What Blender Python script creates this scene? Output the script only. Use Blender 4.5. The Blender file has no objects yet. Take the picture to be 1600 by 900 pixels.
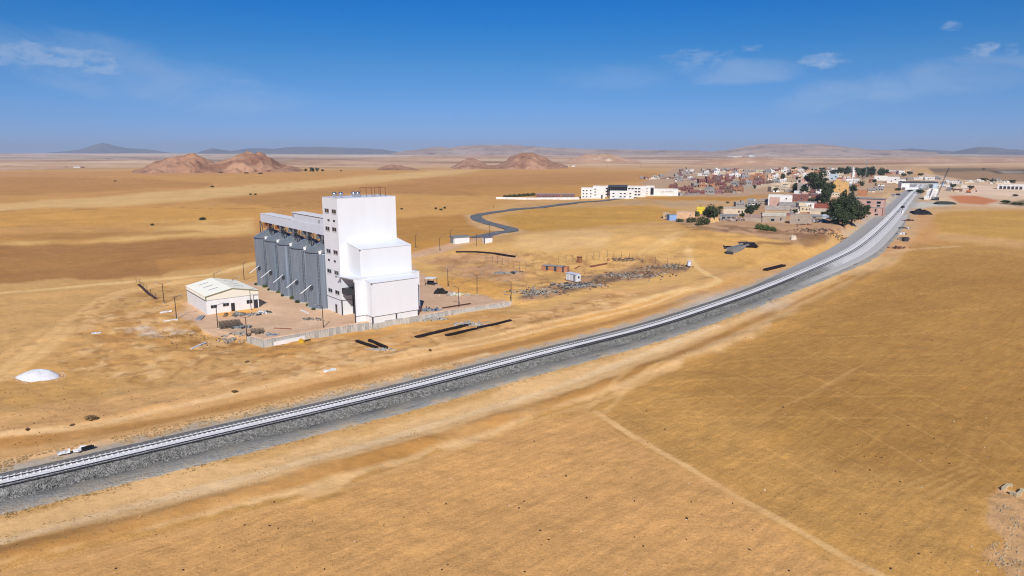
import bpy, bmesh, math, random
import numpy as np
from mathutils import Vector, Matrix

random.seed(7)
rng = np.random.default_rng(7)
SC = bpy.context.scene
COL = SC.collection
PI = math.pi
R_ = math.radians

# ------------------------------------------------------------------ camera, light, exposure
CAM_H = 46.0
F_PX, HOR = 1067.0, 238.0          # focal length and level line of the photograph (1600 px wide)
PITCH = math.atan((450 - HOR) / F_PX)
cd = bpy.data.cameras.new("camera")
cam = bpy.data.objects.new("camera", cd)
COL.objects.link(cam)
cam.location = (0, 0, CAM_H)
cam.rotation_euler = (PI / 2 - PITCH, 0, 0)
cd.sensor_width = 36.0
cd.lens = 36.0 * F_PX / 1600.0
cd.clip_start, cd.clip_end = 1.0, 120000.0
SC.camera = cam

SUN_EL, SUN_AZ = R_(38), R_(177)   # azimuth clockwise from +Y: behind the viewer, a little to the right
sd = bpy.data.lights.new("sun", 'SUN')
sd.energy, sd.angle, sd.color = 4.8, R_(0.53), (1.0, 0.96, 0.905)
sun = bpy.data.objects.new("sun", sd)
COL.objects.link(sun)
sdir = Vector((math.sin(SUN_AZ) * math.cos(SUN_EL), math.cos(SUN_AZ) * math.cos(SUN_EL), math.sin(SUN_EL)))
sun.rotation_euler = sdir.to_track_quat('Z', 'Y').to_euler()
sun.location = (-80, -200, 300)

SC.view_settings.view_transform = 'Standard'
SC.view_settings.look = 'None'
SC.view_settings.exposure = 0.0
SC.view_settings.gamma = 1.0
SC.view_settings.use_curve_mapping = False
SC.cycles.pixel_filter_type = 'BLACKMAN_HARRIS'
SC.cycles.filter_width = 1.15
SC.cycles.max_bounces = 5
SC.cycles.volume_bounces = 0
SC.cycles.transparent_max_bounces = 6

W = bpy.data.worlds.new("World")
SC.world = W
W.use_nodes = True
nt = W.node_tree
nt.nodes.clear()


def N(t, typ, **kw):
    n = t.nodes.new(typ)
    for k, v in kw.items():
        setattr(n, k, v)
    return n


def math_(t, op, a, b=None, c=None, clamp=False):
    n = N(t, 'ShaderNodeMath', operation=op, use_clamp=clamp)
    for i, v in enumerate((a, b, c)):
        if v is None:
            continue
        if isinstance(v, (int, float)):
            n.inputs[i].default_value = v
        else:
            t.links.new(v, n.inputs[i])
    return n.outputs[0]


def vmath(t, op, a, b=None):
    n = N(t, 'ShaderNodeVectorMath', operation=op)
    for i, v in enumerate((a, b)):
        if v is None:
            continue
        if isinstance(v, (tuple, list)):
            n.inputs[i].default_value = v
        else:
            t.links.new(v, n.inputs[i])
    return n.outputs['Value'] if op in ('DOT_PRODUCT', 'LENGTH') else n.outputs[0]


def mixrgb(t, fac, a, b, blend='MIX'):
    n = N(t, 'ShaderNodeMix', data_type='RGBA', blend_type=blend)
    for s, v in ((0, fac), (6, a), (7, b)):
        if isinstance(v, (int, float)):
            n.inputs[s].default_value = v
        elif isinstance(v, (tuple, list)):
            n.inputs[s].default_value = (*v[:3], 1)
        else:
            t.links.new(v, n.inputs[s])
    return n.outputs[2]


def ramp(t, x, lo, hi, a=0.0, b=1.0, smooth=True):
    n = N(t, 'ShaderNodeMapRange', interpolation_type='SMOOTHSTEP' if smooth else 'LINEAR')
    t.links.new(x, n.inputs[0])
    n.inputs[1].default_value, n.inputs[2].default_value = lo, hi
    n.inputs[3].default_value, n.inputs[4].default_value = a, b
    return n.outputs[0]


def noise_(t, vec, scale, detail=4, rough=0.55, dist=0.0):
    n = N(t, 'ShaderNodeTexNoise')
    if vec is not None:
        t.links.new(vec, n.inputs['Vector'])
    n.inputs['Scale'].default_value = scale
    n.inputs['Detail'].default_value = detail
    n.inputs['Roughness'].default_value = rough
    n.inputs['Distortion'].default_value = dist
    return n.outputs[0]


sky = N(nt, 'ShaderNodeTexSky', sky_type='NISHITA')
sky.sun_disc = False
sky.sun_elevation = SUN_EL
sky.sun_rotation = SUN_AZ
sky.altitude = 2500
sky.air_density = 1.0
sky.dust_density = 0.0
sky.ozone_density = 8.0
hs = N(nt, 'ShaderNodeHueSaturation')
hs.inputs['Saturation'].default_value = 1.25
nt.links.new(sky.outputs[0], hs.inputs['Color'])
# thin clouds, placed by compass direction and height in the sky
tc = N(nt, 'ShaderNodeTexCoord')
dirv = vmath(nt, 'NORMALIZE', tc.outputs['Generated'])
sx = N(nt, 'ShaderNodeSeparateXYZ')
nt.links.new(dirv, sx.inputs[0])
az = math_(nt, 'ARCTAN2', sx.outputs[0], sx.outputs[1])
el = math_(nt, 'ARCSINE', sx.outputs[2])
cmb = N(nt, 'ShaderNodeCombineXYZ')
nt.links.new(az, cmb.inputs[0])
nt.links.new(math_(nt, 'MULTIPLY', el, 2.6), cmb.inputs[1])
# the photograph's blue: deeper overhead, towards periwinkle near the skyline, the same all round
elr = N(nt, 'ShaderNodeValToRGB')
nt.links.new(ramp(nt, el, -0.02, 0.24, 0, 1, False), elr.inputs[0])
er = elr.color_ramp
er.elements[0].position, er.elements[0].color = 0.0, (0.42, 0.48, 0.80, 1)
er.elements[1].position, er.elements[1].color = 1.0, (0.0, 0.74, 0.92, 1)
for p_, c_ in ((0.16, (0.48, 0.54, 0.81, 1)), (0.34, (0.72, 0.68, 0.79, 1)), (0.54, (0.88, 0.77, 0.78, 1)), (0.72, (0.46, 0.77, 0.84, 1)), (0.87, (0.03, 0.75, 0.91, 1))):
    e_ = er.elements.new(p_)
    e_.color = c_
skycol = mixrgb(nt, 1.0, hs.outputs[0], elr.outputs[0], 'MULTIPLY')
puff = noise_(nt, cmb.outputs[0], 38, 8, 0.66, 0.4)
wisp = noise_(nt, cmb.outputs[0], 9, 8, 0.66, 0.5)


def sky_dir(u, v):
    a, b = (u - 800) / F_PX, -(v - 450) / F_PX
    x, y, z = a, math.cos(PITCH) + b * math.sin(PITCH), -math.sin(PITCH) + b * math.cos(PITCH)
    return math.atan2(x, y), math.atan2(z, math.hypot(x, y))


def cloud(u, v, wu, wv, tex, lo, hi, gain, tilt=0.0):
    """an elliptical patch of the sky in which the noise is let through"""
    A, E = sky_dir(u, v)
    dx = math_(nt, 'SUBTRACT', az, A)
    dy = math_(nt, 'SUBTRACT', el, E)
    dy = math_(nt, 'SUBTRACT', dy, math_(nt, 'MULTIPLY', dx, tilt))
    q = math_(nt, 'ADD', math_(nt, 'POWER', math_(nt, 'ABSOLUTE', math_(nt, 'DIVIDE', dx, wu / F_PX)), 2.0),
              math_(nt, 'POWER', math_(nt, 'ABSOLUTE', math_(nt, 'DIVIDE', dy, wv / F_PX)), 2.0))
    m = ramp(nt, q, 0.0, 1.0, 1.0, 0.0)
    s = math_(nt, 'ADD', tex, math_(nt, 'MULTIPLY', m, 0.30))
    return math_(nt, 'MULTIPLY', math_(nt, 'MULTIPLY', ramp(nt, s, lo, hi), gain * 0.8), ramp(nt, q, 0.5, 1.0, 1.0, 0.0))


CL = [cloud(1286, 95, 50, 15, puff, 0.60, 0.95, 0.50),
      cloud(1535, 80, 34, 14, puff, 0.62, 0.88, 0.42),
      cloud(1490, 41, 20, 11, puff, 0.70, 1.0, 0.30),
      cloud(1580, 78, 18, 12, puff, 0.64, 0.9, 0.22),
      cloud(1095, 90, 75, 18, puff, 0.60, 0.95, 0.26),
      cloud(1177, 74, 26, 9, puff, 0.68, 1.0, 0.26),
      cloud(1150, 112, 110, 26, wisp, 0.50, 0.95, 0.30),
      cloud(960, 122, 150, 26, wisp, 0.55, 1.0, 0.16),
      cloud(1430, 130, 230, 34, wisp, 0.50, 0.95, 0.28, 0.12),
      cloud(60, 88, 150, 26, puff, 0.56, 0.90, 0.42, -0.05),
      cloud(190, 112, 290, 50, wisp, 0.48, 1.0, 0.24, -0.16),
      cloud(365, 130, 60, 14, puff, 0.62, 0.95, 0.20)]
tot = CL[0]
for c_ in CL[1:]:
    tot = math_(nt, 'MAXIMUM', tot, c_)
skyc = mixrgb(nt, tot, skycol, (6.0, 6.6, 7.6))
bg = N(nt, 'ShaderNodeBackground')
bg.inputs['Strength'].default_value = 0.10
nt.links.new(skyc, bg.inputs['Color'])
wo = N(nt, 'ShaderNodeOutputWorld')
nt.links.new(bg.outputs[0], wo.inputs['Surface'])


# ------------------------------------------------------------------ numeric helpers
def lin(r, g, b, k=1.0):
    f = lambda c: (c / 255 / 12.92 if c / 255 <= 0.04045 else ((c / 255 + 0.055) / 1.055) ** 2.4) / k
    return (f(r), f(g), f(b))


def sstep(x, a, b):
    t = np.clip((x - a) / (b - a), 0, 1)
    return t * t * (3 - 2 * t)


_P = rng.permutation(65536).astype(np.int64)
_G = rng.random(65536)


def vnoise(x, y):
    x = np.asarray(x, float)
    y = np.asarray(y, float)
    xi, yi = np.floor(x).astype(np.int64), np.floor(y).astype(np.int64)
    fx, fy = x - xi, y - yi
    fx, fy = fx * fx * (3 - 2 * fx), fy * fy * (3 - 2 * fy)
    h = lambda a, b: _G[_P[(a + _P[b & 65535]) & 65535]]
    return ((h(xi, yi) * (1 - fx) + h(xi + 1, yi) * fx) * (1 - fy) + (h(xi, yi + 1) * (1 - fx) + h(xi + 1, yi + 1) * fx) * fy) * 2 - 1


def fbm(x, y, o=4, g=0.5):
    s, a = 0, 1.0
    for i in range(o):
        s = s + a * vnoise(x * 2 ** i + 17.3 * i, y * 2 ** i - 9.1 * i)
        a *= g
    return s


def dpoly(x, y, pts):
    """distance to a polyline, arc length at the foot, signed side (+ right)"""
    best = np.full(np.shape(x), 1e18)
    arc = np.zeros(np.shape(x))
    side = np.zeros(np.shape(x))
    L = 0.0
    for (ax, ay), (bx, by) in zip(pts[:-1], pts[1:]):
        dx, dy = bx - ax, by - ay
        l2 = dx * dx + dy * dy
        t = np.clip(((x - ax) * dx + (y - ay) * dy) / l2, 0, 1)
        d = (x - ax - t * dx) ** 2 + (y - ay - t * dy) ** 2
        m = d < best
        best = np.where(m, d, best)
        arc = np.where(m, L + t * math.sqrt(l2), arc)
        side = np.where(m, (x - ax) * dy - (y - ay) * dx, side)
        L += math.sqrt(l2)
    return np.sqrt(best), arc, np.sign(side)


def inpoly(x, y, pts):
    r = np.zeros(np.shape(x), bool)
    n = len(pts)
    for i in range(n):
        (ax, ay), (bx, by) = pts[i], pts[(i + 1) % n]
        c = (ay > y) != (by > y)
        with np.errstate(divide='ignore', invalid='ignore'):
            xx = (bx - ax) * (y - ay) / (by - ay if by != ay else 1e-9) + ax
        r ^= c & (x < xx)
    return r


def pray(u, v):
    a, b = (u - 800) / F_PX, -(v - 450) / F_PX
    return np.array((a, math.cos(PITCH) + b * math.sin(PITCH), -math.sin(PITCH) + b * math.cos(PITCH)))


def flat(u, v, z=0.0):
    d = pray(u, v)
    t = (z - CAM_H) / d[2]
    return (d[0] * t, d[1] * t)


def catmull(pts, step):
    P = [np.array(p, float) for p in pts]
    P = [2 * P[0] - P[1]] + P + [2 * P[-1] - P[-2]]
    out = []
    for i in range(1, len(P) - 2):
        p0, p1, p2, p3 = P[i - 1:i + 3]
        n = max(2, int(np.linalg.norm(p2 - p1) / step))
        for k in range(n):
            t = k / n
            out.append(0.5 * (2 * p1 + (p2 - p0) * t + (2 * p0 - 5 * p1 + 4 * p2 - p3) * t * t + (3 * p1 - p0 - 3 * p2 + p3) * t ** 3))
    out.append(P[-2])
    return np.array(out)


# ------------------------------------------------------------------ plan of the place
RZ = 1.2     # height of the ballast top
rail_pts = [flat(*p, RZ) for p in [(0, 748), (160, 712), (400, 657), (560, 620.5), (700, 586), (850, 548), (1000, 510.5), (1100, 479.5),
                                   (1200, 444), (1300, 402), (1340, 380), (1375, 351), (1400, 326), (1428, 296)]]
p0, p1 = np.array(rail_pts[0]), np.array(rail_pts[1])
rail_pts = [tuple(p0 - (p1 - p0) / np.linalg.norm(p1 - p0) * k) for k in (120, 60)] + rail_pts
rail_pts.append(tuple(np.array(rail_pts[-1]) * 1.9 - 0.9 * np.array(rail_pts[-2])))
RAIL = catmull(rail_pts, 4.0)
RAILC = [tuple(p) for p in RAIL[::3]] + [tuple(RAIL[-1])]

AX = R_(39)
EA, EB = np.array((math.cos(AX), math.sin(AX))), np.array((-math.sin(AX), math.cos(AX)))
PC = np.array((-48.8, 191.3))       # front left corner of the tower


def pw(a, b):
    p = PC + a * EA + b * EB
    return (float(p[0]), float(p[1]))


WALL_PX = [(387, 532.5), (412, 538.5), (480, 526.5), (553, 514), (582, 510), (655, 500), (700, 492), (798, 477)]
WALL = [flat(u, v, -0.9) for u, v in WALL_PX]
YARD = [flat(*p) for p in [(262, 497), (292, 470), (340, 448), (398, 440), (470, 440), (640, 408), (640, 440), (700, 455), (798, 471), (655, 492),
                           (553, 506), (480, 519), (410, 530), (387, 526), (330, 520)]]
BANK = [flat(*p) for p in [(1180, 428), (1262, 400), (1300, 380), (1345, 352), (1378, 330), (1398, 312), (1412, 299)]]


def height(x, y):
    x = np.asarray(x, float)
    y = np.asarray(y, float)
    r = np.hypot(x, y)
    far = sstep(r, 450, 1500)
    h = far * (5.0 * np.sin(x / 310 + 0.6) * np.sin(y / 420 + 1.0) + 6.5 * fbm(x / 900 + 3, y / 700, 3) * sstep(r, 700, 3000))
    h = h + sstep(r, 3500, 9000) * 14 * fbm(x / 2600, y / 1900 + 5, 3)
    h = h + sstep(r, 4500, 12500) * 20
    dr, s, sd_ = dpoly(x, y, RAILC)
    near = np.clip(1 - (r - 600) / 300, 0, 1)
    offr = sstep(dr, 8, 26)
    mic = 0.55 * fbm(x / 38, y / 38, 3) + (0.12 + 0.22 * np.exp(-(((x + 75) / 60) ** 2 + ((y - 175) / 45) ** 2)) + 0.2 * np.exp(-(((x - 10) / 50) ** 2 + ((y - 230) / 40) ** 2))) * fbm(x / 4.5, y / 4.5, 3)
    yard = inpoly(x, y, YARD)
    h = h + mic * near * offr * np.where(yard, 0.12, 1.0)
    # low knoll right of the tarmac road
    kx, ky = flat(905, 380)
    h = h + 2.6 * np.exp(-(((x - kx) / 55) ** 2 + ((y - ky) / 38) ** 2))
    # cut slope between the village and the line
    cut = sstep(y, 265, 340) * (1 - sstep(y, 700, 800)) * (sd_ < 0)
    h = h + cut * 4.2 * sstep(dr, 8.5, 17) * (1 - 0.75 * sstep(dr, 60, 130)) * (1 + 0.2 * vnoise(x / 9, y / 9))
    # drop in front of the compound's retaining wall
    dw, _, sw = dpoly(x, y, WALL)
    sgd = np.where(sw > 0, dw, -dw)
    h = h - 1.15 * sstep(sgd, -3.4, -1.6) * (1 - sstep(dw * (sw > 0), 2.5, 17)) * (np.abs(x + 50) < 75)
    # shallow rut of the service track and the spoil berm beside the line
    berm = np.exp(-((dr - 22) / 2.2) ** 2) * 0.35 * (1 + vnoise(x / 6, y / 6)) - np.exp(-((dr - 15) / 3.0) ** 2) * 0.25
    h = h + berm * near * (y < 330)
    return h - 0.15 * (1 - offr)


def ground(x, y):
    return float(height(np.array([x]), np.array([y]))[0])


def at(u, v):
    """the point of the ground seen at a place of the photograph"""
    d = pray(u, v)
    if d[2] > -1e-4:
        d[2] = -1e-4
    t = CAM_H / -d[2] * np.linspace(0.55, 1.6, 400)
    z = CAM_H + d[2] * t - height(d[0] * t, d[1] * t)
    i = int(np.argmax(z < 0)) if (z < 0).any() else len(t) - 1
    i = max(i, 1)
    k = z[i - 1] / (z[i - 1] - z[i] + 1e-12)
    tt = t[i - 1] + (t[i] - t[i - 1]) * min(max(k, 0), 1)
    return Vector((d[0] * tt, d[1] * tt, CAM_H + d[2] * tt))


def size_at(p, px):
    """metres spanned by px photo pixels at point p"""
    dep = p[1] * math.cos(PITCH) + (CAM_H - p[2]) * math.sin(PITCH)
    return px * dep / F_PX


# ------------------------------------------------------------------ materials
MATS = {}


def mat(name, col, rough=0.8, metal=0.0, var=0.15, scale=0.6, bump=0.0, spec=0.3, stretch=None, dark=None, bscale=None):
    if name in MATS:
        return MATS[name]
    m = bpy.data.materials.new(name)
    m.use_nodes = True
    t = m.node_tree
    b = t.nodes['Principled BSDF']
    b.inputs['Roughness'].default_value = rough
    b.inputs['Metallic'].default_value = metal
    b.inputs['Specular IOR Level'].default_value = spec
    tcn = N(t, 'ShaderNodeTexCoord')
    vec = tcn.outputs['Object']
    if stretch:
        mp = N(t, 'ShaderNodeMapping')
        mp.inputs['Scale'].default_value = stretch
        t.links.new(vec, mp.inputs[0])
        vec = mp.outputs[0]
    n1 = noise_(t, vec, scale, 5, 0.6)
    f = ramp(t, n1, 0.3, 0.7, 1 - var, 1 + var, False)
    c = mixrgb(t, 1.0, col, (1, 1, 1), 'MULTIPLY')
    mul = N(t, 'ShaderNodeVectorMath', operation='SCALE')
    mul.inputs[0].default_value = col[:3]
    t.links.new(f, mul.inputs['Scale'])
    out = mul.outputs[0]
    if dark is not None:
        n2 = noise_(t, vec, scale * 2.7, 6, 0.65)
        out = mixrgb(t, ramp(t, n2, 0.5, 0.68), out, dark)
    t.links.new(out, b.inputs['Base Color'])
    if bump:
        bn = N(t, 'ShaderNodeBump')
        bn.inputs['Strength'].default_value = 1.0
        bn.inputs['Distance'].default_value = bump
        t.links.new(noise_(t, tcn.outputs['Object'], bscale or scale * 6, 5, 0.6), bn.inputs['Height'])
        t.links.new(bn.outputs[0], b.inputs['Normal'])
    MATS[name] = m
    return m


M_white = mat("white_cladding", (0.735, 0.75, 0.765), 0.55, 0, 0.028, 0.35, 0, 0.4, (1, 1, 0.12))
M_white2 = mat("white_paint", (0.73, 0.725, 0.71), 0.7, 0, 0.05, 0.4)
M_roofw = mat("white_roof_sheet", (0.90, 0.865, 0.73), 0.9, 0, 0.04, 0.3, 0, 0.1)
M_trim = mat("dark_steel_trim", (0.06, 0.065, 0.075), 0.5, 0.3, 0.1)
M_glass = mat("dark_window_glass", (0.012, 0.015, 0.02), 0.12, 0, 0.1, 1, 0, 0.6)
M_frame = mat("grey_window_frame", (0.30, 0.31, 0.33), 0.5, 0, 0.05)
M_galv = mat("galvanised_silo_steel", (0.235, 0.285, 0.35), 0.38, 0.45, 0.25, 1.6, 0, 0.5, (1, 1, 0.03))
M_galvr = mat("galvanised_roof_steel", (0.215, 0.235, 0.255), 0.5, 0.35, 0.15, 1.0)
M_rib = mat("silo_rib_steel", (0.30, 0.34, 0.39), 0.4, 0.4, 0.12)
M_gal = mat("pale_grey_gallery_sheet", (0.60, 0.63, 0.69), 0.55, 0, 0.05, 0.3)
M_chrome = mat("bright_ventilator_steel", (0.55, 0.56, 0.58), 0.25, 0.9, 0.08)
M_rust = mat("rusty_steel", (0.085, 0.042, 0.028), 0.85, 0.1, 0.35, 1.5, 0.01)
M_dark = mat("blackened_steel", (0.016, 0.013, 0.013), 0.85, 0, 0.4, 1.2, 0.02, 0.2, None, (0.05, 0.024, 0.018))
M_brown = mat("brown_red_iron", (0.20, 0.075, 0.045), 0.8, 0, 0.25, 1.0)
M_orange = mat("orange_conveyor_paint", (0.27, 0.105, 0.05), 0.6, 0, 0.15)
M_pole = mat("brown_lamp_pole", (0.07, 0.045, 0.042), 0.6, 0.2, 0.2)
M_conc = mat("grey_concrete", (0.47, 0.445, 0.39), 0.9, 0, 0.22, 0.9, 0.004, 0.2, (1, 1, 0.3), (0.28, 0.27, 0.26))
M_sleeper = mat("pale_sleeper_concrete", (0.74, 0.73, 0.71), 0.85, 0, 0.10, 1.5)
M_rail = mat("dark_rail_steel", (0.045, 0.04, 0.04), 0.5, 0.5, 0.2)
M_stone = mat("rough_stone", (0.40, 0.35, 0.28), 0.95, 0, 0.25, 0.8, 0.05, 0.2, None, (0.26, 0.22, 0.18))
M_asph = mat("dusty_asphalt", (0.135, 0.14, 0.15), 0.9, 0, 0.2, 0.10, 0, 0.3, None, (0.24, 0.21, 0.175))
M_salt = mat("white_gravel", (0.68, 0.68, 0.68), 0.9, 0, 0.10, 2.0, 0.12, 0.2, None, (0.5, 0.5, 0.5), 3.0)
M_blk = mat("black_rubber", (0.012, 0.012, 0.014), 0.8, 0, 0.3)
M_bark = mat("bark", (0.09, 0.06, 0.04), 0.95, 0, 0.2, 1.5)
M_yel = mat("yellow_sheet", (0.70, 0.55, 0.04), 0.6, 0, 0.1)
M_wood = mat("weathered_timber", (0.16, 0.12, 0.09), 0.9, 0, 0.3, 1.2)
M_greybox = mat("grey_painted_metal", (0.27, 0.29, 0.30), 0.6, 0.1, 0.12)
M_dust = mat("dusty_scrap", (0.36, 0.32, 0.265), 0.9, 0, 0.25, 1.0)
M_green = mat("green_trim_paint", (0.20, 0.23, 0.09), 0.6, 0, 0.1)


def leafmat(name, a, b):
    m = bpy.data.materials.new(name)
    m.use_nodes = True
    t = m.node_tree
    bs = t.nodes['Principled BSDF']
    bs.inputs['Roughness'].default_value = 0.7
    bs.inputs['Specular IOR Level'].default_value = 0.2
    tcn = N(t, 'ShaderNodeTexCoord')
    f = ramp(t, noise_(t, tcn.outputs['Object'], 0.9, 4, 0.6), 0.35, 0.65)
    t.links.new(mixrgb(t, f, a, b), bs.inputs['Base Color'])
    return m


M_leaf = leafmat("dark_evergreen_leaf", (0.030, 0.046, 0.020), (0.080, 0.100, 0.044))
M_leaf2 = leafmat("olive_leaf", (0.045, 0.062, 0.026), (0.10, 0.115, 0.045))
M_leaf3 = leafmat("green_cactus_leaf", (0.05, 0.085, 0.022), (0.13, 0.17, 0.05))
M_dry = leafmat("dry_straw", (0.34, 0.22, 0.09), (0.62, 0.44, 0.21))
M_dryd = leafmat("dry_brown_stem", (0.12, 0.075, 0.035), (0.26, 0.17, 0.075))

# wall colours of the town
WC = {}
for nm, c in {"red brick": (0.22, 0.095, 0.08), "brown brick": (0.20, 0.12, 0.09), "pink plaster": (0.52, 0.33, 0.27), "grey block": (0.31, 0.29, 0.27),
              "white": (0.72, 0.70, 0.66), "cream": (0.60, 0.50, 0.36), "peach": (0.60, 0.40, 0.24), "blue": (0.25, 0.38, 0.62),
              "stone": (0.38, 0.31, 0.24), "tan": (0.48, 0.35, 0.22), "yellow ochre": (0.60, 0.37, 0.15), "pale blue": (0.42, 0.50, 0.56),
              "maroon": (0.26, 0.135, 0.135), "orange brick": (0.40, 0.19, 0.10)}.items():
    WC[nm] = mat(nm.replace(' ', '_') + "_wall", c, 0.9, 0, 0.18, 0.35, 0, 0.2)
M_rooft = mat("red_tile_roof", (0.26, 0.075, 0.05), 0.8, 0, 0.2, 0.5)
M_roofg = mat("grey_roof_concrete", (0.30, 0.29, 0.28), 0.9, 0, 0.22, 0.3)
M_roofc = mat("cream_roof_screed", (0.52, 0.46, 0.36), 0.9, 0, 0.18, 0.3)


# ------------------------------------------------------------------ mesh and object helpers
class MB:
    def __init__(self):
        self.v, self.f, self.mi = [], [], []

    def add(self, vs, fs, m=0):
        o = len(self.v)
        self.v += [tuple(float(c) for c in p) for p in vs]
        self.f += [tuple(i + o for i in f) for f in fs]
        self.mi += [m] * len(fs)
        return self

    def box(self, x0, x1, y0, y1, z0, z1, m=0):
        vs = [(x, y, z) for z in (z0, z1) for (x, y) in ((x0, y0), (x1, y0), (x1, y1), (x0, y1))]
        return self.add(vs, [(3, 2, 1, 0), (4, 5, 6, 7), (0, 1, 5, 4), (1, 2, 6, 5), (2, 3, 7, 6), (3, 0, 4, 7)], m)

    def beam(self, a, b, w, h=None, m=0, up=(0, 0, 1)):
        a, b = Vector(a), Vector(b)
        h = h or w
        d = (b - a).normalized()
        u = Vector(up)
        if abs(d.dot(u)) > 0.98:
            u = Vector((1, 0, 0))
        s = d.cross(u).normalized() * w / 2
        t = s.cross(d).normalized() * h / 2
        vs = [a - s - t, a + s - t, a + s + t, a - s + t, b - s - t, b + s - t, b + s + t, b - s + t]
        return self.add(vs, [(0, 1, 2, 3), (7, 6, 5, 4), (1, 0, 4, 5), (2, 1, 5, 6), (3, 2, 6, 7), (0, 3, 7, 4)], m)

    def tube(self, a, b, r0, r1=None, n=8, m=0):
        a, b = Vector(a), Vector(b)
        r1 = r0 if r1 is None else r1
        d = (b - a).normalized()
        u = Vector((0, 0, 1)) if abs(d.z) < 0.95 else Vector((1, 0, 0))
        s = d.cross(u).normalized()
        t = s.cross(d)
        vs = []
        for p, r in ((a, r0), (b, r1)):
            for i in range(n):
                q = 2 * PI * i / n
                vs.append(p + (s * math.cos(q) + t * math.sin(q)) * r)
        fs = [(i, (i + 1) % n, n + (i + 1) % n, n + i) for i in range(n)]
        fs += [tuple(range(n - 1, -1, -1)), tuple(range(n, 2 * n))]
        return self.add(vs, fs, m)

    def lathe(self, prof, n=32, m=0, cx=0, cy=0):
        vs = []
        for r, z in prof:
            for i in range(n):
                q = 2 * PI * i / n
                vs.append((cx + r * math.cos(q), cy + r * math.sin(q), z))
        fs = []
        for k in range(len(prof) - 1):
            for i in range(n):
                j = (i + 1) % n
                fs.append((k * n + i, k * n + j, (k + 1) * n + j, (k + 1) * n + i))
        fs.append(tuple((len(prof) - 1) * n + i for i in range(n)))
        return self.add(vs, fs, m)

    def mesh(self, name, mats, smooth=False):
        me = bpy.data.meshes.new(name)
        me.from_pydata(self.v, [], self.f)
        for m in (mats if isinstance(mats, (list, tuple)) else [mats]):
            me.materials.append(m)
        if any(self.mi):
            me.polygons.foreach_set('material_index', self.mi)
        if smooth:
            me.polygons.foreach_set('use_smooth', [True] * len(me.polygons))
        me.update()
        return me

    def build(self, name, mats, parent=None, loc=None, smooth=False, kind=None):
        return link(name, self.mesh(name, mats, smooth), parent, loc, kind=kind)


def link(name, me, parent=None, loc=None, rz=0.0, sc=None, kind=None, m=None):
    o = bpy.data.objects.new(name, me)
    COL.objects.link(o)
    if parent is not None:
        o.parent = parent
    if loc is not None:
        o.location = loc
    if rz:
        o.rotation_euler = (0, 0, rz)
    if sc is not None:
        o.scale = sc
    if kind:
        o['kind'] = kind
    if m is not None and me.materials:
        o.material_slots[0].link = 'OBJECT'
        o.material_slots[0].material = m
    return o


def tag(o, label, cat, group=None):
    o['label'] = label
    o['category'] = cat
    if group:
        o['group'] = group
    return o


def thing(name, label, cat, loc, rz=0.0, group=None):
    o = bpy.data.objects.new(name, None)
    COL.objects.link(o)
    o.empty_display_size = 0.5
    o.location = loc
    o.rotation_euler = (0, 0, rz)
    return tag(o, label, cat, group)


def struct(o):
    o['kind'] = 'structure'
    return o


def dup(root, loc, rz=None, label=None, sc=None):
    r = root.copy()
    COL.objects.link(r)
    r.location = loc
    if rz is not None:
        r.rotation_euler = (0, 0, rz)
    if sc is not None:
        r.scale = sc if isinstance(sc, (tuple, list)) else (sc, sc, sc)
    if label:
        r['label'] = label
    for ch in list(root.children):
        c = ch.copy()
        COL.objects.link(c)
        c.parent = r
        for g in list(ch.children):
            d = g.copy()
            COL.objects.link(d)
            d.parent = c
    return r


def np_mesh(name, V, Fq, m, smooth=False):
    V = np.asarray(V, np.float32)
    Fq = np.asarray(Fq, np.int32)
    me = bpy.data.meshes.new(name)
    k = Fq.shape[1]
    me.vertices.add(len(V))
    me.vertices.foreach_set('co', V.ravel())
    me.loops.add(Fq.size)
    me.loops.foreach_set('vertex_index', Fq.ravel())
    me.polygons.add(len(Fq))
    me.polygons.foreach_set('loop_start', np.arange(len(Fq), dtype=np.int32) * k)
    me.polygons.foreach_set('loop_total', np.full(len(Fq), k, np.int32))
    if smooth:
        me.polygons.foreach_set('use_smooth', np.ones(len(Fq), bool))
    me.materials.append(m)
    me.update(calc_edges=True)
    return me


def grid_faces(nr, nc, wrap=False):
    i, j = np.meshgrid(np.arange(nr - 1), np.arange(nc - 1 + (1 if wrap else 0)), indexing='ij')
    j2 = (j + 1) % nc
    return np.stack([i * nc + j, i * nc + j2, (i + 1) * nc + j2, (i + 1) * nc + j], -1).reshape(-1, 4)


# ------------------------------------------------------------------ ground: one sheet to the horizon
KL = 0.93


def C(r, g, b):
    return np.array(lin(r, g, b, KL)) * (1.0, 0.985, 0.90)


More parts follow.
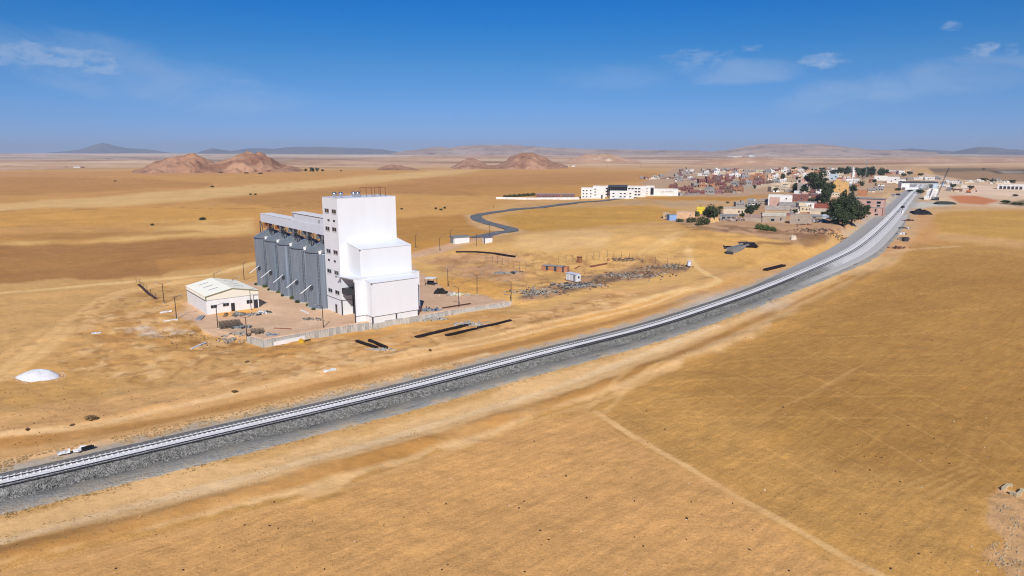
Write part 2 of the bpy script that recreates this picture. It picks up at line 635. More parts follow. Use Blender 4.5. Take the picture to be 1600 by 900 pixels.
def build_ground():
    vs = np.concatenate([np.arange(905, 300, -1.35), np.arange(300, 252, -0.75), np.arange(252, 239.4, -0.35)])
    dep = PITCH + np.arctan((vs - 450) / F_PX)
    r = CAM_H / np.tan(dep)
    r = np.concatenate([[3, 12, 24, 36, 48, 56, 62], r[r > 65], [50000, 70000, 95000]])
    a = np.concatenate([np.arange(-180, -49, 3.0), np.arange(-48.9, 48.9, 0.13), np.arange(50, 180, 3.0)])
    A, RR = np.meshgrid(np.radians(a), r)
    X, Y = RR * np.sin(A), RR * np.cos(A)
    Z = height(X.ravel(), Y.ravel()).reshape(X.shape)
    Z = np.where(RR > 26000, Z * 0 - 5, Z)
    nr, nc = X.shape
    V = np.stack([X, Y, Z], -1).reshape(-1, 3)
    me = np_mesh('ground', V, grid_faces(nr, nc, True)[:, ::-1], M_ground, True)
    # -------- colour of the soil: fields, tracks, dumps
    x, y, z = V[:, 0].astype(float), V[:, 1].astype(float), V[:, 2].astype(float)
    d = np.maximum(y * math.cos(PITCH) + (CAM_H - z) * math.sin(PITCH), 5.0)
    u = 800 + F_PX * x / d
    v = 450 - F_PX * (y * math.sin(PITCH) + (z - CAM_H) * math.cos(PITCH)) / d
    front = y > 10
    u = np.where(front, u, 800)
    v = np.where(front, v, 900)
    rr = np.hypot(x, y)
    # ragged edges: plan position disturbed by noise, more across than along
    px = np.clip((v - HOR) / 260, 0.06, 1.6)
    un = u + 16 * px * fbm(x / (3 + rr / 40), y / (3 + rr / 30), 3)
    vn = v + 5 * px * fbm(x / (3 + rr / 30) + 9, y / (3 + rr / 22), 4)
    col = np.empty((len(x), 3))
    col[:] = C(204, 160, 104)
    stub = np.full(len(x), 0.5)

    def put(m, c):
        col[:] = col * (1 - m[:, None]) + np.asarray(c)[None, :] * m[:, None]

    def poly(pts, c, soft0=4, op=1.0, stb=None, tex=None):
        soft = soft0 * 1.5
        us, vs_ = [p[0] for p in pts], [p[1] for p in pts]
        b = (un > min(us) - 4 * soft) & (un < max(us) + 4 * soft) & (vn > min(vs_) - 4 * soft) & (vn < max(vs_) + 4 * soft) & front
        if not b.any():
            return
        uu, vv = un[b], vn[b]
        k = 3.0                               # fields are seen very flat: weigh the vertical distance
        dd, _, _ = dpoly(uu, vv * k, [(p, q * k) for p, q in pts] + [(pts[0][0], pts[0][1] * k)])
        s = np.where(inpoly(uu, vv, pts), dd, -dd)
        m = sstep(s, -soft, soft) * op
        if tex is not None:
            sc, lo, hi = tex
            m = m * sstep(fbm(x[b] / sc, y[b] / sc * 0.8, 4), lo, hi)
        mm = np.zeros(len(x))
        mm[b] = m
        put(mm, c)
        if stb is not None:
            stub[:] = stub * (1 - mm) + stb * mm

    def line(pts, c, w, op=1.0, twin=0.0, smooth=True):
        P = [flat(*p) for p in pts]
        if smooth and len(P) > 2:
            seg = np.linalg.norm(np.diff(np.array(P), axis=0), axis=1).sum()
            P = [tuple(q) for q in catmull(P, max(3.0, seg / 40))]
        xs, ys = [p[0] for p in P], [p[1] for p in P]
        b = (x > min(xs) - 3 * w - 5) & (x < max(xs) + 3 * w + 5) & (y > min(ys) - 3 * w - 5) & (y < max(ys) + 3 * w + 5)
        if not b.any():
            return
        xx, yy = x[b], y[b]
        dd, arc, _ = dpoly(xx, yy, P)
        dd = dd + 0.14 * w * fbm(xx / (2.5 * w + 1), yy / (2.5 * w + 1), 3)
        if twin:
            dd = np.abs(dd - twin)
        m = (1 - sstep(dd, 0.25 * w, 0.75 * w)) * op * (0.95 + 0.25 * fbm(xx / 9, yy / 9, 3))
        mm = np.zeros(len(x))
        mm[b] = np.clip(m, 0, 1)
        put(mm, c)
        stub[:] = stub * (1 - mm)

    # far plain, from the horizon forward
    far = sstep(rr, 1500, 3200)
    put(far, C(196, 160, 128))
    n = fbm(x / 1500 + 40, y / 420, 4)
    put(far * sstep(n, -0.1, 0.5) * 0.8, C(214, 176, 140))
    put(far * sstep(-n, 0.1, 0.55) * 0.75, C(160, 118, 84))
    n = fbm(x / 600 - 7, y / 240 + 3, 4)
    put(far * sstep(n, 0.25, 0.6) * 0.6, C(226, 200, 172))
    put(far * sstep(-n, 0.35, 0.7) * 0.55, C(132, 96, 70))
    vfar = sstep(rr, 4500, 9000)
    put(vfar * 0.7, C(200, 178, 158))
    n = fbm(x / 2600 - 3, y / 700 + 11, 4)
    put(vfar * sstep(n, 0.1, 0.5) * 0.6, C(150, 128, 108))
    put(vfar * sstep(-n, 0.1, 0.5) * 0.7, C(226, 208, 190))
    # banded fields of the middle distance, left half
    gold, gold2, brown, brown2, pale = C(212, 164, 96), C(200, 150, 90), C(166, 120, 72), C(182, 134, 80), C(218, 178, 120)
    poly([(-400, 266), (500, 266), (900, 262), (1130, 270), (1040, 300), (800, 312), (745, 338), (760, 360), (700, 388), (600, 410), (-500, 440)], gold2, 8, 1, 0.5)
    poly([(-400, 274), (120, 276), (330, 286), (330, 292), (40, 304), (-400, 308)], brown2, 5, 0.85)
    poly([(-400, 270), (400, 268), (420, 272), (150, 276), (-400, 275)], C(196, 146, 96), 3, 0.8)
    poly([(-400, 322), (0, 318), (160, 308), (330, 294), (520, 280), (680, 266), (760, 264), (700, 274), (560, 288), (380, 306), (200, 322), (0, 330), (-400, 336)], pale, 5, 0.9)
    poly([(330, 312), (560, 292), (720, 280), (900, 276), (1010, 281), (900, 290), (760, 300), (700, 320), (560, 330), (420, 326)], brown2, 7, 0.9)
    poly([(640, 280), (800, 272), (1000, 268), (1060, 276), (940, 282), (760, 286), (660, 290)], C(188, 138, 84), 4, 0.8)
    poly([(700, 296), (860, 290), (1000, 292), (900, 302), (780, 306)], C(196, 144, 82), 4, 0.9)
    poly([(540, 302), (760, 306), (740, 334), (540, 346)], C(206, 156, 92), 5, 0.9)
    poly([(540, 350), (735, 334), (760, 350), (720, 362), (540, 372)], C(182, 132, 70), 4, 0.9)
    poly([(620, 368), (770, 352), (780, 362), (690, 384), (620, 396)], C(188, 138, 72), 4, 0.9)
    poly([(-400, 340), (200, 324), (420, 324), (430, 344), (200, 352), (-400, 362)], C(206, 154, 84), 5, 0.9)
    poly([(-400, 350), (100, 346), (400, 342), (400, 366), (100, 380), (-400, 392)], C(222, 180, 116), 6, 0.85, None, (60, -0.5, 0.3))
    poly([(-400, 390), (100, 382), (400, 370), (402, 396), (300, 408), (250, 430), (140, 436), (-400, 452)], brown, 5, 0.95, 0.9)
    poly([(-400, 372), (60, 366), (300, 360), (330, 364), (60, 376), (-400, 384)], C(172, 124, 70), 4, 0.6)
    poly([(250, 404), (400, 396), (400, 412), (330, 418), (250, 424)], C(186, 134, 78), 4, 0.8)
    line([(0, 332), (250, 326), (420, 326), (640, 300)], C(160, 112, 66), 3.0, 0.6)
    line([(110, 278), (250, 284), (330, 290), (430, 293), (520, 296), (640, 300), (740, 306), (1000, 312)], C(170, 120, 84), 4.0, 0.7)
    line([(430, 290), (520, 300), (700, 300)], C(196, 150, 110), 4.0, 0.5)
    line([(-200, 470), (60, 452), (180, 442), (330, 430), (400, 412)], C(228, 190, 132), 5, 0.85)
    # fields inside the bend of the tarmac road and behind the village
    poly([(770, 340), (830, 326), (1000, 322), (1100, 332), (1060, 346), (960, 352), (880, 360), (815, 364)], C(196, 148, 76), 4, 0.95, 0.6)
    poly([(800, 318), (990, 312), (1230, 296), (1240, 304), (1120, 313), (1000, 318), (820, 326)], C(194, 152, 104), 3, 0.9)
    poly([(1000, 310), (1160, 306), (1236, 292), (1240, 300), (1180, 310), (1040, 316)], C(190, 136, 62), 2.5, 0.95)
    poly([(900, 318), (1000, 314), (1190, 312), (1210, 326), (1120, 330), (1000, 322)], C(186, 158, 128), 3, 0.7, None, (18, -0.4, 0.4))
    # pale sand of the knoll and building site
    poly([(640, 400), (760, 384), (830, 366), (960, 358), (1060, 350), (1120, 380), (1110, 420), (1040, 470), (900, 520), (800, 500), (800, 470), (640, 430)], C(218, 172, 108), 8, 0.9)
    poly([(800, 370), (880, 362), (960, 362), (940, 384), (860, 392), (800, 386)], C(228, 186, 128), 8, 0.8)
    poly([(650, 402), (800, 392), (840, 414), (820, 436), (740, 440), (660, 420)], C(196, 152, 116), 8, 0.8, None, (14, -0.6, 0.4))
    poly([(690, 400), (780, 410), (810, 424), (760, 432), (690, 420)], C(180, 140, 112), 6, 0.6, None, (5, -0.3, 0.5))
    poly([(660, 440), (700, 430), (760, 440), (800, 446), (780, 466), (700, 456)], C(214, 158, 84), 5, 0.7)
    poly([(640, 430), (680, 446), (740, 462), (798, 472), (720, 488), (655, 492)], C(196, 160, 132), 5, 0.9, 0.1)
    # burnt dump strip
    poly([(806, 462), (830, 448), (880, 440), (940, 426), (1000, 414), (1075, 414), (1076, 420), (1000, 436), (920, 452), (850, 464), (812, 470)], C(176, 138, 104), 4, 0.95, 1.0)
    poly([(806, 462), (830, 448), (880, 440), (940, 426), (1000, 418), (1070, 414), (1070, 420), (1000, 434), (920, 450), (850, 462)], C(112, 92, 78), 4, 0.75, 1.0, (3.0, 0.0, 0.5))
    poly([(945, 402), (1000, 406), (1060, 412), (1050, 418), (960, 408)], C(150, 116, 88), 3, 0.8, None, (4, -0.2, 0.4))
    # strip between compound and railway
    poly([(-200, 690), (0, 655), (300, 590), (480, 545), (560, 528), (700, 505), (830, 480), (1000, 450), (1110, 436), (1200, 420), (1290, 392), (1290, 402), (1100, 476), (850, 545), (560, 616), (0, 738), (-200, 770)], C(214, 166, 112), 8, 0.9)
    poly([(700, 560), (860, 510), (1000, 470), (1110, 440), (1170, 430), (1100, 462), (950, 508), (780, 556)], C(218, 164, 96), 6, 0.8)
    poly([(380, 545), (480, 532), (600, 512), (740, 492), (800, 486), (760, 510), (640, 540), (500, 560), (400, 560)], C(206, 150, 84), 6, 0.75, None, (9, -0.6, 0.3))
    poly([(120, 500), (250, 470), (330, 505), (400, 545), (330, 570), (200, 580), (60, 560)], C(206, 158, 100), 10, 0.7, 0.6)
    poly([(250, 515), (340, 510), (390, 532), (340, 545), (270, 540)], C(150, 108, 62), 5, 0.8, 1.0, (3.0, -0.1, 0.45))
    poly([(180, 518), (262, 512), (300, 522), (230, 534), (190, 530)], C(222, 200, 178), 4, 0.8, 0.3, (2.5, -0.4, 0.3))
    poly([(20, 560), (120, 560), (180, 600), (60, 640), (-60, 620)], C(196, 148, 86), 9, 0.6, 0.6)
    line([(-100, 712), (0, 692), (150, 672), (300, 645), (420, 620), (560, 590), (700, 560), (900, 516), (1040, 478), (1100, 455)], C(188, 138, 82), 4.2, 0.95)
    line([(-60, 738), (0, 722), (300, 662), (560, 604), (760, 552)], C(232, 192, 146), 2.6, 0.85)
    line([(-100, 690), (100, 668), (300, 628), (500, 588)], C(230, 188, 138), 2.2, 0.8)
    line([(460, 588), (640, 556), (860, 510), (1000, 476), (1060, 456)], C(234, 192, 138), 1.2, 0.85, 1.6)
    line([(0, 590), (50, 556), (100, 518), (140, 486), (200, 454), (330, 436)], C(226, 182, 124), 3.0, 0.8, 1.7)
    line([(0, 560), (100, 500), (180, 462), (260, 440)], C(222, 176, 118), 2.6, 0.5)
    line([(1118, 372), (1095, 384), (1076, 398), (1080, 412), (1110, 432), (1124, 438), (1105, 446), (1060, 456), (980, 474)], C(232, 192, 134), 3.2, 0.9)
    line([(1040, 392), (1070, 376), (1096, 358), (1110, 348)], C(228, 186, 128), 2.6, 0.8, 1.6)
    line([(960, 420), (1010, 402), (1060, 380), (1100, 352)], C(226, 184, 124), 2.6, 0.6, 1.6)
    poly([(1060, 352), (1130, 352), (1290, 372), (1280, 396), (1190, 416), (1120, 420), (1090, 400)], C(214, 166, 98), 8, 0.9)
    # soil turned over around the building site
    site = [(150, 470), (260, 440), (330, 505), (400, 545), (560, 530), (800, 490), (900, 470), (1010, 455), (960, 480), (760, 520), (620, 560), (420, 600), (200, 600), (80, 560)]
    poly(site, C(176, 128, 74), 8, 0.6, None, (5.5, 0.05, 0.6))
    poly(site, C(228, 188, 138), 8, 0.6, None, (4.0, 0.1, 0.65))
    poly(site, C(150, 108, 66), 8, 0.5, None, (1.8, 0.3, 0.7))
    mid_ = [(660, 400), (800, 392), (960, 400), (1080, 396), (1060, 412), (940, 424), (860, 442), (800, 455), (700, 440)]
    poly(mid_, C(186, 140, 90), 6, 0.6, None, (6, 0.0, 0.5))
    poly(mid_, C(150, 112, 76), 6, 0.5, None, (2.2, 0.25, 0.7))
    poly([(1050, 350), (1280, 372), (1290, 396), (1120, 430), (1080, 400)], C(190, 142, 84), 8, 0.5, None, (9, 0.0, 0.5))
    # village dirt
    poly([(1030, 342), (1060, 334), (1130, 326), (1200, 304), (1330, 300), (1372, 330), (1330, 352), (1262, 384), (1180, 366), (1120, 362), (1060, 350)], C(186, 148, 116), 5, 0.95, 0.4)
    poly([(1120, 352), (1200, 356), (1300, 362), (1330, 350), (1300, 376), (1200, 370), (1130, 362)], C(132, 98, 74), 4, 0.85, 0.6, (9, -0.4, 0.4))
    poly([(1060, 350), (1160, 350), (1150, 358), (1080, 360)], C(140, 104, 70), 3, 0.6, None, (9, -0.4, 0.4))
    poly([(1240, 372), (1290, 366), (1300, 380), (1250, 386)], C(146, 106, 64), 3, 0.7)
    poly([(1150, 376), (1240, 376), (1230, 380), (1160, 382)], C(150, 112, 74), 2, 0.8)
    poly([(1264, 402), (1300, 384), (1345, 352), (1384, 330), (1392, 338), (1350, 366), (1310, 394), (1280, 408)], C(212, 166, 100), 3, 0.9, 0.4)
    # town ground
    poly([(1000, 286), (1060, 262), (1250, 258), (1420, 262), (1440, 290), (1400, 330), (1340, 318), (1250, 300), (1160, 306), (1050, 308)], C(186, 156, 130), 5, 0.9, 0.3)
    poly([(1330, 284), (1400, 284), (1420, 300), (1385, 318), (1365, 312)], C(202, 164, 122), 4, 0.8)
    poly([(1300, 284), (1380, 282), (1400, 292), (1340, 298)], C(190, 160, 134), 3, 0.8)
    poly([(1450, 262), (1640, 262), (1700, 285), (1560, 290), (1470, 282)], C(156, 126, 100), 3, 0.9, 0.4)
    poly([(1540, 266), (1660, 264), (1660, 273), (1560, 272)], C(100, 88, 70), 2, 0.9)
    poly([(1450, 264), (1560, 263), (1540, 268), (1460, 270)], C(124, 104, 82), 2, 0.9)
    poly([(1560, 267), (1600, 268), (1600, 271), (1570, 271)], C(170, 160, 150), 1.5, 0.7)
    poly([(1440, 270), (1510, 282), (1640, 286), (1640, 326), (1480, 322), (1440, 312)], C(214, 184, 156), 4, 0.95, 0.2)
    poly([(1470, 282), (1520, 290), (1600, 296), (1700, 300), (1700, 310), (1500, 306)], C(226, 196, 172), 3, 0.9)
    poly([(1480, 307), (1520, 306), (1560, 314), (1540, 320), (1500, 318)], C(196, 122, 78), 3, 0.95)
    poly([(1560, 318), (1600, 312), (1660, 312), (1660, 322), (1590, 322)], C(110, 98, 60), 3, 0.9)
    poly([(1400, 335), (1440, 318), (1480, 320), (1640, 326), (1640, 332), (1480, 330), (1450, 350), (1420, 390), (1380, 400)], C(206, 166, 124), 4, 0.9)
    poly([(1424, 316), (1486, 316), (1486, 322), (1440, 326), (1420, 324)], C(198, 194, 184), 3, 0.9, 0.1)
    # right-hand field
    poly([(1460, 334), (1520, 328), (1700, 326), (2200, 345), (2200, 380), (1600, 374), (1480, 362), (1440, 372)], C(196, 150, 80), 5, 0.95, 0.7)
    line([(1430, 362), (1480, 368), (1560, 376), (1640, 386), (1750, 400)], C(206, 158, 106), 6, 0.8)
    poly([(1400, 400), (1450, 372), (1600, 386), (2200, 460), (2200, 1000), (100, 1000), (-100, 960), (-100, 900), (300, 815), (520, 755), (830, 652), (1000, 592), (1190, 510), (1330, 440)], C(192, 145, 84), 8, 1, 1.0)
    poly([(1450, 560), (1600, 520), (1600, 640), (1450, 680), (1200, 700), (1250, 620)], C(190, 140, 74), 30, 0.6)
    poly([(700, 690), (830, 650), (960, 640), (1100, 720), (1300, 850), (1000, 880), (800, 780)], C(184, 138, 84), 20, 0.6, None, (6, -0.3, 0.5))
    poly([(1050, 570), (1300, 460), (1500, 430), (1600, 440), (1600, 520), (1350, 560), (1180, 640)], C(196, 146, 82), 30, 0.6)
    # strips along the near side of the line
    poly([(-200, 850), (0, 810), (250, 742), (500, 690), (700, 638), (900, 574), (1100, 508), (1220, 460), (1330, 412), (1392, 388), (1420, 372), (1400, 410), (1330, 440), (1190, 512), (1000, 594), (830, 652), (520, 755), (300, 815), (0, 880), (-200, 920)], C(222, 180, 128), 8, 0.95, 0.3)
    line([(-200, 918), (0, 868), (200, 820), (420, 764), (640, 700), (830, 636), (1000, 578), (1180, 500), (1330, 430)], C(186, 136, 78), 4.2, 1.0)
    line([(-100, 872), (0, 845), (200, 790), (400, 742), (640, 674), (860, 604), (1000, 555), (1120, 508)], C(232, 196, 150), 2.6, 0.95)
    line([(-100, 930), (150, 868), (420, 796), (600, 742), (830, 656), (940, 622), (1060, 574)], C(220, 174, 118), 1.6, 0.65)
    line([(930, 640), (1000, 578), (1080, 546), (1200, 490), (1310, 440)], C(222, 178, 122), 1.1, 0.5, 1.8)
    line([(1224, 495), (1236, 476), (1290, 450), (1400, 400)], C(224, 180, 126), 1.0, 0.6, 1.5)
    line([(1380, 398), (1420, 380), (1446, 376), (1450, 350), (1440, 330)], C(206, 150, 100), 10, 0.6)
    line([(1390, 394), (1440, 388), (1500, 384)], C(224, 186, 140), 4, 0.7)
    # footpath across the near field, arcs of the plough
    line([(930, 640), (985, 676), (1060, 722), (1150, 776), (1250, 834), (1365, 898), (1450, 950)], C(224, 180, 124), 1.2, 0.9)
    line([(910, 634), (975, 682), (1060, 730), (1150, 786), (1240, 840), (1340, 898)], C(206, 158, 96), 0.8, 0.5)
    poly([(-200, 930), (300, 826), (520, 766), (830, 656), (930, 645), (1080, 740), (1360, 905), (1300, 1000), (-200, 1000)], C(208, 158, 102), 12, 0.8)
    poly([(1040, 600), (1190, 520), (1330, 450), (1450, 396), (1600, 400), (2200, 470), (2200, 900), (1500, 760), (1250, 700)], C(172, 128, 70), 40, 0.85)
    # single vehicle ruts and drill lines over the near field
    for k in range(16):
        o_ = k * 11
        line([(1330 - o_ * 2.6, 452 + o_ * 1.25), (1450 - o_ * 2.2, 420 + o_ * 1.4), (1600 - o_, 392 + o_ * 1.6)], C(212, 162, 96) if k % 2 else C(178, 128, 68), 0.5, 0.5)
    for k in range(8):
        line([(1180 + 16 * k, 652 - 6 * k), (1240 + 12 * k, 628 - 6 * k), (1300 + 8 * k, 598 - 5 * k)], C(204, 158, 100), 0.35, 0.3)
    for k in range(12):
        line([(960 + 26 * k, 640 - 9 * k), (1120 + 30 * k, 736 - 10 * k), (1420 + 34 * k, 915 - 8 * k)], C(210, 162, 98) if k % 2 else C(180, 132, 72), 0.35, 0.4)
    for k in range(9):
        line([(1470 - 9 * k, 790 - 4 * k), (1500 - 8 * k, 770 - 3 * k), (1540 - 5 * k, 748 - 3 * k)], C(206, 160, 98) if k % 2 else C(168, 122, 64), 0.45, 0.5)
    poly([(1556, 772), (1576, 762), (1600, 764), (1700, 790), (1700, 960), (1560, 905), (1528, 872), (1540, 826)], C(200, 158, 114), 5, 0.95, 0.8)
    poly([(1556, 772), (1600, 770), (1700, 800), (1700, 960), (1570, 900), (1530, 870)], C(156, 124, 86), 5, 0.6, None, (1.6, 0.15, 0.55))
    # compound yard and its tarmac-less access road
    poly([(262, 498), (292, 474), (345, 446), (398, 440), (480, 440), (640, 404), (650, 430), (700, 455), (798, 471), (655, 494), (553, 508), (480, 520), (412, 531), (387, 527), (330, 520)], C(204, 170, 144), 3, 0.95, 0.1)
    poly([(400, 470), (470, 490), (520, 506), (480, 516), (410, 520), (400, 490)], C(216, 184, 158), 6, 0.7, None, (7, -0.4, 0.3))
    poly([(398, 440), (420, 448), (470, 472), (512, 484), (512, 492), (470, 480), (400, 452)], C(204, 176, 150), 3, 0.7)
    poly([(330, 484), (405, 478), (404, 486), (360, 494)], C(222, 164, 88), 3, 0.9)
    line([(640, 402), (690, 392), (730, 383), (775, 372)], C(206, 168, 140), 9.5, 0.95)
    line([(735, 338), (752, 352), (780, 362), (810, 365), (780, 372)], C(216, 182, 142), 13, 0.6)
    # the formation's edge mixes gravel into the soil
    dr, _, sd2 = dpoly(x, y, RAILC)
    g = (1 - sstep(dr + 1.4 * fbm(x / 2.2, y / 2.2, 3), 6.0, 9.5)) * (rr < 900)
    put(g * 0.9, C(176, 168, 158))
    wide = (1 - sstep(dr + 3 * fbm(x / 6, y / 6, 3), 8, 15)) * sstep(y, 330, 420) * (1 - sstep(y, 800, 840))
    put(wide * 0.85, C(172, 168, 164))
    gx, gy = flat(1150, 470, 0)
    put(np.exp(-(((x - gx) / 14) ** 2 + ((y - gy) / 12) ** 2)) * (dr < 16) * 0.85, C(186, 180, 172))
    # broad mottling that belongs to the soil
    mot = fbm(x / 30 + 5, y / 30, 4)
    ca, sa = math.cos(R_(41)), math.sin(R_(41))
    al, ac = x * ca + y * sa, -x * sa + y * ca
    drill = fbm(al / 70, ac / 5.5, 4)
    col *= (1 + 0.055 * mot + 0.04 * drill * stub * (rr < 700))[:, None]
    at_ = me.attributes.new('soil', 'FLOAT_COLOR', 'POINT')
    at_.data.foreach_set('color', np.concatenate([np.clip(col, 0.003, 0.9), stub[:, None]], 1).astype(np.float32).ravel())
    return struct(link('ground', me))


def ground_material():
    m = bpy.data.materials.new('dry_soil')
    m.use_nodes = True
    t = m.node_tree
    b = t.nodes['Principled BSDF']
    b.inputs['Roughness'].default_value = 0.95
    b.inputs['Specular IOR Level'].default_value = 0.1
    a = N(t, 'ShaderNodeAttribute', attribute_name='soil')
    g = N(t, 'ShaderNodeNewGeometry')
    p = g.outputs['Position']
    stub = a.outputs['Alpha']
    mp = N(t, 'ShaderNodeMapping', vector_type='TEXTURE')
    mp.inputs['Rotation'].default_value = (0, 0, R_(41))
    mp.inputs['Scale'].default_value = (9.0, 1.0, 1.0)
    t.links.new(p, mp.inputs[0])
    rows = noise_(t, mp.outputs[0], 1.3, 5, 0.65)
    n0 = noise_(t, p, 0.07, 5, 0.6)
    n1 = noise_(t, p, 0.55, 5, 0.65)
    n2 = noise_(t, p, 3.2, 4, 0.7)
    f = math_(t, 'MULTIPLY', ramp(t, n0, 0.3, 0.7, 0.94, 1.06), ramp(t, n1, 0.3, 0.7, 0.93, 1.07))
    amp = math_(t, 'MULTIPLY_ADD', stub, 0.30, 0.10)
    f2 = math_(t, 'MULTIPLY_ADD', math_(t, 'SUBTRACT', n2, 0.5), math_(t, 'MULTIPLY', amp, 2.4), 1.0)
    f3 = math_(t, 'MULTIPLY_ADD', math_(t, 'SUBTRACT', rows, 0.5), math_(t, 'MULTIPLY', stub, 0.75), 1.0)
    f = math_(t, 'MULTIPLY', math_(t, 'MULTIPLY', f, f2), f3)
    sc = N(t, 'ShaderNodeVectorMath', operation='SCALE')
    t.links.new(a.outputs['Color'], sc.inputs[0])
    t.links.new(f, sc.inputs['Scale'])
    # straw and bare clods speckled through the stubble
    n4 = noise_(t, p, 5.5, 3, 0.7)
    sp = math_(t, 'MULTIPLY', ramp(t, n4, 0.60, 0.72), math_(t, 'MULTIPLY', stub, 0.45))
    c = mixrgb(t, sp, sc.outputs[0], lin(232, 192, 120))
    sp2 = math_(t, 'MULTIPLY', ramp(t, n4, 0.40, 0.29), math_(t, 'MULTIPLY_ADD', stub, 0.45, 0.1))
    c = mixrgb(t, sp2, c, lin(118, 80, 40))
    t.links.new(c, b.inputs['Base Color'])
    bn = N(t, 'ShaderNodeBump')
    bn.inputs['Strength'].default_value = 0.8
    bn.inputs['Distance'].default_value = 0.35
    hgt = math_(t, 'ADD', math_(t, 'MULTIPLY', n1, 0.7), math_(t, 'MULTIPLY', n2, 0.25))
    t.links.new(hgt, bn.inputs['Height'])
    t.links.new(bn.outputs[0], b.inputs['Normal'])
    return m


M_ground = ground_material()
GROUND = build_ground()


# ------------------------------------------------------------------ hills and far mountains
def hillmat(name, a, b, c, scale, rough=0.9, bump=2.0):
    m = bpy.data.materials.new(name)
    m.use_nodes = True
    t = m.node_tree
    bs = t.nodes['Principled BSDF']
    bs.inputs['Roughness'].default_value = 0.95
    bs.inputs['Specular IOR Level'].default_value = 0.1
    g = N(t, 'ShaderNodeNewGeometry')
    p = g.outputs['Position']
    n1 = noise_(t, p, scale, 6, 0.65, 0.4)
    n2 = noise_(t, p, scale * 4, 6, 0.7)
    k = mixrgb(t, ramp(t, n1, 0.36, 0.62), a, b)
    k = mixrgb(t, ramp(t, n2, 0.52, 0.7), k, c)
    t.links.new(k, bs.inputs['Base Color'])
    bn = N(t, 'ShaderNodeBump')
    bn.inputs['Distance'].default_value = bump
    t.links.new(n2, bn.inputs['Height'])
    t.links.new(bn.outputs[0], bs.inputs['Normal'])
    return m


M_rock = hillmat('brown_rock', lin(150, 108, 82), lin(182, 140, 110), lin(112, 78, 60), 0.012)
M_far1 = hillmat('hazed_forest_slope', lin(104, 108, 114), lin(120, 118, 116), lin(160, 148, 138), 0.0016, bump=8)  # forest colour paled to put distance haze into it
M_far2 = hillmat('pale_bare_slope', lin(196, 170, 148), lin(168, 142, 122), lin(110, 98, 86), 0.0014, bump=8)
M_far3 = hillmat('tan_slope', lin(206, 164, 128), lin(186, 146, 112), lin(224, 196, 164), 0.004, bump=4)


def ridge(name, dist, crest, depth, m, rough=0.12, n=160, rows=36, base=-4.0, asym=0.5, nscale=0.25):
    """a range of hills: its crest follows the skyline at its own distance, with full flanks before and behind"""
    us = np.array([c[0] for c in crest], float)
    vs_ = np.array([c[1] for c in crest], float)
    uu = np.linspace(us[0], us[-1], n)
    vv = np.interp(uu, us, vs_)
    azs = np.arctan((uu - 800) / F_PX / math.cos(PITCH))
    top = CAM_H - (vv - HOR) / F_PX * dist * 1.0
    top = top + 0
    T = np.linspace(-1, 1, rows)
    X, Y, Z = [], [], []
    width = abs(uu[-1] - uu[0]) / F_PX * dist
    edge = sstep(np.minimum(np.arange(n), np.arange(n)[::-1]) / n, 0, 0.05)
    for t_ in T:
        d = dist + t_ * depth
        prof = (1 - abs(t_) ** 1.3) if t_ < 0 else (1 - abs(t_) ** 1.8)
        x, y = d * np.sin(azs), d * np.cos(azs)
        s = nscale * depth
        nz = np.abs(fbm(x / s + dist, y / s, 5)) - 0.35
        g_ = height(x, y) + base
        hgt = np.maximum(top - g_, 0)
        z = g_ + hgt * np.maximum(prof, 0) * (1 + 0 * edge) + hgt * rough * nz * (1 - abs(t_)) ** 0.5 * (0.25 + abs(t_) * 2.0)
        X.append(x), Y.append(y), Z.append(z)
    V = np.stack([np.array(X), np.array(Y), np.array(Z)], -1).reshape(-1, 3)
    me = np_mesh(name, V, grid_faces(rows, n)[:, ::-1], m, True)
    return struct(link(name, me))


ridge('hill', 1720, [(205, 270), (226, 264), (245, 258), (262, 251), (285, 246), (300, 243), (322, 241.5), (338, 247), (352, 251), (370, 249), (386, 242), (402, 240),
                     (420, 241), (438, 247), (452, 256), (470, 259), (486, 264), (505, 270)], 170, M_rock, 0.45, 220, 48, -3)
ridge('hill', 2300, [(706, 262), (718, 255), (732, 247.5), (742, 247), (752, 252), (764, 258), (778, 258), (795, 249), (806, 241), (818, 238.5), (832, 239),
                     (846, 244), (860, 252), (885, 259)], 220, M_rock, 0.36, 200, 44, -3)
ridge('hill', 3300, [(868, 256), (890, 248), (912, 241), (930, 240), (950, 241), (968, 247), (995, 252)], 340, M_far3, 0.3, 120, 30, -3)
ridge('hill', 1900, [(592, 265), (606, 258), (620, 256.5), (636, 259), (660, 264)], 110, M_rock, 0.5, 60, 24, -2)
ridge('hill', 2500, [(0 - 120, 262), (-40, 257), (40, 255), (120, 256), (180, 258), (260, 262)], 330, M_far3, 0.3, 120, 24, -3)
ridge('hill', 2900, [(1020, 262), (1060, 256), (1105, 248), (1140, 245), (1180, 246), (1215, 249), (1240, 256), (1290, 262)], 420, M_far3, 0.25, 140, 30, -3)
ridge('hill', 5200, [(-140, 248), (-20, 243.5), (90, 244), (170, 243), (260, 244.5), (360, 248)], 650, M_far2, 0.25, 140, 26, -6)
ridge('hill', 5600, [(560, 248), (650, 243.5), (760, 242.5), (860, 243.5), (980, 248)], 650, M_far3, 0.25, 140, 26, -6)
ridge('hill', 4600, [(1270, 250), (1360, 245.5), (1460, 244), (1560, 245), (1640, 243.5), (1780, 250)], 600, M_far3, 0.25, 140, 26, -6)
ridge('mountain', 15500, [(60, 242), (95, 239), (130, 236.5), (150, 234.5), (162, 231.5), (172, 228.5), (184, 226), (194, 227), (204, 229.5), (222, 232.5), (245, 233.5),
                          (268, 236), (290, 239), (330, 242)], 1800, M_far1, 0.25)
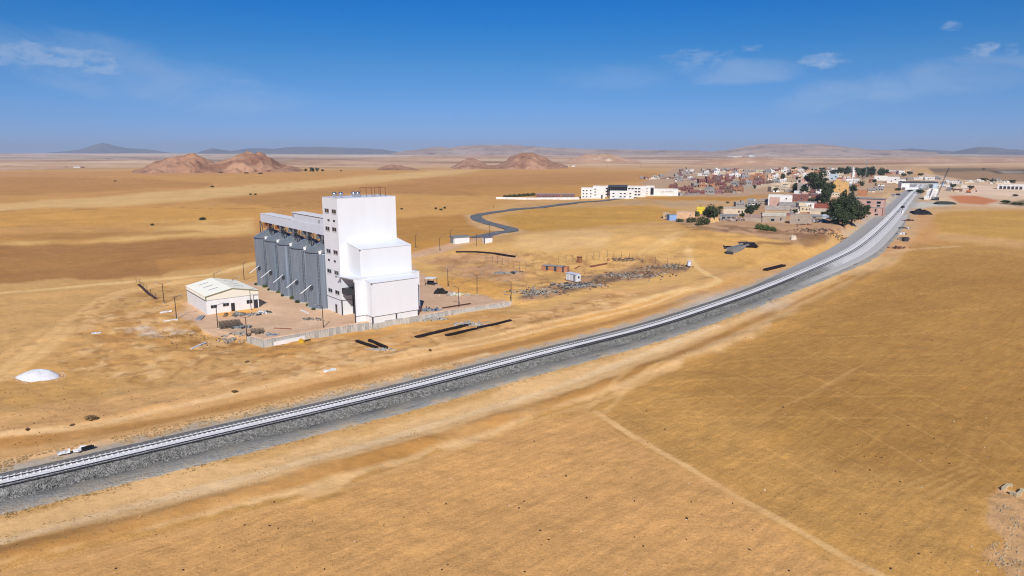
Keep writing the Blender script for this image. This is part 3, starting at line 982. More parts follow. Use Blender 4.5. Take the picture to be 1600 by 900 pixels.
ridge('mountain', 13000, [(325, 239), (338, 235), (350, 232), (362, 234), (380, 236), (400, 233), (418, 232), (440, 233), (460, 231), (500, 230), (540, 231), (580, 232), (604, 233.5),
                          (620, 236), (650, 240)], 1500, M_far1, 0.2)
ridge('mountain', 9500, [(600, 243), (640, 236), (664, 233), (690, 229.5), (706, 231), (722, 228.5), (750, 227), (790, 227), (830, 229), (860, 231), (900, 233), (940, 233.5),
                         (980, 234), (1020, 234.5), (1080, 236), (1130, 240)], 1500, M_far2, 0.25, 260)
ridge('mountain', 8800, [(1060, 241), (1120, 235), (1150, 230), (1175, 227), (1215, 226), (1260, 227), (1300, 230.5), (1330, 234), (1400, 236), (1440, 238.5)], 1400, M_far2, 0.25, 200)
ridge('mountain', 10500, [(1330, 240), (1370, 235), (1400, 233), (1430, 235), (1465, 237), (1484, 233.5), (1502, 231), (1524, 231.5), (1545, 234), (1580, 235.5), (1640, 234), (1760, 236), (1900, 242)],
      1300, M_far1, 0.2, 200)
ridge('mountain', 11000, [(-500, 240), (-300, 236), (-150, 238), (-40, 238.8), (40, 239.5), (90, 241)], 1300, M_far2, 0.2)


# ------------------------------------------------------------------ tarmac road of the compound
def ribbon(pts, hw, lift, m, name, step=4.0):
    P = catmull(pts, step)
    T = np.gradient(P, axis=0)
    T /= np.linalg.norm(T, axis=1)[:, None]
    Nn = np.stack([T[:, 1], -T[:, 0]], 1)
    V, cols = [], 5
    for k in range(cols):
        q = P + Nn * (hw * (k / (cols - 1) * 2 - 1))
        z = np.maximum(height(q[:, 0], q[:, 1]), height(P[:, 0], P[:, 1])) + lift
        V.append(np.stack([q[:, 0], q[:, 1], z], 1))
    V = np.stack(V, 1).reshape(-1, 3)
    # a skirt so that the sheet has a real edge
    return struct(link(name, np_mesh(name, V, grid_faces(len(P), cols), m, True)))


ribbon([flat(*p) for p in [(738, 376.5), (757, 373.8), (777, 369.5), (794, 366), (800, 362.5), (790, 358.5), (771, 353.5), (757, 349.5), (747, 344.5), (744, 340), (756, 336.5), (797, 331)]],
       4.2, 0.14, M_asph, 'road')
ribbon([flat(*p) for p in [(797, 331), (865, 323.5), (940, 316), (992, 310.5)]], 4.4, 0.25, M_asph, 'road', 8.0)
# ------------------------------------------------------------------ railway
def rail_frame(step):
    P = catmull([tuple(p) for p in RAIL[::4]], step)
    T = np.gradient(P, axis=0)
    T /= np.linalg.norm(T, axis=1)[:, None]
    return P, np.stack([T[:, 1], -T[:, 0]], 1), T     # points, normal to the near side, tangent


def px_of(P, z=1.2):
    d = P[:, 1] * math.cos(PITCH) + (CAM_H - z) * math.sin(PITCH)
    return 800 + F_PX * P[:, 0] / np.maximum(d, 1)


def ballast_mat(name, a, b, c, sc=2.5, bump=0.25):
    m = bpy.data.materials.new(name)
    m.use_nodes = True
    t = m.node_tree
    bs = t.nodes['Principled BSDF']
    bs.inputs['Roughness'].default_value = 0.95
    bs.inputs['Specular IOR Level'].default_value = 0.15
    g = N(t, 'ShaderNodeNewGeometry')
    p = g.outputs['Position']
    vo = N(t, 'ShaderNodeTexVoronoi')
    vo.inputs['Scale'].default_value = sc * 1.5
    t.links.new(p, vo.inputs['Vector'])
    sx_ = N(t, 'ShaderNodeSeparateColor')
    t.links.new(vo.outputs['Color'], sx_.inputs[0])
    k = mixrgb(t, sx_.outputs[0], a, b)
    k = mixrgb(t, ramp(t, noise_(t, p, 0.16, 7, 0.7), 0.45, 0.68), k, c)
    t.links.new(k, bs.inputs['Base Color'])
    bn = N(t, 'ShaderNodeBump')
    bn.inputs['Distance'].default_value = bump
    t.links.new(vo.outputs['Distance'], bn.inputs['Height'])
    t.links.new(bn.outputs[0], bs.inputs['Normal'])
    return m


M_balw = ballast_mat('pale_limestone_ballast', lin(216, 214, 212), lin(238, 236, 234), lin(222, 219, 214), 3.0, 0.10)
M_bald = ballast_mat('dark_grey_ballast', lin(98, 97, 92), lin(148, 146, 140), lin(120, 118, 111), 1.8, 0.30)
M_sub = ballast_mat('grey_subballast', lin(128, 126, 119), lin(152, 149, 141), lin(154, 144, 126), 2.0, 0.08)
M_subl = ballast_mat('light_grey_gravel_edge', lin(142, 139, 132), lin(164, 160, 150), lin(188, 168, 140), 2.0, 0.10)


def mixed_ballast(src, name, c):
    m = src.copy()
    m.name = name
    t = m.node_tree
    bs = t.nodes['Principled BSDF']
    old = bs.inputs['Base Color'].links[0].from_socket
    a = N(t, 'ShaderNodeAttribute', attribute_name='pale')
    g = N(t, 'ShaderNodeNewGeometry')
    f = ramp(t, math_(t, 'ADD', a.outputs['Fac'], math_(t, 'MULTIPLY', noise_(t, g.outputs['Position'], .12, 5, .7), .5)), .45, 1.0)
    t.links.new(mixrgb(t, f, old, c), bs.inputs['Base Color'])
    return m


M_balm = mixed_ballast(M_bald, 'shoulder_ballast', lin(206, 203, 199))
M_subm = mixed_ballast(M_sub, 'shoulder_gravel', lin(182, 178, 171))


def pale_attr(o, k):
    a = o.data.attributes.new('pale', 'FLOAT', 'POINT')
    a.data.foreach_set('value', np.repeat(sstep(RU, 1120, 1345), k).astype(np.float32))


def loft(name, prof0, prof1, blend, P, Nn, m, lo, hi, jit=0.0):
    """a band of the embankment: cross-section points (offset, height) blended from prof0 to prof1 along the line"""
    k = len(prof0)
    V = []
    for i in range(len(P)):
        w_ = blend[i]
        for j in range(k):
            o = prof0[j][0] * (1 - w_) + prof1[j][0] * w_
            z = prof0[j][1] * (1 - w_) + prof1[j][1] * w_
            q = P[i] + Nn[i] * o
            if jit and 0 < j < k:
                o2 = jit * vnoise(np.array([q[0] / 1.3]), np.array([q[1] / 1.3]))[0]
                q = q + Nn[i] * o2
            V.append((q[0], q[1], z))
    V = np.array(V)
    F_ = grid_faces(len(P), k)[:, ::-1]
    return V, F_


def band(name, p0_, p1_, P, Nn, blend, m, parent=None, jit=0.0):
    V, F_ = loft(name, p0_, p1_, blend, P, Nn, m, 0, 0, jit)
    return link(name, np_mesh(name, V, F_[:, ::-1], m, False), parent)


RP, RN, RT = rail_frame(1.5)
keep = (RP[:, 1] > 20) & (RP[:, 1] < 1150)
RP, RN, RT = RP[keep], RN[keep], RT[keep]
RU = px_of(RP)
wid = sstep(RU, 1170, 1345)
o = band('railway_bed', [(-5.2, -0.5), (-4.0, 0.42), (-1.6, 0.62), (-0.9, 1.196)], [(-10.5, -0.4), (-8.5, 0.42), (-2.2, 0.62), (-1.3, 1.196)], RP, RN, wid, M_subm, None, 0.12)
pale_attr(o, 4)
struct(o)
o = band('ballast', [(-0.9, 1.2), (-0.5, 1.22), (2.25, 1.22), (2.5, 1.205)], [(-1.3, 1.2), (-1.0, 1.22), (2.3, 1.22), (2.5, 1.205)], RP, RN, wid, M_balw)
struct(o)
cut_i = int(np.argmax(RU > 1285))
o = band('ballast', [(2.5, 1.203), (3.5, 1.19), (3.75, 1.05), (5.0, 0.02), (5.2, -0.05)], [(2.5, 1.203), (4.6, 1.2), (5.2, 1.05), (7.0, 0.1), (7.2, 0.0)], RP, RN, wid, M_balm, None, 0.1)
fade = sstep(RU, 1215, 1345)
at_ = o.data.attributes.new('pale', 'FLOAT', 'POINT')
at_.data.foreach_set('value', np.repeat(fade, 5).astype(np.float32))
struct(o)
o = band('railway_bed', [(5.0, -0.02), (5.1, 0.06), (7.7, 0.02), (7.9, -0.05)], [(5.0, -0.02), (5.4, 0.06), (11.0, 0.02), (11.3, -0.2)], RP, RN, wid, M_subm, None, 0.1)
pale_attr(o, 4)
struct(o)
o = band('gravel_edge', [(7.5, -0.03), (7.7, 0.014), (8.9, -0.03), (9.8, -0.4)], [(10.8, -0.03), (11.0, 0.012), (13.0, -0.05), (14.0, -0.5)], RP, RN, wid, M_subl, None, 0.35)
struct(o)

rp = [(-0.05, 0), (0.05, 0), (0.05, 0.13), (-0.05, 0.13)]


M_rail1 = mat('dusty_rail_steel', (0.17, 0.155, 0.14), 0.55, 0.4, 0.2)


def strip_mesh(off, hw=.24, z=1.228):
    V = []
    i0 = int(np.argmax(RU > 880))
    for i in range(i0, len(RP)):
        for a in (-hw, hw):
            q = RP[i] + RN[i] * (off + a)
            V.append((q[0], q[1], z))
    return np_mesh('stain_shade_strip', np.array(V), grid_faces(len(RP) - i0, 2), M_stain_shade)


M_stain_shade = mat("stained_shaded_ballast", (0.12, 0.115, 0.115), 0.95, 0, 0.4, 1.5)  # rust-stained ballast, with the rails' shadow put into the dark colour


def rail_mesh(off, m=None):
    V, Fs = [], []
    for i in range(0, len(RP)):
        q = RP[i] + RN[i] * off
        for (a, z) in rp:
            w_ = q + RN[i] * a
            V.append((w_[0], w_[1], 1.30 + z))
    n = len(RP)
    F_ = grid_faces(n, 4, True)
    return np_mesh('rail', np.array(V), F_, m or M_rail)


sl = MB().box(-0.12, 0.12, -0.86, 0.86, 0, 0.16).box(-0.10, 0.10, -0.58, -0.38, 0.16, 0.19).box(-0.10, 0.10, 0.38, 0.58, 0.16, 0.19).mesh('sleeper', M_sleeper)
clip = MB().box(-0.15, 0.15, -0.09, 0.09, 0, 0.05).mesh('rail_clip', M_rail)


def track(off, label, z, nmax, group):
    i0 = len(RP) // 8
    t = thing('railway_track', label, 'railway track', (0, 0, 0), 0, group)
    for s in (-0.48, 0.48):
        link('rail', rail_mesh(off + s, M_rail1 if off == 0 and s < 0 else None), t)
        link('stain_shade_strip', strip_mesh(off + s), t)
    # sleepers 0.75 m apart, the nearest 300 as parts, the rest joined
    seg = np.linalg.norm(np.diff(RP, axis=0), axis=1)
    arc = np.concatenate([[0], np.cumsum(seg)])
    ss = np.arange(2, arc[-1] - 2, 0.75)
    xs, ys = np.interp(ss, arc, RP[:, 0]), np.interp(ss, arc, RP[:, 1])
    nx, ny = np.interp(ss, arc, RN[:, 0]), np.interp(ss, arc, RN[:, 1])
    pos = np.stack([xs + nx * off, ys + ny * off], 1)
    pu = px_of(pos)
    vis = np.where(pu > (-20 if off == 0 else 1240))[0]
    rest = MB()
    for c, i in enumerate(vis):
        x, y, a = pos[i, 0], pos[i, 1], math.atan2(-nx[i], ny[i])
        if c < nmax:
            link('sleeper', sl, t, (x, y, z), a)
        else:
            M = Matrix.Translation((x, y, z)) @ Matrix.Rotation(a, 4, 'Z')
            vs = [M @ Vector(p) for p in ((-.12, -.86, 0), (.12, -.86, 0), (.12, .86, 0), (-.12, .86, 0), (-.12, -.86, .16), (.12, -.86, .16), (.12, .86, .16), (-.12, .86, .16))]
            rest.add(vs, [(4, 5, 6, 7), (0, 1, 5, 4), (1, 2, 6, 5), (2, 3, 7, 6), (3, 0, 4, 7)])
    rest.build('sleepers', M_sleeper, t, kind='stuff')


track(0.0, 'railway track with pale concrete sleepers lying bare on white ballast, far side of the line', 1.15, 300, 'tracks of the railway line')
track(2.95, 'railway track bedded in dark grey ballast along the near shoulder of the line', 1.055, 0, 'tracks of the railway line')

# loose stones on the dark shoulder of the embankment
def stones(name, count, place, smin, smax, m, label):
    V, F_ = [], []
    base = np.array([(1, 0, 0), (-1, 0, 0), (0, 1, 0), (0, -1, 0), (0, 0, 1), (0, 0, -1)], float)
    fc = np.array([(0, 2, 4), (2, 1, 4), (1, 3, 4), (3, 0, 4), (2, 0, 5), (1, 2, 5), (3, 1, 5), (0, 3, 5)])
    P = place(count)
    n = len(P)
    s = rng.uniform(smin, smax, (n, 1, 1)) * rng.uniform(0.6, 1.3, (n, 1, 3))
    B = base[None] * s + rng.normal(0, 0.12, (n, 6, 3)) * s
    th = rng.uniform(0, 2 * PI, n)
    c, s_ = np.cos(th)[:, None], np.sin(th)[:, None]
    X = B[:, :, 0] * c - B[:, :, 1] * s_
    Y = B[:, :, 0] * s_ + B[:, :, 1] * c
    Vt = np.stack([X, Y, B[:, :, 2]], -1) + P[:, None, :]
    Ft = (fc[None] + (np.arange(n) * 6)[:, None, None]).reshape(-1, 3)
    ob = link(name, np_mesh(name, Vt.reshape(-1, 3), Ft, m), kind='stuff')
    tag(ob, label, 'stones')
    return ob


def place_shoulder(n):
    i = np.minimum((rng.random(n) ** 1.7 * cut_i * 0.9).astype(int), cut_i - 2)
    k0 = int(np.argmax(RU > -10))
    i = np.clip(i + k0, 0, cut_i - 2)
    f = rng.random(n)
    o_ = 3.7 + f * 1.5
    z = 1.1 - f * 1.05
    q = RP[i] + (RP[i + 1] - RP[i]) * rng.random((n, 1)) + RN[i] * o_[:, None]
    return np.column_stack([q, z])


stones('ballast_stones', 11000, place_shoulder, 0.06, 0.15, mat('dark_ballast_stone', (0.235, 0.23, 0.215), 0.95, 0, 0.75, 1.4), 'coarse dark grey stones covering the near shoulder of the railway')
# ------------------------------------------------------------------ grain plant: everything in the plant's own axes (a along the front, b to the back)
def plant(name, label, cat, a=0.0, b=0.0, z=0.0, group=None):
    x, y = pw(a, b)
    return thing(name, label, cat, (x, y, z), AX, group)


T = plant('grain_elevator', 'tall white clad grain elevator tower with stepped loading annexes in front', 'grain elevator')
TW, TD, TH = 18.5, 9.9, 33.0
# main shaft: walls above the plinth, open roof edge with a low parapet
mb = MB()
mb.box(0, TW, 0, TD, 4.3, TH)
for (x0, x1, y0, y1) in ((0, TW, 0, .25), (0, TW, TD - .25, TD), (0, .25, .25, TD - .25), (TW - .25, TW, .25, TD - .25)):
    mb.box(x0, x1, y0, y1, TH + .002, TH + .32)
wall_ = mb.build('tower_wall', M_white, T)
MB().box(-.03, TW + .02, -.03, TD + .02, TH + .322, TH + .40).build('parapet_cap', M_gal, wall_)
mb = MB().box(0.05, 3.4, 0.05, TD - .05, -1.0, 4.22).box(6.8, TW - .05, 0.05, TD - .05, -1.0, 4.22)
mb.build('plinth_wall', M_white, T)
mb = MB().box(-.06, 3.5, -.06, TD, 4.22, 4.34)
mb.build('base_rail', M_trim, T)
MB().box(-.10, .16, -.10, .16, -1, 4.5).build('corner_post', M_trim, T)
MB().box(3.35, 3.7, -.1, .25, -1, 10.4).build('frame_post', M_trim, T)
MB().beam((3.5, .1, 0.3), (6.8, .1, 4.2), .22).build('brace', M_trim, T)
MB().beam((3.5, .1, 9.0), (6.8, .1, 5.0), .16).build('brace', M_trim, T)
MB().box(3.7, 6.8, .05, .3, 4.25, 4.5).build('frame_beam', M_trim, T)
# middle annex with a lean-to roof
MB().add([(2.2, -.002, 11.7), (18.48, -.002, 11.7), (18.48, -8.2, 11.9), (2.2, -8.2, 11.9), (2.2, -.002, 20.9), (18.48, -.002, 20.9), (18.48, -8.2, 19.65), (2.2, -8.2, 19.65)],
         [(0, 1, 2, 3), (0, 4, 5, 1), (3, 2, 6, 7), (0, 3, 7, 4), (1, 5, 6, 2)], 0).build('annex_wall', M_white, T)
MB().add([(2.1, -.01, 20.95), (18.52, -.01, 20.95), (18.52, -8.32, 19.68), (2.1, -8.32, 19.68), (2.1, -.01, 21.06), (18.52, -.01, 21.06), (18.52, -8.32, 19.80), (2.1, -8.32, 19.80)],
         [(3, 2, 1, 0), (4, 7, 6, 5), (0, 4, 5, 1), (1, 5, 6, 2), (2, 6, 7, 3), (3, 7, 4, 0)]).build('annex_roof', M_white, T)
MB().box(2.0, 2.35, -8.45, -8.15, 19.5, 19.72).build('gutter_outlet', M_trim, T)
MB().tube((2.18, -.05, 20.92), (2.18, -8.3, 19.64), .05, .05, 6).build('gutter', M_frame, T)
# lower annex: a roof over the drive-through, outer wall b = -11
mb = MB()
mb.box(-1.35, 19.3, -11.0, -10.8, 1.9, 12.05)          # front wall
mb.box(19.1, 19.3, -10.8, -.05, 1.9, 12.05)             # right wall
mb.box(5.6, 5.8, -10.8, -.05, 1.9, 12.05)               # wall on the far side of the passage
mb.build('annex_wall', M_white, T)
mb = MB().add([(-1.4, -.4, 11.55), (-1.4, -11.05, 12.1), (19.35, -11.05, 12.1), (19.35, -.4, 11.75), (-1.4, -.4, 11.7), (-1.4, -11.05, 12.25), (19.35, -11.05, 12.25), (19.35, -.4, 11.9)],
              [(3, 2, 1, 0)[::-1], (4, 5, 6, 7)[::-1], (0, 1, 5, 4)[::-1], (1, 2, 6, 5)[::-1], (2, 3, 7, 6)[::-1], (3, 0, 4, 7)[::-1]])
mb.build('annex_roof', M_white, T)
MB().beam((-1.44, -.3, 11.52), (-1.44, -11.0, 12.06), .10, .22).build('canopy_edge', M_frame, T)
MB().box(-1.7, -1.3, -.55, -.15, 11.3, 11.6).build('gutter_outlet', M_trim, T)
MB().box(-1.3, 5.58, -3.2, -3.0, 8.6, 11.5).build('canopy_fascia', M_gal, T)
MB().box(-.4, 5.5, -4.6, -1.2, 6.6, 8.5).build('loading_hopper', M_trim, T)
for (a, b) in ((-1.25, -10.9), (5.4, -3.4)):
    MB().box(a - .12, a + .12, b - .12, b + .12, -1.2, 11.4).build('frame_post', M_trim, T)
# front annex with its own lean-to
MB().add([(2.0, -11.002, 1.9), (16.6, -11.002, 1.9), (16.6, -14.55, 1.9), (2.0, -14.55, 1.9), (2.0, -11.002, 11.65), (16.6, -11.002, 11.65), (16.6, -14.55, 11.2), (2.0, -14.55, 11.2)],
         [(0, 1, 2, 3), (3, 2, 6, 7), (0, 3, 7, 4), (1, 5, 6, 2), (0, 4, 5, 1)]).build('annex_wall', M_white, T)
MB().add([(1.9, -11.004, 11.70), (16.7, -11.004, 11.70), (16.7, -14.68, 11.23), (1.9, -14.68, 11.23), (1.9, -11.004, 11.8), (16.7, -11.004, 11.8), (16.7, -14.68, 11.33), (1.9, -14.68, 11.33)],
         [(3, 2, 1, 0), (4, 7, 6, 5), (0, 4, 5, 1), (1, 5, 6, 2), (2, 6, 7, 3), (3, 7, 4, 0)]).build('annex_roof', M_white, T)
MB().box(1.85, 2.2, -14.85, -14.5, 11.0, 11.25).build('gutter_outlet', M_trim, T)
MB().tube((2.2, -14.64, 11.16), (16.6, -14.64, 11.2), .055, .055, 6).build('gutter', M_frame, T)
# plinth of the annexes
MB().box(2.1, 16.5, -14.47, -11.1, -1.4, 1.78).build('plinth_wall', M_white2, T)
MB().box(-1.27, 2.1, -10.95, -10.85, -1.4, 1.78).build('plinth_wall', M_white2, T)
MB().box(16.5, 19.2, -10.95, -.2, -1.4, 1.78).build('plinth_wall', M_white2, T)
mb = MB().box(1.98, 16.62, -14.57, -11.05, 1.78, 1.90)
mb.build('base_rail', M_trim, T)
MB().box(-1.36, 1.97, -11.02, -10.8, 1.78, 1.90).build('base_rail', M_trim, T)
MB().box(16.64, 19.32, -11.02, -10.8, 1.78, 1.90).build('base_rail', M_trim, T)
for a in (2.1, 9.4, 16.5):
    MB().box(a - .17, a + .17, -14.62, -14.40, -1.4, 1.78).build('base_post', M_trim, T)
MB().box(-1.40, -1.14, -11.06, -10.86, -1.4, 1.9).build('base_post', M_trim, T)
MB().box(19.1, 19.34, -11.06, -10.9, -1.2, 1.9).build('base_post', M_brown, T)
MB().box(2.0, 16.6, -14.75, -14.5, -1.6, -0.02).build('footing', M_conc, T)

# windows on the left face (x = 0, looking to -a)
wf = MB()
wf.box(-.05, .04, -.92, .92, -.52, .52)
wf_me = MB().box(-.06, .05, -.95, -.85, -.55, .55).box(-.06, .05, .85, .95, -.55, .55).box(-.06, .05, -.85, .85, -.55, -.47).box(-.06, .05, -.85, .85, .47, .55) \
    .box(-.055, .05, -.05, .05, -.47, .47).mesh('window', M_frame)
wp_me = MB().box(-.02, .03, -.85, .85, -.47, .47).mesh('pane', M_glass)
sill_me = MB().box(-.14, .0, -1.05, 1.05, -.66, -.57).mesh('sill', M_white2)
sm_me = MB().box(-.05, .04, -.5, .5, -.24, .24).mesh('window', M_trim)
smp_me = MB().box(-.06, .0, -.40, .40, -.16, .16).mesh('pane', M_glass)


def pxw(u, v):
    """height and depth on the left face of the tower"""
    d = pray(u, v)
    t = (PC @ EA) / (d[0] * EA[0] + d[1] * EA[1])
    q = np.array((d[0] * t, d[1] * t)) - PC
    return float(q @ EB), CAM_H + d[2] * t


for (u1, v1, u2, v2) in ((510.7, 329, 521.8, 330.5), (512, 357, 522.5, 358.5), (513.6, 392.2, 524.5, 394.3), (514.8, 423.3, 526, 426.3), (516.4, 453.5, 527.3, 457)):
    for (u, v) in ((u1, v1), (u2, v2)):
        b, z = pxw(u, v)
        w_ = link('window', wf_me, T, (-.002, b, z), 0, (1, 1.5, 1.06))
        link('pane', wp_me, w_)
        link('sill', sill_me, w_)
for (u1, v1, u2, v2) in ((513.5, 344, 522, 345.3), (514, 406, 523.3, 408.3)):
    for (u, v) in ((u1, v1), (u2, v2)):
        b, z = pxw(u, v)
        w_ = link('window', sm_me, T, (-.002, b, z), 0, (1, 1.3, 1.2))
        link('pane', smp_me, w_)
b, z = pxw(526.0, 484.5)
dr_ = MB().box(-.06, .06, b - .55, b + .55, -0.2, 2.5).build('door', M_glass, T)
MB().box(-.09, -.06, b + .38, b + .46, 1.0, 1.2).build('handle', M_chrome, dr_)
MB().box(-.08, .03, b - .66, b - .56, -.2, 2.6).box(-.08, .03, b + .56, b + .66, -.2, 2.6).box(-.08, .03, b - .66, b + .66, 2.5, 2.6).build('frame', M_frame, dr_)

# four turbine ventilators and the red frame on the roof
vt = MB().lathe([(.36, 0), (.36, .75), (.42, .8), (.42, .95), (.66, 1.15), (.72, 1.45), (.62, 1.75), (.32, 1.95), (.05, 2.0)], 14)
vme = vt.mesh('ventilator', M_chrome, True)
for (a, b) in ((1.3, 3.3), (2.6, 1.9), (6.2, 1.2), (7.4, .8)):
    link('ventilator', vme, T, (a, b + 1.0, TH + .02))
MB().box(4.2, 8.8, 1.2, 3.0, TH + .005, TH + .25).build('roof_upstand', M_brown, T)
fr = MB()
for (a, b) in ((10.2, 2.2), (12.0, 2.2), (13.0, 2.2), (14.8, 2.2), (16.4, 2.2)):
    fr.box(a - .06, a + .06, b - .06, b + .06, TH, TH + 2.9)
fr.box(10.2, 12.0, 2.16, 2.24, TH + 2.8, TH + 2.9).box(12.9, 16.4, 2.16, 2.24, TH + 2.85, TH + 2.95).box(12.0, 13.0, 2.14, 2.26, TH + .4, TH + .52)
for a in (10.2, 16.4):
    fr.box(a - .05, a + .05, 2.26, 6.0, TH + 2.82, TH + 2.9).box(a - .06, a + .06, 5.94, 6.06, TH, TH + 2.82)
fr.box(10.2, 16.4, 5.96, 6.04, TH + 2.82, TH + 2.9)
fr.build('roof_frame', M_brown, T)

# ---- five silos
SR, SE, SA = 5.45, 17.0, 19.8
prof = []
z = -0.3
while z < SE - .01:
    prof.append((SR, z))
    prof.append((SR + .035, min(z + .55, SE)))
    z += 1.1
barrel = MB().lathe([(SR, -.3)] + [(SR + (.03 if k % 2 else 0), .2 + k * .7) for k in range(24)] + [(SR, SE)], 72).mesh('barrel', M_galv, True)
rb = MB()
for k in range(36):
    q = 2 * PI * k / 36
    c, s = math.cos(q), math.sin(q)
    rb.beam(((SR + .05) * c, (SR + .05) * s, 0), ((SR + .05) * c, (SR + .05) * s, SE - .05), .11, .09)
rbm = rb.mesh('wall_ribs', M_rib)
roof_me = MB().lathe([(SR + .18, SE - .06), (SR + .2, SE + .06), (1.0, SA - .25)], 48).mesh('roof', M_galvr, False)
rr_ = MB()
for k in range(24):
    q = 2 * PI * k / 24
    c, s = math.cos(q), math.sin(q)
    rr_.beam(((SR + .15) * c, (SR + .15) * s, SE + .10), (1.0 * c, 1.0 * s, SA - .20), .07, .09)
rr_me = rr_.mesh('roof_ribs', M_galv)
cap_me = MB().lathe([(1.08, SA - .3), (1.08, SA + .1), (.9, SA + .25), (.55, SA + .3), (.5, SA + .8), (.05, SA + .82)], 20).mesh('cap', M_galvr)
eave_me = MB().lathe([(SR + .22, SE - .22), (SR + .24, SE - .05), (SR + .05, SE - .03)], 72).mesh('eave_ring', M_trim)
base_me = MB().lathe([(SR + .35, -1.0), (SR + .35, .16), (SR + .02, .2)], 48).mesh('concrete_base', M_conc)
hatch_me = MB().box(-.45, .45, -.3, .3, 0, .35).mesh('hatch', M_white2)
plat_me = MB().box(-.7, .7, -.5, .5, 0, .12).box(-.7, .7, -.55, -.5, .1, 1.2).box(-.7, -.65, -.5, .5, .1, 1.2).box(.65, .7, -.5, .5, .1, 1.2).mesh('platform', M_white2)
pipe_me = MB().tube((0, 0, 0), (-3.4, -.1, -2.2), .13, .13, 8).mesh('chute', M_white2)
sbox_me = MB().box(-.3, .4, -.35, .35, -.6, .4).mesh('discharge_box', M_trim)
ladder = MB()
for s in (-.25, .25):
    ladder.box(s - .03, s + .03, -.05, .05, 0, SE)
for k in range(40):
    ladder.box(-.25, .25, -.03, .03, .3 + k * .42, .35 + k * .42)
lad_me = ladder.mesh('ladder', M_trim)
S_LAB = ['grey corrugated grain silo standing right against the white tower', 'grey corrugated grain silo, second from the white tower',
         'grey corrugated grain silo in the middle of the row of five', 'grey corrugated grain silo, second from the far end of the row',
         'grey corrugated grain silo at the far end of the row, behind the shed']
for k in range(5):
    S = plant('grain_silo', S_LAB[k], 'silo', 2.1, 15.2 + 11.2 * k, 0, 'row of grain silos')
    link('concrete_base', base_me, S)
    bl = link('barrel', barrel, S, None, 0, None, None, mat('galvanised_silo_steel_%s' % ('dull', 'worn', 'bright')[k % 3], [(0.225, 0.27, 0.33), (0.25, 0.295, 0.355), (0.265, 0.315, 0.385)][k % 3], 0.38, 0.45, 0.28, 1.3 + .3 * k, 0, 0.5, (1, 1, 0.03)))
    link('wall_ribs', rbm, bl, kind='stuff')
    rf = link('roof', roof_me, S)
    link('roof_ribs', rr_me, rf, kind='stuff')
    link('cap', cap_me, S)
    link('eave_ring', eave_me, S)
    link('hatch', hatch_me, S, (-2.6, -.8, SE + 1.35), .3, (.6, .6, .5))
    link('platform', plat_me, S, (-3.0, -4.3, SE - .4), R_(39), (.75, .75, .85))
    link('chute', pipe_me, S, (-SR + .1, -1.6, 7.2))
    link('discharge_box', sbox_me, S, (-SR - .1, -1.9, 6.6))
    link('ladder', lad_me, S, (-SR * .70, -SR * .74, 0), R_(-45))

# ---- conveyor gallery over the silos
G = plant('conveyor_gallery', 'pale grey enclosed conveyor gallery running over the silo tops to the tower', 'conveyor gallery')
MB().box(0.2, 4.0, 10.0, 63.5, 22.1, 24.9).build('enclosure', M_gal, G)
MB().box(.35, 3.9, 10.0, 34.2, 24.902, 27.2).build('upper_enclosure', M_gal, G)
MB().add([(.1, 9.95, 27.2), (4.1, 9.95, 27.2), (4.1, 34.4, 27.2), (.1, 34.4, 27.2), (.1, 9.95, 27.36), (4.1, 9.95, 27.36), (4.1, 34.4, 27.36), (.1, 34.4, 27.36)],
         [(3, 2, 1, 0), (4, 5, 6, 7), (0, 1, 5, 4), (1, 2, 6, 5), (2, 3, 7, 6), (3, 0, 4, 7)]).build('roof', M_white2, G)
MB().box(.1, 4.1, 34.4, 63.6, 24.9, 25.0).build('roof', M_white2, G)
MB().box(.30, .36, 10.2, 34.1, 27.02, 27.19).build('eave_line', M_trim, G)
for (b, z) in ((13.5, 25.9), (33.4, 26.3)):
    w_ = MB().box(.25, .36, b - .35, b + .35, z - .45, z + .45).build('window', M_frame, G)
    MB().box(.22, .26, b - .25, b + .25, z - .35, z + .35).build('pane', M_glass, w_)
for k in range(5):
    b0 = 15.2 + 11.2 * k
    for db in (-5.6, 5.6):
        if db < 0 and k > 0:
            continue
        for a in (.6, 3.6):
            if b0 + db < 11:
                continue
            MB().box(a - .12, a + .12, b0 + db - .12, b0 + db + .12, 0, 22.1).build('leg', M_trim, G)
    br = MB()
    br.beam((.6, b0 - 3.4, 20.0), (.6, b0 - 5.2, 22.1), .16).beam((.6, b0 + 3.2, 20.0), (.6, b0 + 5.2, 22.1), .16)
    br.beam((.6, b0 - 3.6, 18.6), (.6, b0 - 3.6, 22.1), .14).beam((.6, b0 + 3.4, 18.6), (.6, b0 + 3.4, 22.1), .14).beam((.6, b0 - 3.4, 20.2), (.6, b0 + 3.4, 20.2), .14)
    br.build('truss', M_trim, G)
    MB().tube((1.6, b0 + 3.0, 22.1), (1.9, b0 + .6, 20.0), .30, .30, 10).build('spout', M_galvr, G)
    MB().tube((1.2, b0 - 3.2, 22.1), (1.7, b0 - .6, 20.0), .26, .26, 10).build('spout', M_galvr, G)
    MB().box(.4, 1.5, b0 - .7 + 1.2, b0 + .35 + 1.2, 20.5, 21.7).build('drive_motor', M_orange if k > 2 else M_galvr, G)
    MB().box(.5, 1.3, b0 - 3.4, b0 - 2.0, 20.6, 22.05).build('gearbox', M_orange if k > 3 else M_galvr, G)

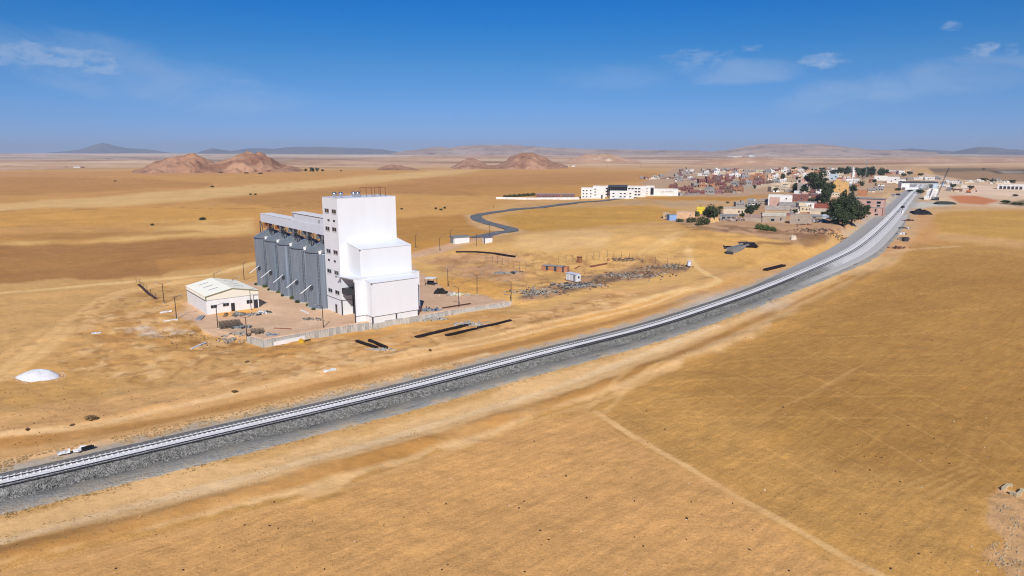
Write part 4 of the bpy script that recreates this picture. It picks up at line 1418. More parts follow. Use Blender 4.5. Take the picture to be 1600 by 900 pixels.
# ---- the shed
S = plant('storage_shed', 'low white storage shed with a shallow gabled cream roof beside the silos', 'shed')
a0, a1, b0, b1, zw, ze, za = -30.1, -15.15, 25.2, 46.0, 4.15, 5.3, 6.85
am = (a0 + a1) / 2
MB().box(a0, a1, b0, b1, -.6, zw).build('wall', M_white2, S)
for (b, d) in ((b0 - .06, .05), (b1, .05)):
    MB().add([(a0 - .05, b, zw), (a1 + .05, b, zw), (a1 + .05, b, ze), (am, b, za), (a0 - .05, b, ze), (a0 - .05, b + d, zw), (a1 + .05, b + d, zw), (a1 + .05, b + d, ze), (am, b + d, za), (a0 - .05, b + d, ze)],
           [(0, 1, 2, 3, 4), (9, 8, 7, 6, 5), (0, 5, 6, 1), (1, 6, 7, 2), (2, 7, 8, 3), (3, 8, 9, 4), (4, 9, 5, 0)]).build('gable', mat('cream_gable_sheet', (0.74, 0.70, 0.58), 0.6, 0, 0.04, 0.3), S)
MB().box(a0 - .06, a0 - .01, b0, b1, zw - .02, ze).build('eave_wall', M_roofw, S)
MB().box(a1 + .01, a1 + .06, b0, b1, zw - .02, ze).build('eave_wall', M_roofw, S)
for s in (0, 1):
    ae = a0 - .25 if s == 0 else a1 + .25
    zE = ze - .02
    rf = MB().add([(ae, b0 - .3, zE), (am, b0 - .3, za), (am, b1 + .2, za), (ae, b1 + .2, zE), (ae, b0 - .3, zE + .12), (am, b0 - .3, za + .12), (am, b1 + .2, za + .12), (ae, b1 + .2, zE + .12)],
                  [(3, 2, 1, 0), (4, 5, 6, 7), (0, 1, 5, 4), (1, 2, 6, 5), (2, 3, 7, 6), (3, 0, 4, 7)]).build('roof', M_roofw, S)
    sg = 1 if s == 0 else -1
    for k in range(3):
        f0, f1 = .34, .70
        A0, A1 = ae + (am - ae) * f0, ae + (am - ae) * f1
        Z0, Z1 = zE + (za - zE) * f0 + .13, zE + (za - zE) * f1 + .13
        B = b0 + 5.6 + k * 5.0
        MB().add([(A0, B, Z0), (A1, B, Z1), (A1, B + .5, Z1), (A0, B + .5, Z0), (A0, B, Z0 + .06), (A1, B, Z1 + .06), (A1, B + .5, Z1 + .06), (A0, B + .5, Z0 + .06)],
                 [(3, 2, 1, 0), (4, 5, 6, 7), (0, 1, 5, 4), (1, 2, 6, 5), (2, 3, 7, 6), (3, 0, 4, 7)]).build('skylight', mat('smoky_skylight', (0.30, 0.32, 0.33), 0.4, 0, 0.1), rf)
tr = MB()
for s in (0, 1):
    ae = a0 - .25 if s == 0 else a1 + .25
    tr.beam((ae, b0 - .34, ze + .02), (am, b0 - .34, za + .05), .08, .16)
tr.box(a0 - .25, a0 - .10, b0 - .38, b0 - .30, zw, ze)
tr.build('verge_trim', M_green, S)
MB().beam((a0 - .12, b0, zw - .02), (a0 - .12, b1, zw - .02), .1, .14).build('gutter', M_trim, S)
MB().box(a0, a1, b0 - .09, b0 - .062, zw - .06, zw + .02).build('wall_joint', M_frame, S)


def shed_win(a, z0, z1, w_):
    f = MB().box(a - w_, a + w_, b0 - .10, b0 - .004, z0 - .06, z1 + .06).build('window', M_frame, S)
    for q in (-.5, .5):
        MB().box(a + q * w_ - w_ * .42, a + q * w_ + w_ * .42, b0 - .13, b0 - .101, z0, z1).build('pane', M_glass, f)


shed_win(-28.1, 1.75, 2.55, .85)
shed_win(-24.7, 1.85, 2.65, .85)
shed_win(-17.9, 1.7, 2.7, .85)
for a, h0 in ((-22.75, 2.45), (-16.0, 2.6)):
    d_ = MB().box(a - .52, a + .52, b0 - .10, b0 - .004, -.1, h0).build('door', mat('dark_grey_door', (0.035, 0.033, 0.04), 0.5), S)
    MB().box(a + .34, a + .44, b0 - .16, b0 - .10, 1.0, 1.1).build('handle', M_chrome, d_)

# ---- made ground of the yard up to the wall
_w = np.array(WALL)
_d = np.gradient(_w, axis=0)
_d /= np.linalg.norm(_d, axis=1)[:, None]
_in = np.stack([-_d[:, 1], _d[:, 0]], 1)
_n = len(_w)
_rows = [np.column_stack([_w + _in * k, np.full(_n, zz)]) for k, zz in ((.05, -1.6), (.05, .16), (2.0, .15), (4.6, .10), (6.5, -.25))]
_V = np.stack(_rows, 1).reshape(-1, 3)
_me = np_mesh('yard', _V, grid_faces(_n, 5), M_ground)
_at = _me.attributes.new('soil', 'FLOAT_COLOR', 'POINT')
_at.data.foreach_set('color', np.tile(np.array([*C(206, 172, 146), .15], np.float32), len(_V)))
struct(link('yard', _me))

# ---- retaining wall of the yard, cast in boards
WP = []
for (x0, y0), (x1, y1) in zip(WALL[:-1], WALL[1:]):
    WP.append(((x0, y0), (x1, y1)))
wl = thing('retaining_wall', 'long low grey concrete retaining wall along the front of the plant yard', 'wall', (WALL[0][0], WALL[0][1], 0))
pan = [MB().box(0, .93, -.16 + j, .16, -1.9, .28 + h_).box(.93, .99, -.08, .08, -1.9, .20 + h_, 1).mesh('wall_panel', [mm, M_frame]) for j, h_, mm in
       ((0, 0, M_conc), (.02, .06, mat('stained_concrete', (0.36, 0.345, 0.31), 0.9, 0, 0.25, 0.9, 0.004)), (.01, -.04, mat('pale_concrete', (0.48, 0.46, 0.42), 0.9, 0, 0.2, 0.9, 0.004)), (.03, .02, M_conc))]
for (A_, B_) in WP:
    L = math.hypot(B_[0] - A_[0], B_[1] - A_[1])
    n = max(1, int(round(L / 1.0)))
    th = math.atan2(B_[1] - A_[1], B_[0] - A_[0])
    for i in range(n):
        t_ = i / n
        link('wall_panel', random.choice(pan), wl, (A_[0] + (B_[0] - A_[0]) * t_ - WALL[0][0], A_[1] + (B_[1] - A_[1]) * t_ - WALL[0][1], 0), th, (L / n, 1, 1))

# ---- lamp posts
pole = MB().tube((0, 0, -.5), (0, 0, 6.3), .13, .09, 8).mesh('pole', M_pole)
lbase = MB().box(-.3, .3, -.3, .3, -.4, .18).mesh('base', M_conc)
arm = MB().beam((0, 0, 6.2), (1.5, 0, 6.75), .09, .09).mesh('arm', M_pole)
head = MB().box(1.35, 2.05, -.14, .14, 6.68, 6.84).mesh('lamp_head', M_greybox)
LAMPS = [((256.6, 474.8), 25, 'lamp post with paired shadow-like stays standing alone on sand left of the shed', 2),
         ((276, 498.5), 25, 'lamp post beside the white scrap sheet left of the shed', 1),
         ((340.5, 513.2), 28, 'lamp post in front of the shed\'s left corner beside stacked crates', 1),
         ((386.4, 533.5), 200, 'lamp post at the left end of the grey retaining wall', 2),
         ((392.6, 485), 15, 'lamp post close before the shed\'s right door', 1),
         ((336.5, 456), 25, 'lamp post rising behind the shed roof ridge', 1),
         ((366, 466), 30, 'lamp post just showing over the far slope of the shed roof', 1),
         ((381.7, 438.6), 80, 'lamp post at the foot of the farthest silo', 1),
         ((505.5, 514.6), 190, 'lamp post before the tower door at the edge of the yard', 1),
         ((700, 449), 90, 'lamp post behind the black scrap pile on the sand', 1),
         ((717, 481.5), 170, 'lamp post against the retaining wall right of the tower', 1),
         ((745.5, 459.6), 190, 'lamp post between the scrap pallets and the burnt dump', 2),
         ((798.6, 471), 165, 'lamp post at the right end of the grey retaining wall', 1),
         ((649.6, 388), 10, 'lamp post on the far side of the access road nearest the tower', 1),
         ((687.2, 393), 60, 'lamp post on the near side of the access road, below the gatehouse', 1),
         ((704, 380), 20, 'lamp post just left of the white gatehouse', 1),
         ((744.6, 385.6), 160, 'lamp post between the white gatehouse and the small kiosk', 1),
         ((765.2, 369.5), 165, 'lamp post behind the small white kiosk at the tarmac bend', 1)]
for (uv, rot, lab, arms) in LAMPS:
    p = at(*uv)
    o = thing('lamp_post', lab.replace('paired shadow-like stays ', 'two opposite arms ').replace('lamp post with two opposite arms standing', 'lamp post with two arms standing'), 'lamp post', p, R_(rot + random.uniform(-8, 8)), 'brown lamp posts around the grain plant')
    link('base', lbase, o)
    link('pole', pole, o)
    for q in range(arms):
        a_ = link('arm', arm, o, None, PI * q)
        link('lamp_head', head, a_)
# ------------------------------------------------------------------ things standing in and around the yard
def px_house(name, label, cat, uL, uR, vb, vt, depth, wm, roof='flat', rm=None, wins=(), doors=(), group=None, rot=0.0, over=.25, roofh=1.2, winm=None):
    """a building with its front foot on the ground at vb between uL and uR and its eaves at vt; wins = (x, z, w, h) in fractions of the front"""
    pL, pR = at(uL, vb), at(uR, vb)
    c = (pL + pR) / 2
    wd = size_at(c, uR - uL) / max(math.cos(rot), .3)
    hgt = size_at(c, vb - vt)
    th = math.atan2(-c.x, c.y) + rot
    o = thing(name, label, cat, (c.x, c.y, min(pL.z, pR.z)), th, group)
    h = wd / 2
    rm = rm or M_roofg
    if roof == 'flat':
        mb = MB().box(-h, h, 0, depth, -1.2, hgt)
        pr_ = min(.5, hgt * .1)
        mb.box(-h, h, 0, .2, hgt + .001, hgt + pr_).box(-h, h, depth - .2, depth, hgt + .001, hgt + pr_).box(-h, -h + .2, .2, depth - .2, hgt + .001, hgt + pr_).box(h - .2, h, .2, depth - .2, hgt + .001, hgt + pr_)
        mb.build('wall', wm, o)
        MB().box(-h + .21, h - .21, .21, depth - .21, hgt - .3, hgt + .06).build('roof', rm, o)
    elif roof == 'gable':
        MB().box(-h, h, 0, depth, -1.2, hgt).add([(-h, 0, hgt), (-h, depth, hgt), (-h, depth / 2, hgt + roofh), (h, 0, hgt), (h, depth, hgt), (h, depth / 2, hgt + roofh)],
                                                  [(0, 2, 1), (3, 4, 5)]).build('wall', wm, o)
        e = over
        zz = hgt - e * roofh / (depth / 2)
        MB().add([(-h - e, -e, zz), (h + e, -e, zz), (h + e, depth / 2, hgt + roofh), (-h - e, depth / 2, hgt + roofh), (h + e, depth + e, zz), (-h - e, depth + e, zz),
                  (-h - e, -e, zz + .14), (h + e, -e, zz + .14), (h + e, depth / 2, hgt + roofh + .14), (-h - e, depth / 2, hgt + roofh + .14), (h + e, depth + e, zz + .14), (-h - e, depth + e, zz + .14)],
                 [(6, 7, 8, 9), (9, 8, 10, 11), (3, 2, 1, 0), (5, 4, 2, 3), (0, 1, 7, 6), (4, 5, 11, 10), (0, 6, 9, 3), (3, 9, 11, 5), (1, 2, 8, 7), (2, 4, 10, 8)]).build('roof', rm, o)
    elif roof == 'slab':
        MB().box(-h, h, 0, depth, -1.2, hgt).build('wall', wm, o)
        MB().box(-h - over, h + over, -over, depth + over, hgt + .002, hgt + .22).build('roof', rm, o)
    elif roof == 'shed':
        k = roofh
        MB().add([(-h, 0, -1.2), (h, 0, -1.2), (h, depth, -1.2), (-h, depth, -1.2), (-h, 0, hgt), (h, 0, hgt), (h, depth, hgt + k), (-h, depth, hgt + k)],
                 [(0, 1, 5, 4), (1, 2, 6, 5), (2, 3, 7, 6), (3, 0, 4, 7), (4, 5, 6, 7)]).build('wall', wm, o)
        e = over
        MB().add([(-h - e, -e, hgt), (h + e, -e, hgt), (h + e, depth + e, hgt + k), (-h - e, depth + e, hgt + k), (-h - e, -e, hgt + .12), (h + e, -e, hgt + .12), (h + e, depth + e, hgt + k + .12), (-h - e, depth + e, hgt + k + .12)],
                 [(3, 2, 1, 0), (4, 5, 6, 7), (0, 1, 5, 4), (1, 2, 6, 5), (2, 3, 7, 6), (3, 0, 4, 7)]).build('roof', rm, o)
    for (fx, fz, fw, fh) in wins:
        x, z, w2, h2 = -h + fx * wd, fz * hgt, fw * wd / 2, fh * hgt / 2
        f = MB().box(x - w2, x + w2, -.08, -.003, z - h2, z + h2).build('window', winm or M_frame, o)
        MB().box(x - w2 * .82, x + w2 * .82, -.11, -.081, z - h2 * .8, z + h2 * .8).build('pane', M_glass, f)
    for (fx, fw, fh) in doors:
        x, w2 = -h + fx * wd, fw * wd / 2
        MB().box(x - w2, x + w2, -.09, -.003, -.2, fh * hgt).build('door', M_trim, o)
    return o, wd, hgt


def pos(u, v, dz=0.0):
    p = at(u, v)
    p.z += dz
    return p


# gatehouse and kiosk by the access road
o = thing('gatehouse', 'white gatehouse with a grey flat roof and dark door beside the access road', 'gatehouse', pos(720.5, 380.2), R_(30))
MB().box(-3.6, 4.6, 0, 5.0, -.6, 3.05).build('wall', M_white2, o)
MB().box(-4.0, 5.0, -.5, 5.5, 3.052, 3.4).build('roof', mat('slate_grey_roof', (0.20, 0.235, 0.25), 0.8, 0, 0.12), o)
d_ = MB().box(-3.68, -3.59, 2.1, 3.5, -.1, 2.4).build('door', M_trim, o)
MB().box(-3.72, -3.68, 3.25, 3.35, 1.0, 1.1).build('handle', M_chrome, d_)
o = thing('gate_kiosk', 'small white kiosk with dark roof edge where the tarmac begins', 'kiosk', pos(761.5, 380.0), R_(32))
MB().box(-1.3, 2.9, 0, 2.6, -.6, 2.75).build('wall', M_white2, o)
MB().box(-1.6, 3.3, -.4, 3.0, 2.752, 3.1).build('roof', mat('blue_grey_roof', (0.13, 0.14, 0.20), 0.7), o)
MB().box(-1.36, -1.29, .3, 1.3, -.1, 2.3).build('door', M_trim, o)

# white site cabin on the dump
o = thing('site_cabin', 'white prefabricated site cabin with one dark window on the burnt dump', 'cabin', pos(900.5, 441.5), R_(8))
MB().box(0, 2.1, 0, 5.6, .25, 2.75).build('wall', M_white2, o)
MB().box(-.2, 2.3, -.1, 5.8, 2.752, 2.95).build('roof', M_gal, o)
w_ = MB().box(.7, 1.5, -.06, -.003, 1.35, 2.25).build('window', M_frame, o)
MB().box(.76, 1.44, -.09, -.061, 1.42, 2.18).build('pane', M_glass, w_)
for b in (.6, 2.2, 3.9):
    MB().box(-.06, -.003, b, b + 1.1, .4, 2.5).build('wall_panel', M_greybox if b < 1 else M_gal, o)
MB().box(.1, 2.0, .1, 5.5, -.2, .24).build('skid', M_trim, o)
o.rotation_euler = (0, 0, R_(38))
# brick ruin: a row of roofless cells
o = thing('brick_hut_row', 'low row of red brick cells with dark doorways and a broken roof on the sand', 'brick hut', pos(866, 424.0), R_(-22))
mb = MB()
for x in (-5.4, -1.8, 1.8, 5.2):
    mb.box(x - .12, x + .12, 0, 2.6, -.4, 2.0)
mb.box(-5.52, 5.32, 2.6, 2.8, -.4, 2.0)
for (x0, x1) in ((-5.28, -3.6), (-2.6, -1.92), (-1.68, -.2), (.9, 1.68), (1.92, 3.2), (3.9, 5.08)):
    mb.box(x0, x1, 0, .18, -.4, 2.0)
mb.build('brick_wall', WC["orange brick"], o)
for (x0, x1, z0, z1) in ((-4.9, -1.9, 2.0, 2.12), (-1.7, .5, 2.0, 2.14), (.9, 3.6, 2.02, 2.16)):
    MB().box(x0, x1, -.3, 2.7, z0 + .002, z1).build('roof_sheet', M_roofg, o)
for x in (-3.1, .35, 3.55):
    MB().box(x - .48, x + .48, .02, .10, -.2, 1.85).build('door', M_trim, o)
o = thing('latrine_hut', 'small upright rust brown tin hut on open sand beyond the brick cells', 'hut', pos(904, 410.5), R_(-28))
MB().box(-.9, .9, 0, 1.6, -.3, 2.3).build('wall', mat('rust_orange_sheet', (0.36, 0.17, 0.07), 0.8, 0.1, 0.3), o)
MB().box(-1.1, 1.1, -.25, 1.8, 2.302, 2.4).build('roof', M_brown, o)
MB().box(-.5, .4, -.06, -.003, -.1, 1.9).build('door', M_brown, o)
o = thing('utility_cabinet', 'grey metal utility cabinet on legs at the far right of the dump', 'cabinet', pos(1077, 418), R_(-6))
MB().box(-.75, .75, 0, .8, .5, 2.6).build('box', M_greybox, o)
MB().box(-.85, .85, -.1, .9, 2.602, 2.72).build('roof', M_gal, o)
for x in (-.65, .65):
    MB().box(x - .06, x + .06, .3, .42, -.4, .5).build('leg', M_trim, o)
MB().box(-.55, .55, -.05, -.003, .7, 2.4).build('door', M_gal, o)

# shelter with a white sheet roof
o = thing('open_shelter', 'open shelter with a flat white sheet roof on dark posts right of the tower', 'shelter', pos(671, 446.5), R_(-14))
MB().box(-1.8, 1.8, 0, 3.4, 2.5, 2.62).build('roof', M_white2, o)
for x in (-1.65, 1.65):
    for y in (.12, 3.2):
        MB().box(x - .07, x + .07, y - .07, y + .07, -.3, 2.5).build('post', M_trim, o)
MB().box(-1.5, 1.5, .1, .2, .9, 1.0).build('rail', M_trim, o)
b_ = thing('oil_tank', 'dark drum shaped tank under the white sheet roof', 'tank', pos(671.5, 445.3), R_(-14))
MB().tube((-1.1, .8, .75), (1.1, .8, .75), .68, .68, 14).build('drum', M_blk, b_)
for x in (-.8, .8):
    MB().box(x - .1, x + .1, .2, 1.4, -.2, .3).build('cradle', M_trim, b_)


def irregular(name, label, cat, p, pts, h, m, rz=0.0, n=9, jit=.3, group=None, kind=None):
    """a heap: a polygon footprint that rises to a rough top"""
    mb = MB()
    rings = [(1.0, -.3), (.92, .35), (.66, .8), (.3, 1.0)]
    k = len(pts)
    cx, cy = sum(q[0] for q in pts) / k, sum(q[1] for q in pts) / k
    fine = []
    for i in range(k):
        for s in range(3):
            t_ = s / 3
            fine.append((pts[i][0] * (1 - t_) + pts[(i + 1) % k][0] * t_, pts[i][1] * (1 - t_) + pts[(i + 1) % k][1] * t_))
    vs = []
    for (s, z) in rings:
        for (x, y) in fine:
            vs.append((cx + (x - cx) * s * (1 + random.uniform(-jit, jit) * .25), cy + (y - cy) * s * (1 + random.uniform(-jit, jit) * .25), max(-.3, z * h * (1 + random.uniform(-jit, jit)))))
    vs.append((cx, cy, h))
    K = len(fine)
    fs = [(r * K + i, r * K + (i + 1) % K, (r + 1) * K + (i + 1) % K, (r + 1) * K + i) for r in range(3) for i in range(K)]
    fs += [(3 * K + i, 3 * K + (i + 1) % K, 4 * K) for i in range(K)]
    mb.add(vs, fs)
    o = mb.build(name, m, None, p)
    o.rotation_euler = (0, 0, rz)
    if kind:
        o['kind'] = kind
    return tag(o, label, cat, group)


# white gravel heap on the left
p = at(62, 590)
nA, nR = 64, 24
V = []
for i in range(nR):
    for j in range(nA):
        q = 2 * PI * j / nA
        r = i / (nR - 1)
        rx, ry = 3.6, 2.6
        x, y = r * rx * math.cos(q) * (1 + .12 * math.sin(2 * q + .5)), r * ry * math.sin(q)
        if x < 0:
            x *= 1.3
        h = 1.85 * max(0, 1 - r * r) ** 0.95 * (1 + .08 * r * math.sin(3 * q)) - .22 * math.exp(-((x - .8) ** 2 + (y + .6) ** 2) / .5)
        h += .07 * min(1, r * 3) * float(fbm(np.array([x * 1.3]), np.array([y * 1.3]), 4)[0]) * (1 - r * .5)
        V.append((x, y, h - .12 * (r > .98)))
F_ = grid_faces(nR, nA, True)
o = link('gravel_heap', np_mesh('gravel_heap', np.array(V), F_, M_salt, True), None, p)
tag(o, 'low heap of white gravel lying alone on the sand at the left', 'gravel heap')

def place_spill(n):
    q = rng.uniform(0, 2 * PI, n)
    r = rng.uniform(.85, 1.25, n) ** 1.5
    x, y = p.x + np.cos(q) * 3.7 * r, p.y + np.sin(q) * 2.6 * r
    return np.column_stack([x, y, height(x, y) + .02])


stones('spilled_gravel', 260, place_spill, .04, .12, M_salt, 'white gravel spilled round the foot of the white heap')

# beams, rails and strips lying about
def bars(name, label, cat, px, w_, h_, m, n=3, group=None, sep=None):
    """a bundle of long steel pieces laid side by side along points of the ground"""
    P = [at(*q) for q in px]
    o = thing(name, label, cat, P[0], 0, group)
    for k in range(n):
        mb = MB()
        for A_, B_ in zip(P[:-1], P[1:]):
            d = (B_ - A_).normalized()
            s = Vector((d.y, -d.x, 0)).normalized() * ((k - (n - 1) / 2) * (sep or w_ * 1.02))
            lift = Vector((0, 0, h_ / 2 + random.uniform(0, .05)))
            mb.beam(A_ - P[0] + s + lift - d * random.uniform(0, .5), B_ - P[0] + s + lift + d * random.uniform(0, .4), w_, h_)
        mb.build('bar', m, o)
    return o


bars('rail_bundle', 'long bundle of dark rusty rails on the sand below the tower, upper of three', 'rail bundle', [(652, 527.5), (683, 520), (733, 508)], .30, .42, M_dark, 4)
bars('rail_bundle', 'shorter bundle of dark rusty rails, lower left of the three below the tower', 'rail bundle', [(698, 525), (744, 514.5)], .30, .42, M_dark, 3)
bars('rail_bundle', 'bent bundle of dark rusty rails curving up to the right beside the track', 'rail bundle', [(747, 513), (772, 508), (798, 501.5)], .30, .42, M_dark, 3)
bars('steel_girder', 'rusty steel girder lying on the sand, left one of a slanting pair', 'girder', [(557.5, 534.5), (589, 545)], .34, .55, M_dark, 2)
bars('steel_girder', 'rusty steel girder lying on the sand, right one of a slanting pair', 'girder', [(577, 533.5), (604, 545)], .34, .55, M_dark, 2)
bars('rail_bundle', 'dark bundle of rails lying alone beyond the dump, nearest the curve', 'rail bundle', [(1196, 423), (1224, 416)], .6, .7, M_dark, 3)
bars('rail_bundle', 'long dark strip of rails along the far shoulder of the curve', 'rail bundle', [(1238, 425.5), (1262, 413.5)], .5, .5, M_dark, 3)
bars('pipeline', 'long black pipe sagging across the sand behind the dump', 'pipe', [(714, 394.5), (745, 394.6), (772, 396.8), (804, 402)], .5, .6, M_dark, 2)
bars('steel_beam', 'reddish steel beam lying on sand right of the brick cells', 'beam', [(923, 417.5), (948, 413)], .5, .55, M_brown, 1)
bars('steel_beam', 'thin dark steel beam lying by the retaining wall right of the tower', 'beam', [(693, 482), (734, 475.5)], .35, .3, M_rust, 2)
bars('steel_bar', 'thin rusty bar lying flat on the yard before the silos', 'bar', [(429, 513.3), (455, 514.5)], .22, .18, M_brown, 1)
bars('white_pipe', 'short white pipe lying on the yard at the foot of the silos', 'pipe', [(470.5, 485.5), (481, 490)], .30, .3, M_white2, 1)
bars('white_panel_stack', 'long stack of white panels lying before the retaining wall', 'panel stack', [(419.5, 541.5), (447, 536.5), (475, 530)], .28, 1.0, M_white2, 3)
irregular('yellow_bag', 'yellow sack lump leaning on the end of the white panels', 'sack', pos(470.5, 535.5), [(-.8, -.4), (.8, -.4), (.9, .5), (-.7, .6)], .9, mat('yellow_ochre_sack', (0.5, 0.30, 0.02), 0.8))
bars('dark_plank', 'dark plank lying right of the yellow sack', 'plank', [(474, 533.5), (484, 531.5)], .4, .25, M_trim, 1)
bars('grey_sheet_stack', 'small stack of grey sheets lying left of the shed', 'sheet stack', [(310, 500.5), (316, 494.5)], .5, .3, M_greybox, 3)
bars('pale_strip', 'pale bent plastic strip with dark tip on the sand before the yard', 'strip', [(300, 545.5), (312, 540), (322, 536)], .5, .2, M_gal, 1)
bars('rust_strip', 'narrow brown strip of sheet on the knoll beside the brick cells', 'strip', [(899, 420), (906, 416)], .3, .25, M_brown, 1)
# white scrap by the line and on the sand
for (uv, uv2, lab, m) in (((90, 713), (110, 709), 'white crumpled sheet lying on the far ballast shoulder, left of a pair', M_white2), ((119, 709.5), (132, 702.5), 'white crumpled sheet with dark end on the far ballast shoulder, right of a pair', M_white2),
                          ((256, 502.5), (278, 500), 'bent white sheet lying at the foot of a lamp post', M_white2), ((250, 489), (268, 487), 'white scrap sheet farther left on the sand', M_white2),
                          ((143, 521.5), (158, 519.5), 'pale scrap with reddish cloth on open sand left of the yard', M_gal), ((506, 581), (524, 577.5), 'white and dark scrap lying on the service track', M_white2)):
    A_, B_ = at(*uv), at(*uv2)
    d = (B_ - A_)
    L = max(d.length, .8)
    mb = MB()
    n = 5
    vs = []
    for i in range(n + 1):
        for s in (-.45, .45):
            vs.append((L * i / n, s * (1 + random.uniform(-.3, .3)), .08 + random.uniform(0, .28)))
    for i in range(n + 1):
        for s in (-.45, .45):
            vs.append((L * i / n, s, -.1))
    fs = [(2 * i, 2 * i + 1, 2 * i + 3, 2 * i + 2)[::-1] for i in range(n)]
    K = 2 * (n + 1)
    fs += [(2 * i, 2 * i + 2, K + 2 * i + 2, K + 2 * i)[::-1] for i in range(n)] + [(2 * i + 1, 2 * i + 3, K + 2 * i + 3, K + 2 * i + 1) for i in range(n)] + [(0, 1, K + 1, K), (2 * n, 2 * n + 1, K + 2 * n + 1, K + 2 * n)]
    mb.add(vs, fs)
    o = mb.build('scrap_sheet', m, None, A_ + Vector((0, 0, .45 if 'ballast' in lab else 0)))
    o.rotation_euler = (0, 0, math.atan2(d.y, d.x))
    tag(o, lab, 'scrap sheet')
A_ = at(134, 703)
o = bars('dark_sleeper_stack', 'dark timber pieces beside the white sheets on the ballast shoulder', 'timber', [(131, 706), (145, 702)], .28, .3, M_blk, 2)
o.location.z += .4


def crate_stack(label, u, v, nx, ny, nz, s, rz, m, group=None, broken=0.0):
    p = at(u, v)
    o = thing('crate_stack', label, 'crate stack', p, rz, group)
    fr_ = MB()
    for x in (0, 1):
        for y in (0, 1):
            fr_.box(x * s * .9, x * s * .9 + s * .1, y * s * .9, y * s * .9 + s * .1, 0, s * .8)
    for z in (0, .35, .7):
        fr_.box(0, s, .02 * s, .08 * s, z * s, z * s + s * .10).box(0, s, .92 * s, .98 * s, z * s, z * s + s * .10).box(.02 * s, .08 * s, 0, s, z * s, z * s + s * .10).box(.92 * s, .98 * s, 0, s, z * s, z * s + s * .10)
    fr_.box(.1 * s, .9 * s, .1 * s, .9 * s, .05 * s, .12 * s)
    me = fr_.mesh('crate', m)
    for i in range(nx):
        for j in range(ny):
            for k in range(nz):
                if random.random() < broken * (k + 1) / nz:
                    continue
                link('crate', me, o, ((i - nx / 2) * s * 1.04, j * s * 1.04, k * s * .85), random.uniform(-.05, .05))
    return o


crate_stack('neat block of dark grey wire crates stacked in the yard before the shed', 361, 512.8, 5, 3, 2, 1.0, R_(30), M_wood)
crate_stack('broken pile of dark timber crates at the front edge of the yard', 399, 527, 4, 3, 2, 1.0, R_(20), M_wood, None, .45)


def debris(label, u, v, w_, d_, n, cols, h=.5, rz=0.0, name='debris_pile', lmax=1.6):
    """a litter of planks, sheets and lumps"""
    p = at(u, v)
    mb = MB()
    for i in range(n):
        x, y = random.gauss(0, .36) * w_, random.gauss(0, .36) * d_
        gz = ground(p.x + x, p.y + y) - p.z
        a = random.uniform(0, PI)
        L, w2, t_ = random.uniform(.3, lmax), random.uniform(.12, .5), random.uniform(.08, h)
        c, s = math.cos(a) * L / 2, math.sin(a) * L / 2
        tilt = random.uniform(0, .35)
        mb.beam((x - c, y - s, gz + t_ / 2), (x + c, y + s, gz + t_ / 2 + tilt * L * .5), w2, t_, random.randrange(len(cols)))
    o = mb.build(name, cols, None, p)
    o['kind'] = 'stuff'
    return tag(o, label, 'debris')


DC = [M_wood, M_greybox, M_trim, M_dust]
debris('grey litter of boards and netting along the front of the shed', 380, 492, 7, 2.4, 70, DC, .35)
debris('green and white scrap at the right corner of the shed', 413, 489, 2.6, 1.5, 40, [M_greybox, M_white2, mat('dull_green_sheet', (0.10, 0.15, 0.12), 0.8), M_trim], .5)
debris('grey metal scrap right of the crate block', 378, 512, 3.2, 1.5, 45, [M_greybox, M_trim, M_greybox], .5)
debris('bluish metal scrap between the broken crates and the wall', 430, 524.5, 5, 1.2, 50, [M_greybox, M_dust, mat('blue_grey_metal', (0.16, 0.20, 0.27), 0.6)], .45)
debris('pale stones and boards left of the retaining wall', 366, 529, 4.5, 4, 80, [M_wood, M_dust, M_stone, M_stone], .3)
debris('dark scrap on the yard before the tower door', 486, 499, 4, 1.6, 30, [M_wood, M_trim, M_dust], .3)
debris('blue grey drums and metal scrap at the right foot of the tower', 672, 486, 4.2, 1.3, 60, [mat('blue_grey_metal', (0.16, 0.20, 0.27), 0.6), M_trim, M_greybox], .9)
debris('pale rubble heaped before the wall right of the tower', 675, 499, 5.5, 2.2, 90, [M_stone, M_dust, M_conc, M_trim], .45)
debris('pale rubble around the upper rail bundle', 735, 507, 6.5, 3.2, 90, [M_stone, M_conc, M_dust], .35)
debris('pale rubble under the ends of the two girders', 592, 547, 3.5, .8, 40, [M_stone, M_conc], .3)
debris('white and yellow boards stacked loosely behind the yard lamp', 715, 461, 6.5, 2.0, 60, [M_white2, mat('straw_panel', (0.5, 0.43, 0.22), 0.8), M_dust, M_white2], .5, lmax=2.4)
debris('grey and blue scrap row beyond the yard', 790, 427, 9, 4, 80, [M_greybox, M_dust, M_trim], .5)
debris('wood litter at the foot of the wire fence', 975, 406, 9, 4, 70, [M_wood, M_brown, M_wood], .35)
debris('burnt litter on the left part of the dump', 838, 457, 11, 8, 200, [M_wood, M_dust, M_trim, M_dust, M_stone], .4)
debris('burnt litter around the site cabin', 900, 447, 11, 8, 220, [M_wood, M_dust, M_greybox, M_trim, M_stone], .45)
debris('burnt litter on the right part of the dump', 985, 431, 19, 10, 300, [M_wood, M_dust, M_brown, M_wood, M_stone], .4)
debris('burnt litter at the tip of the dump by the cabinet', 1045, 418, 13, 6, 170, [M_wood, M_dust, M_dryd], .4)
o = irregular('scrap_heap', 'black scrap heap like a torn tarpaulin right of the shelter', 'scrap heap', pos(688, 458.5), [(-2.3, -.9), (2.2, -.8), (2.4, .9), (-2.0, 1.2)], 1.5, M_blk, R_(-6), 9, .35)

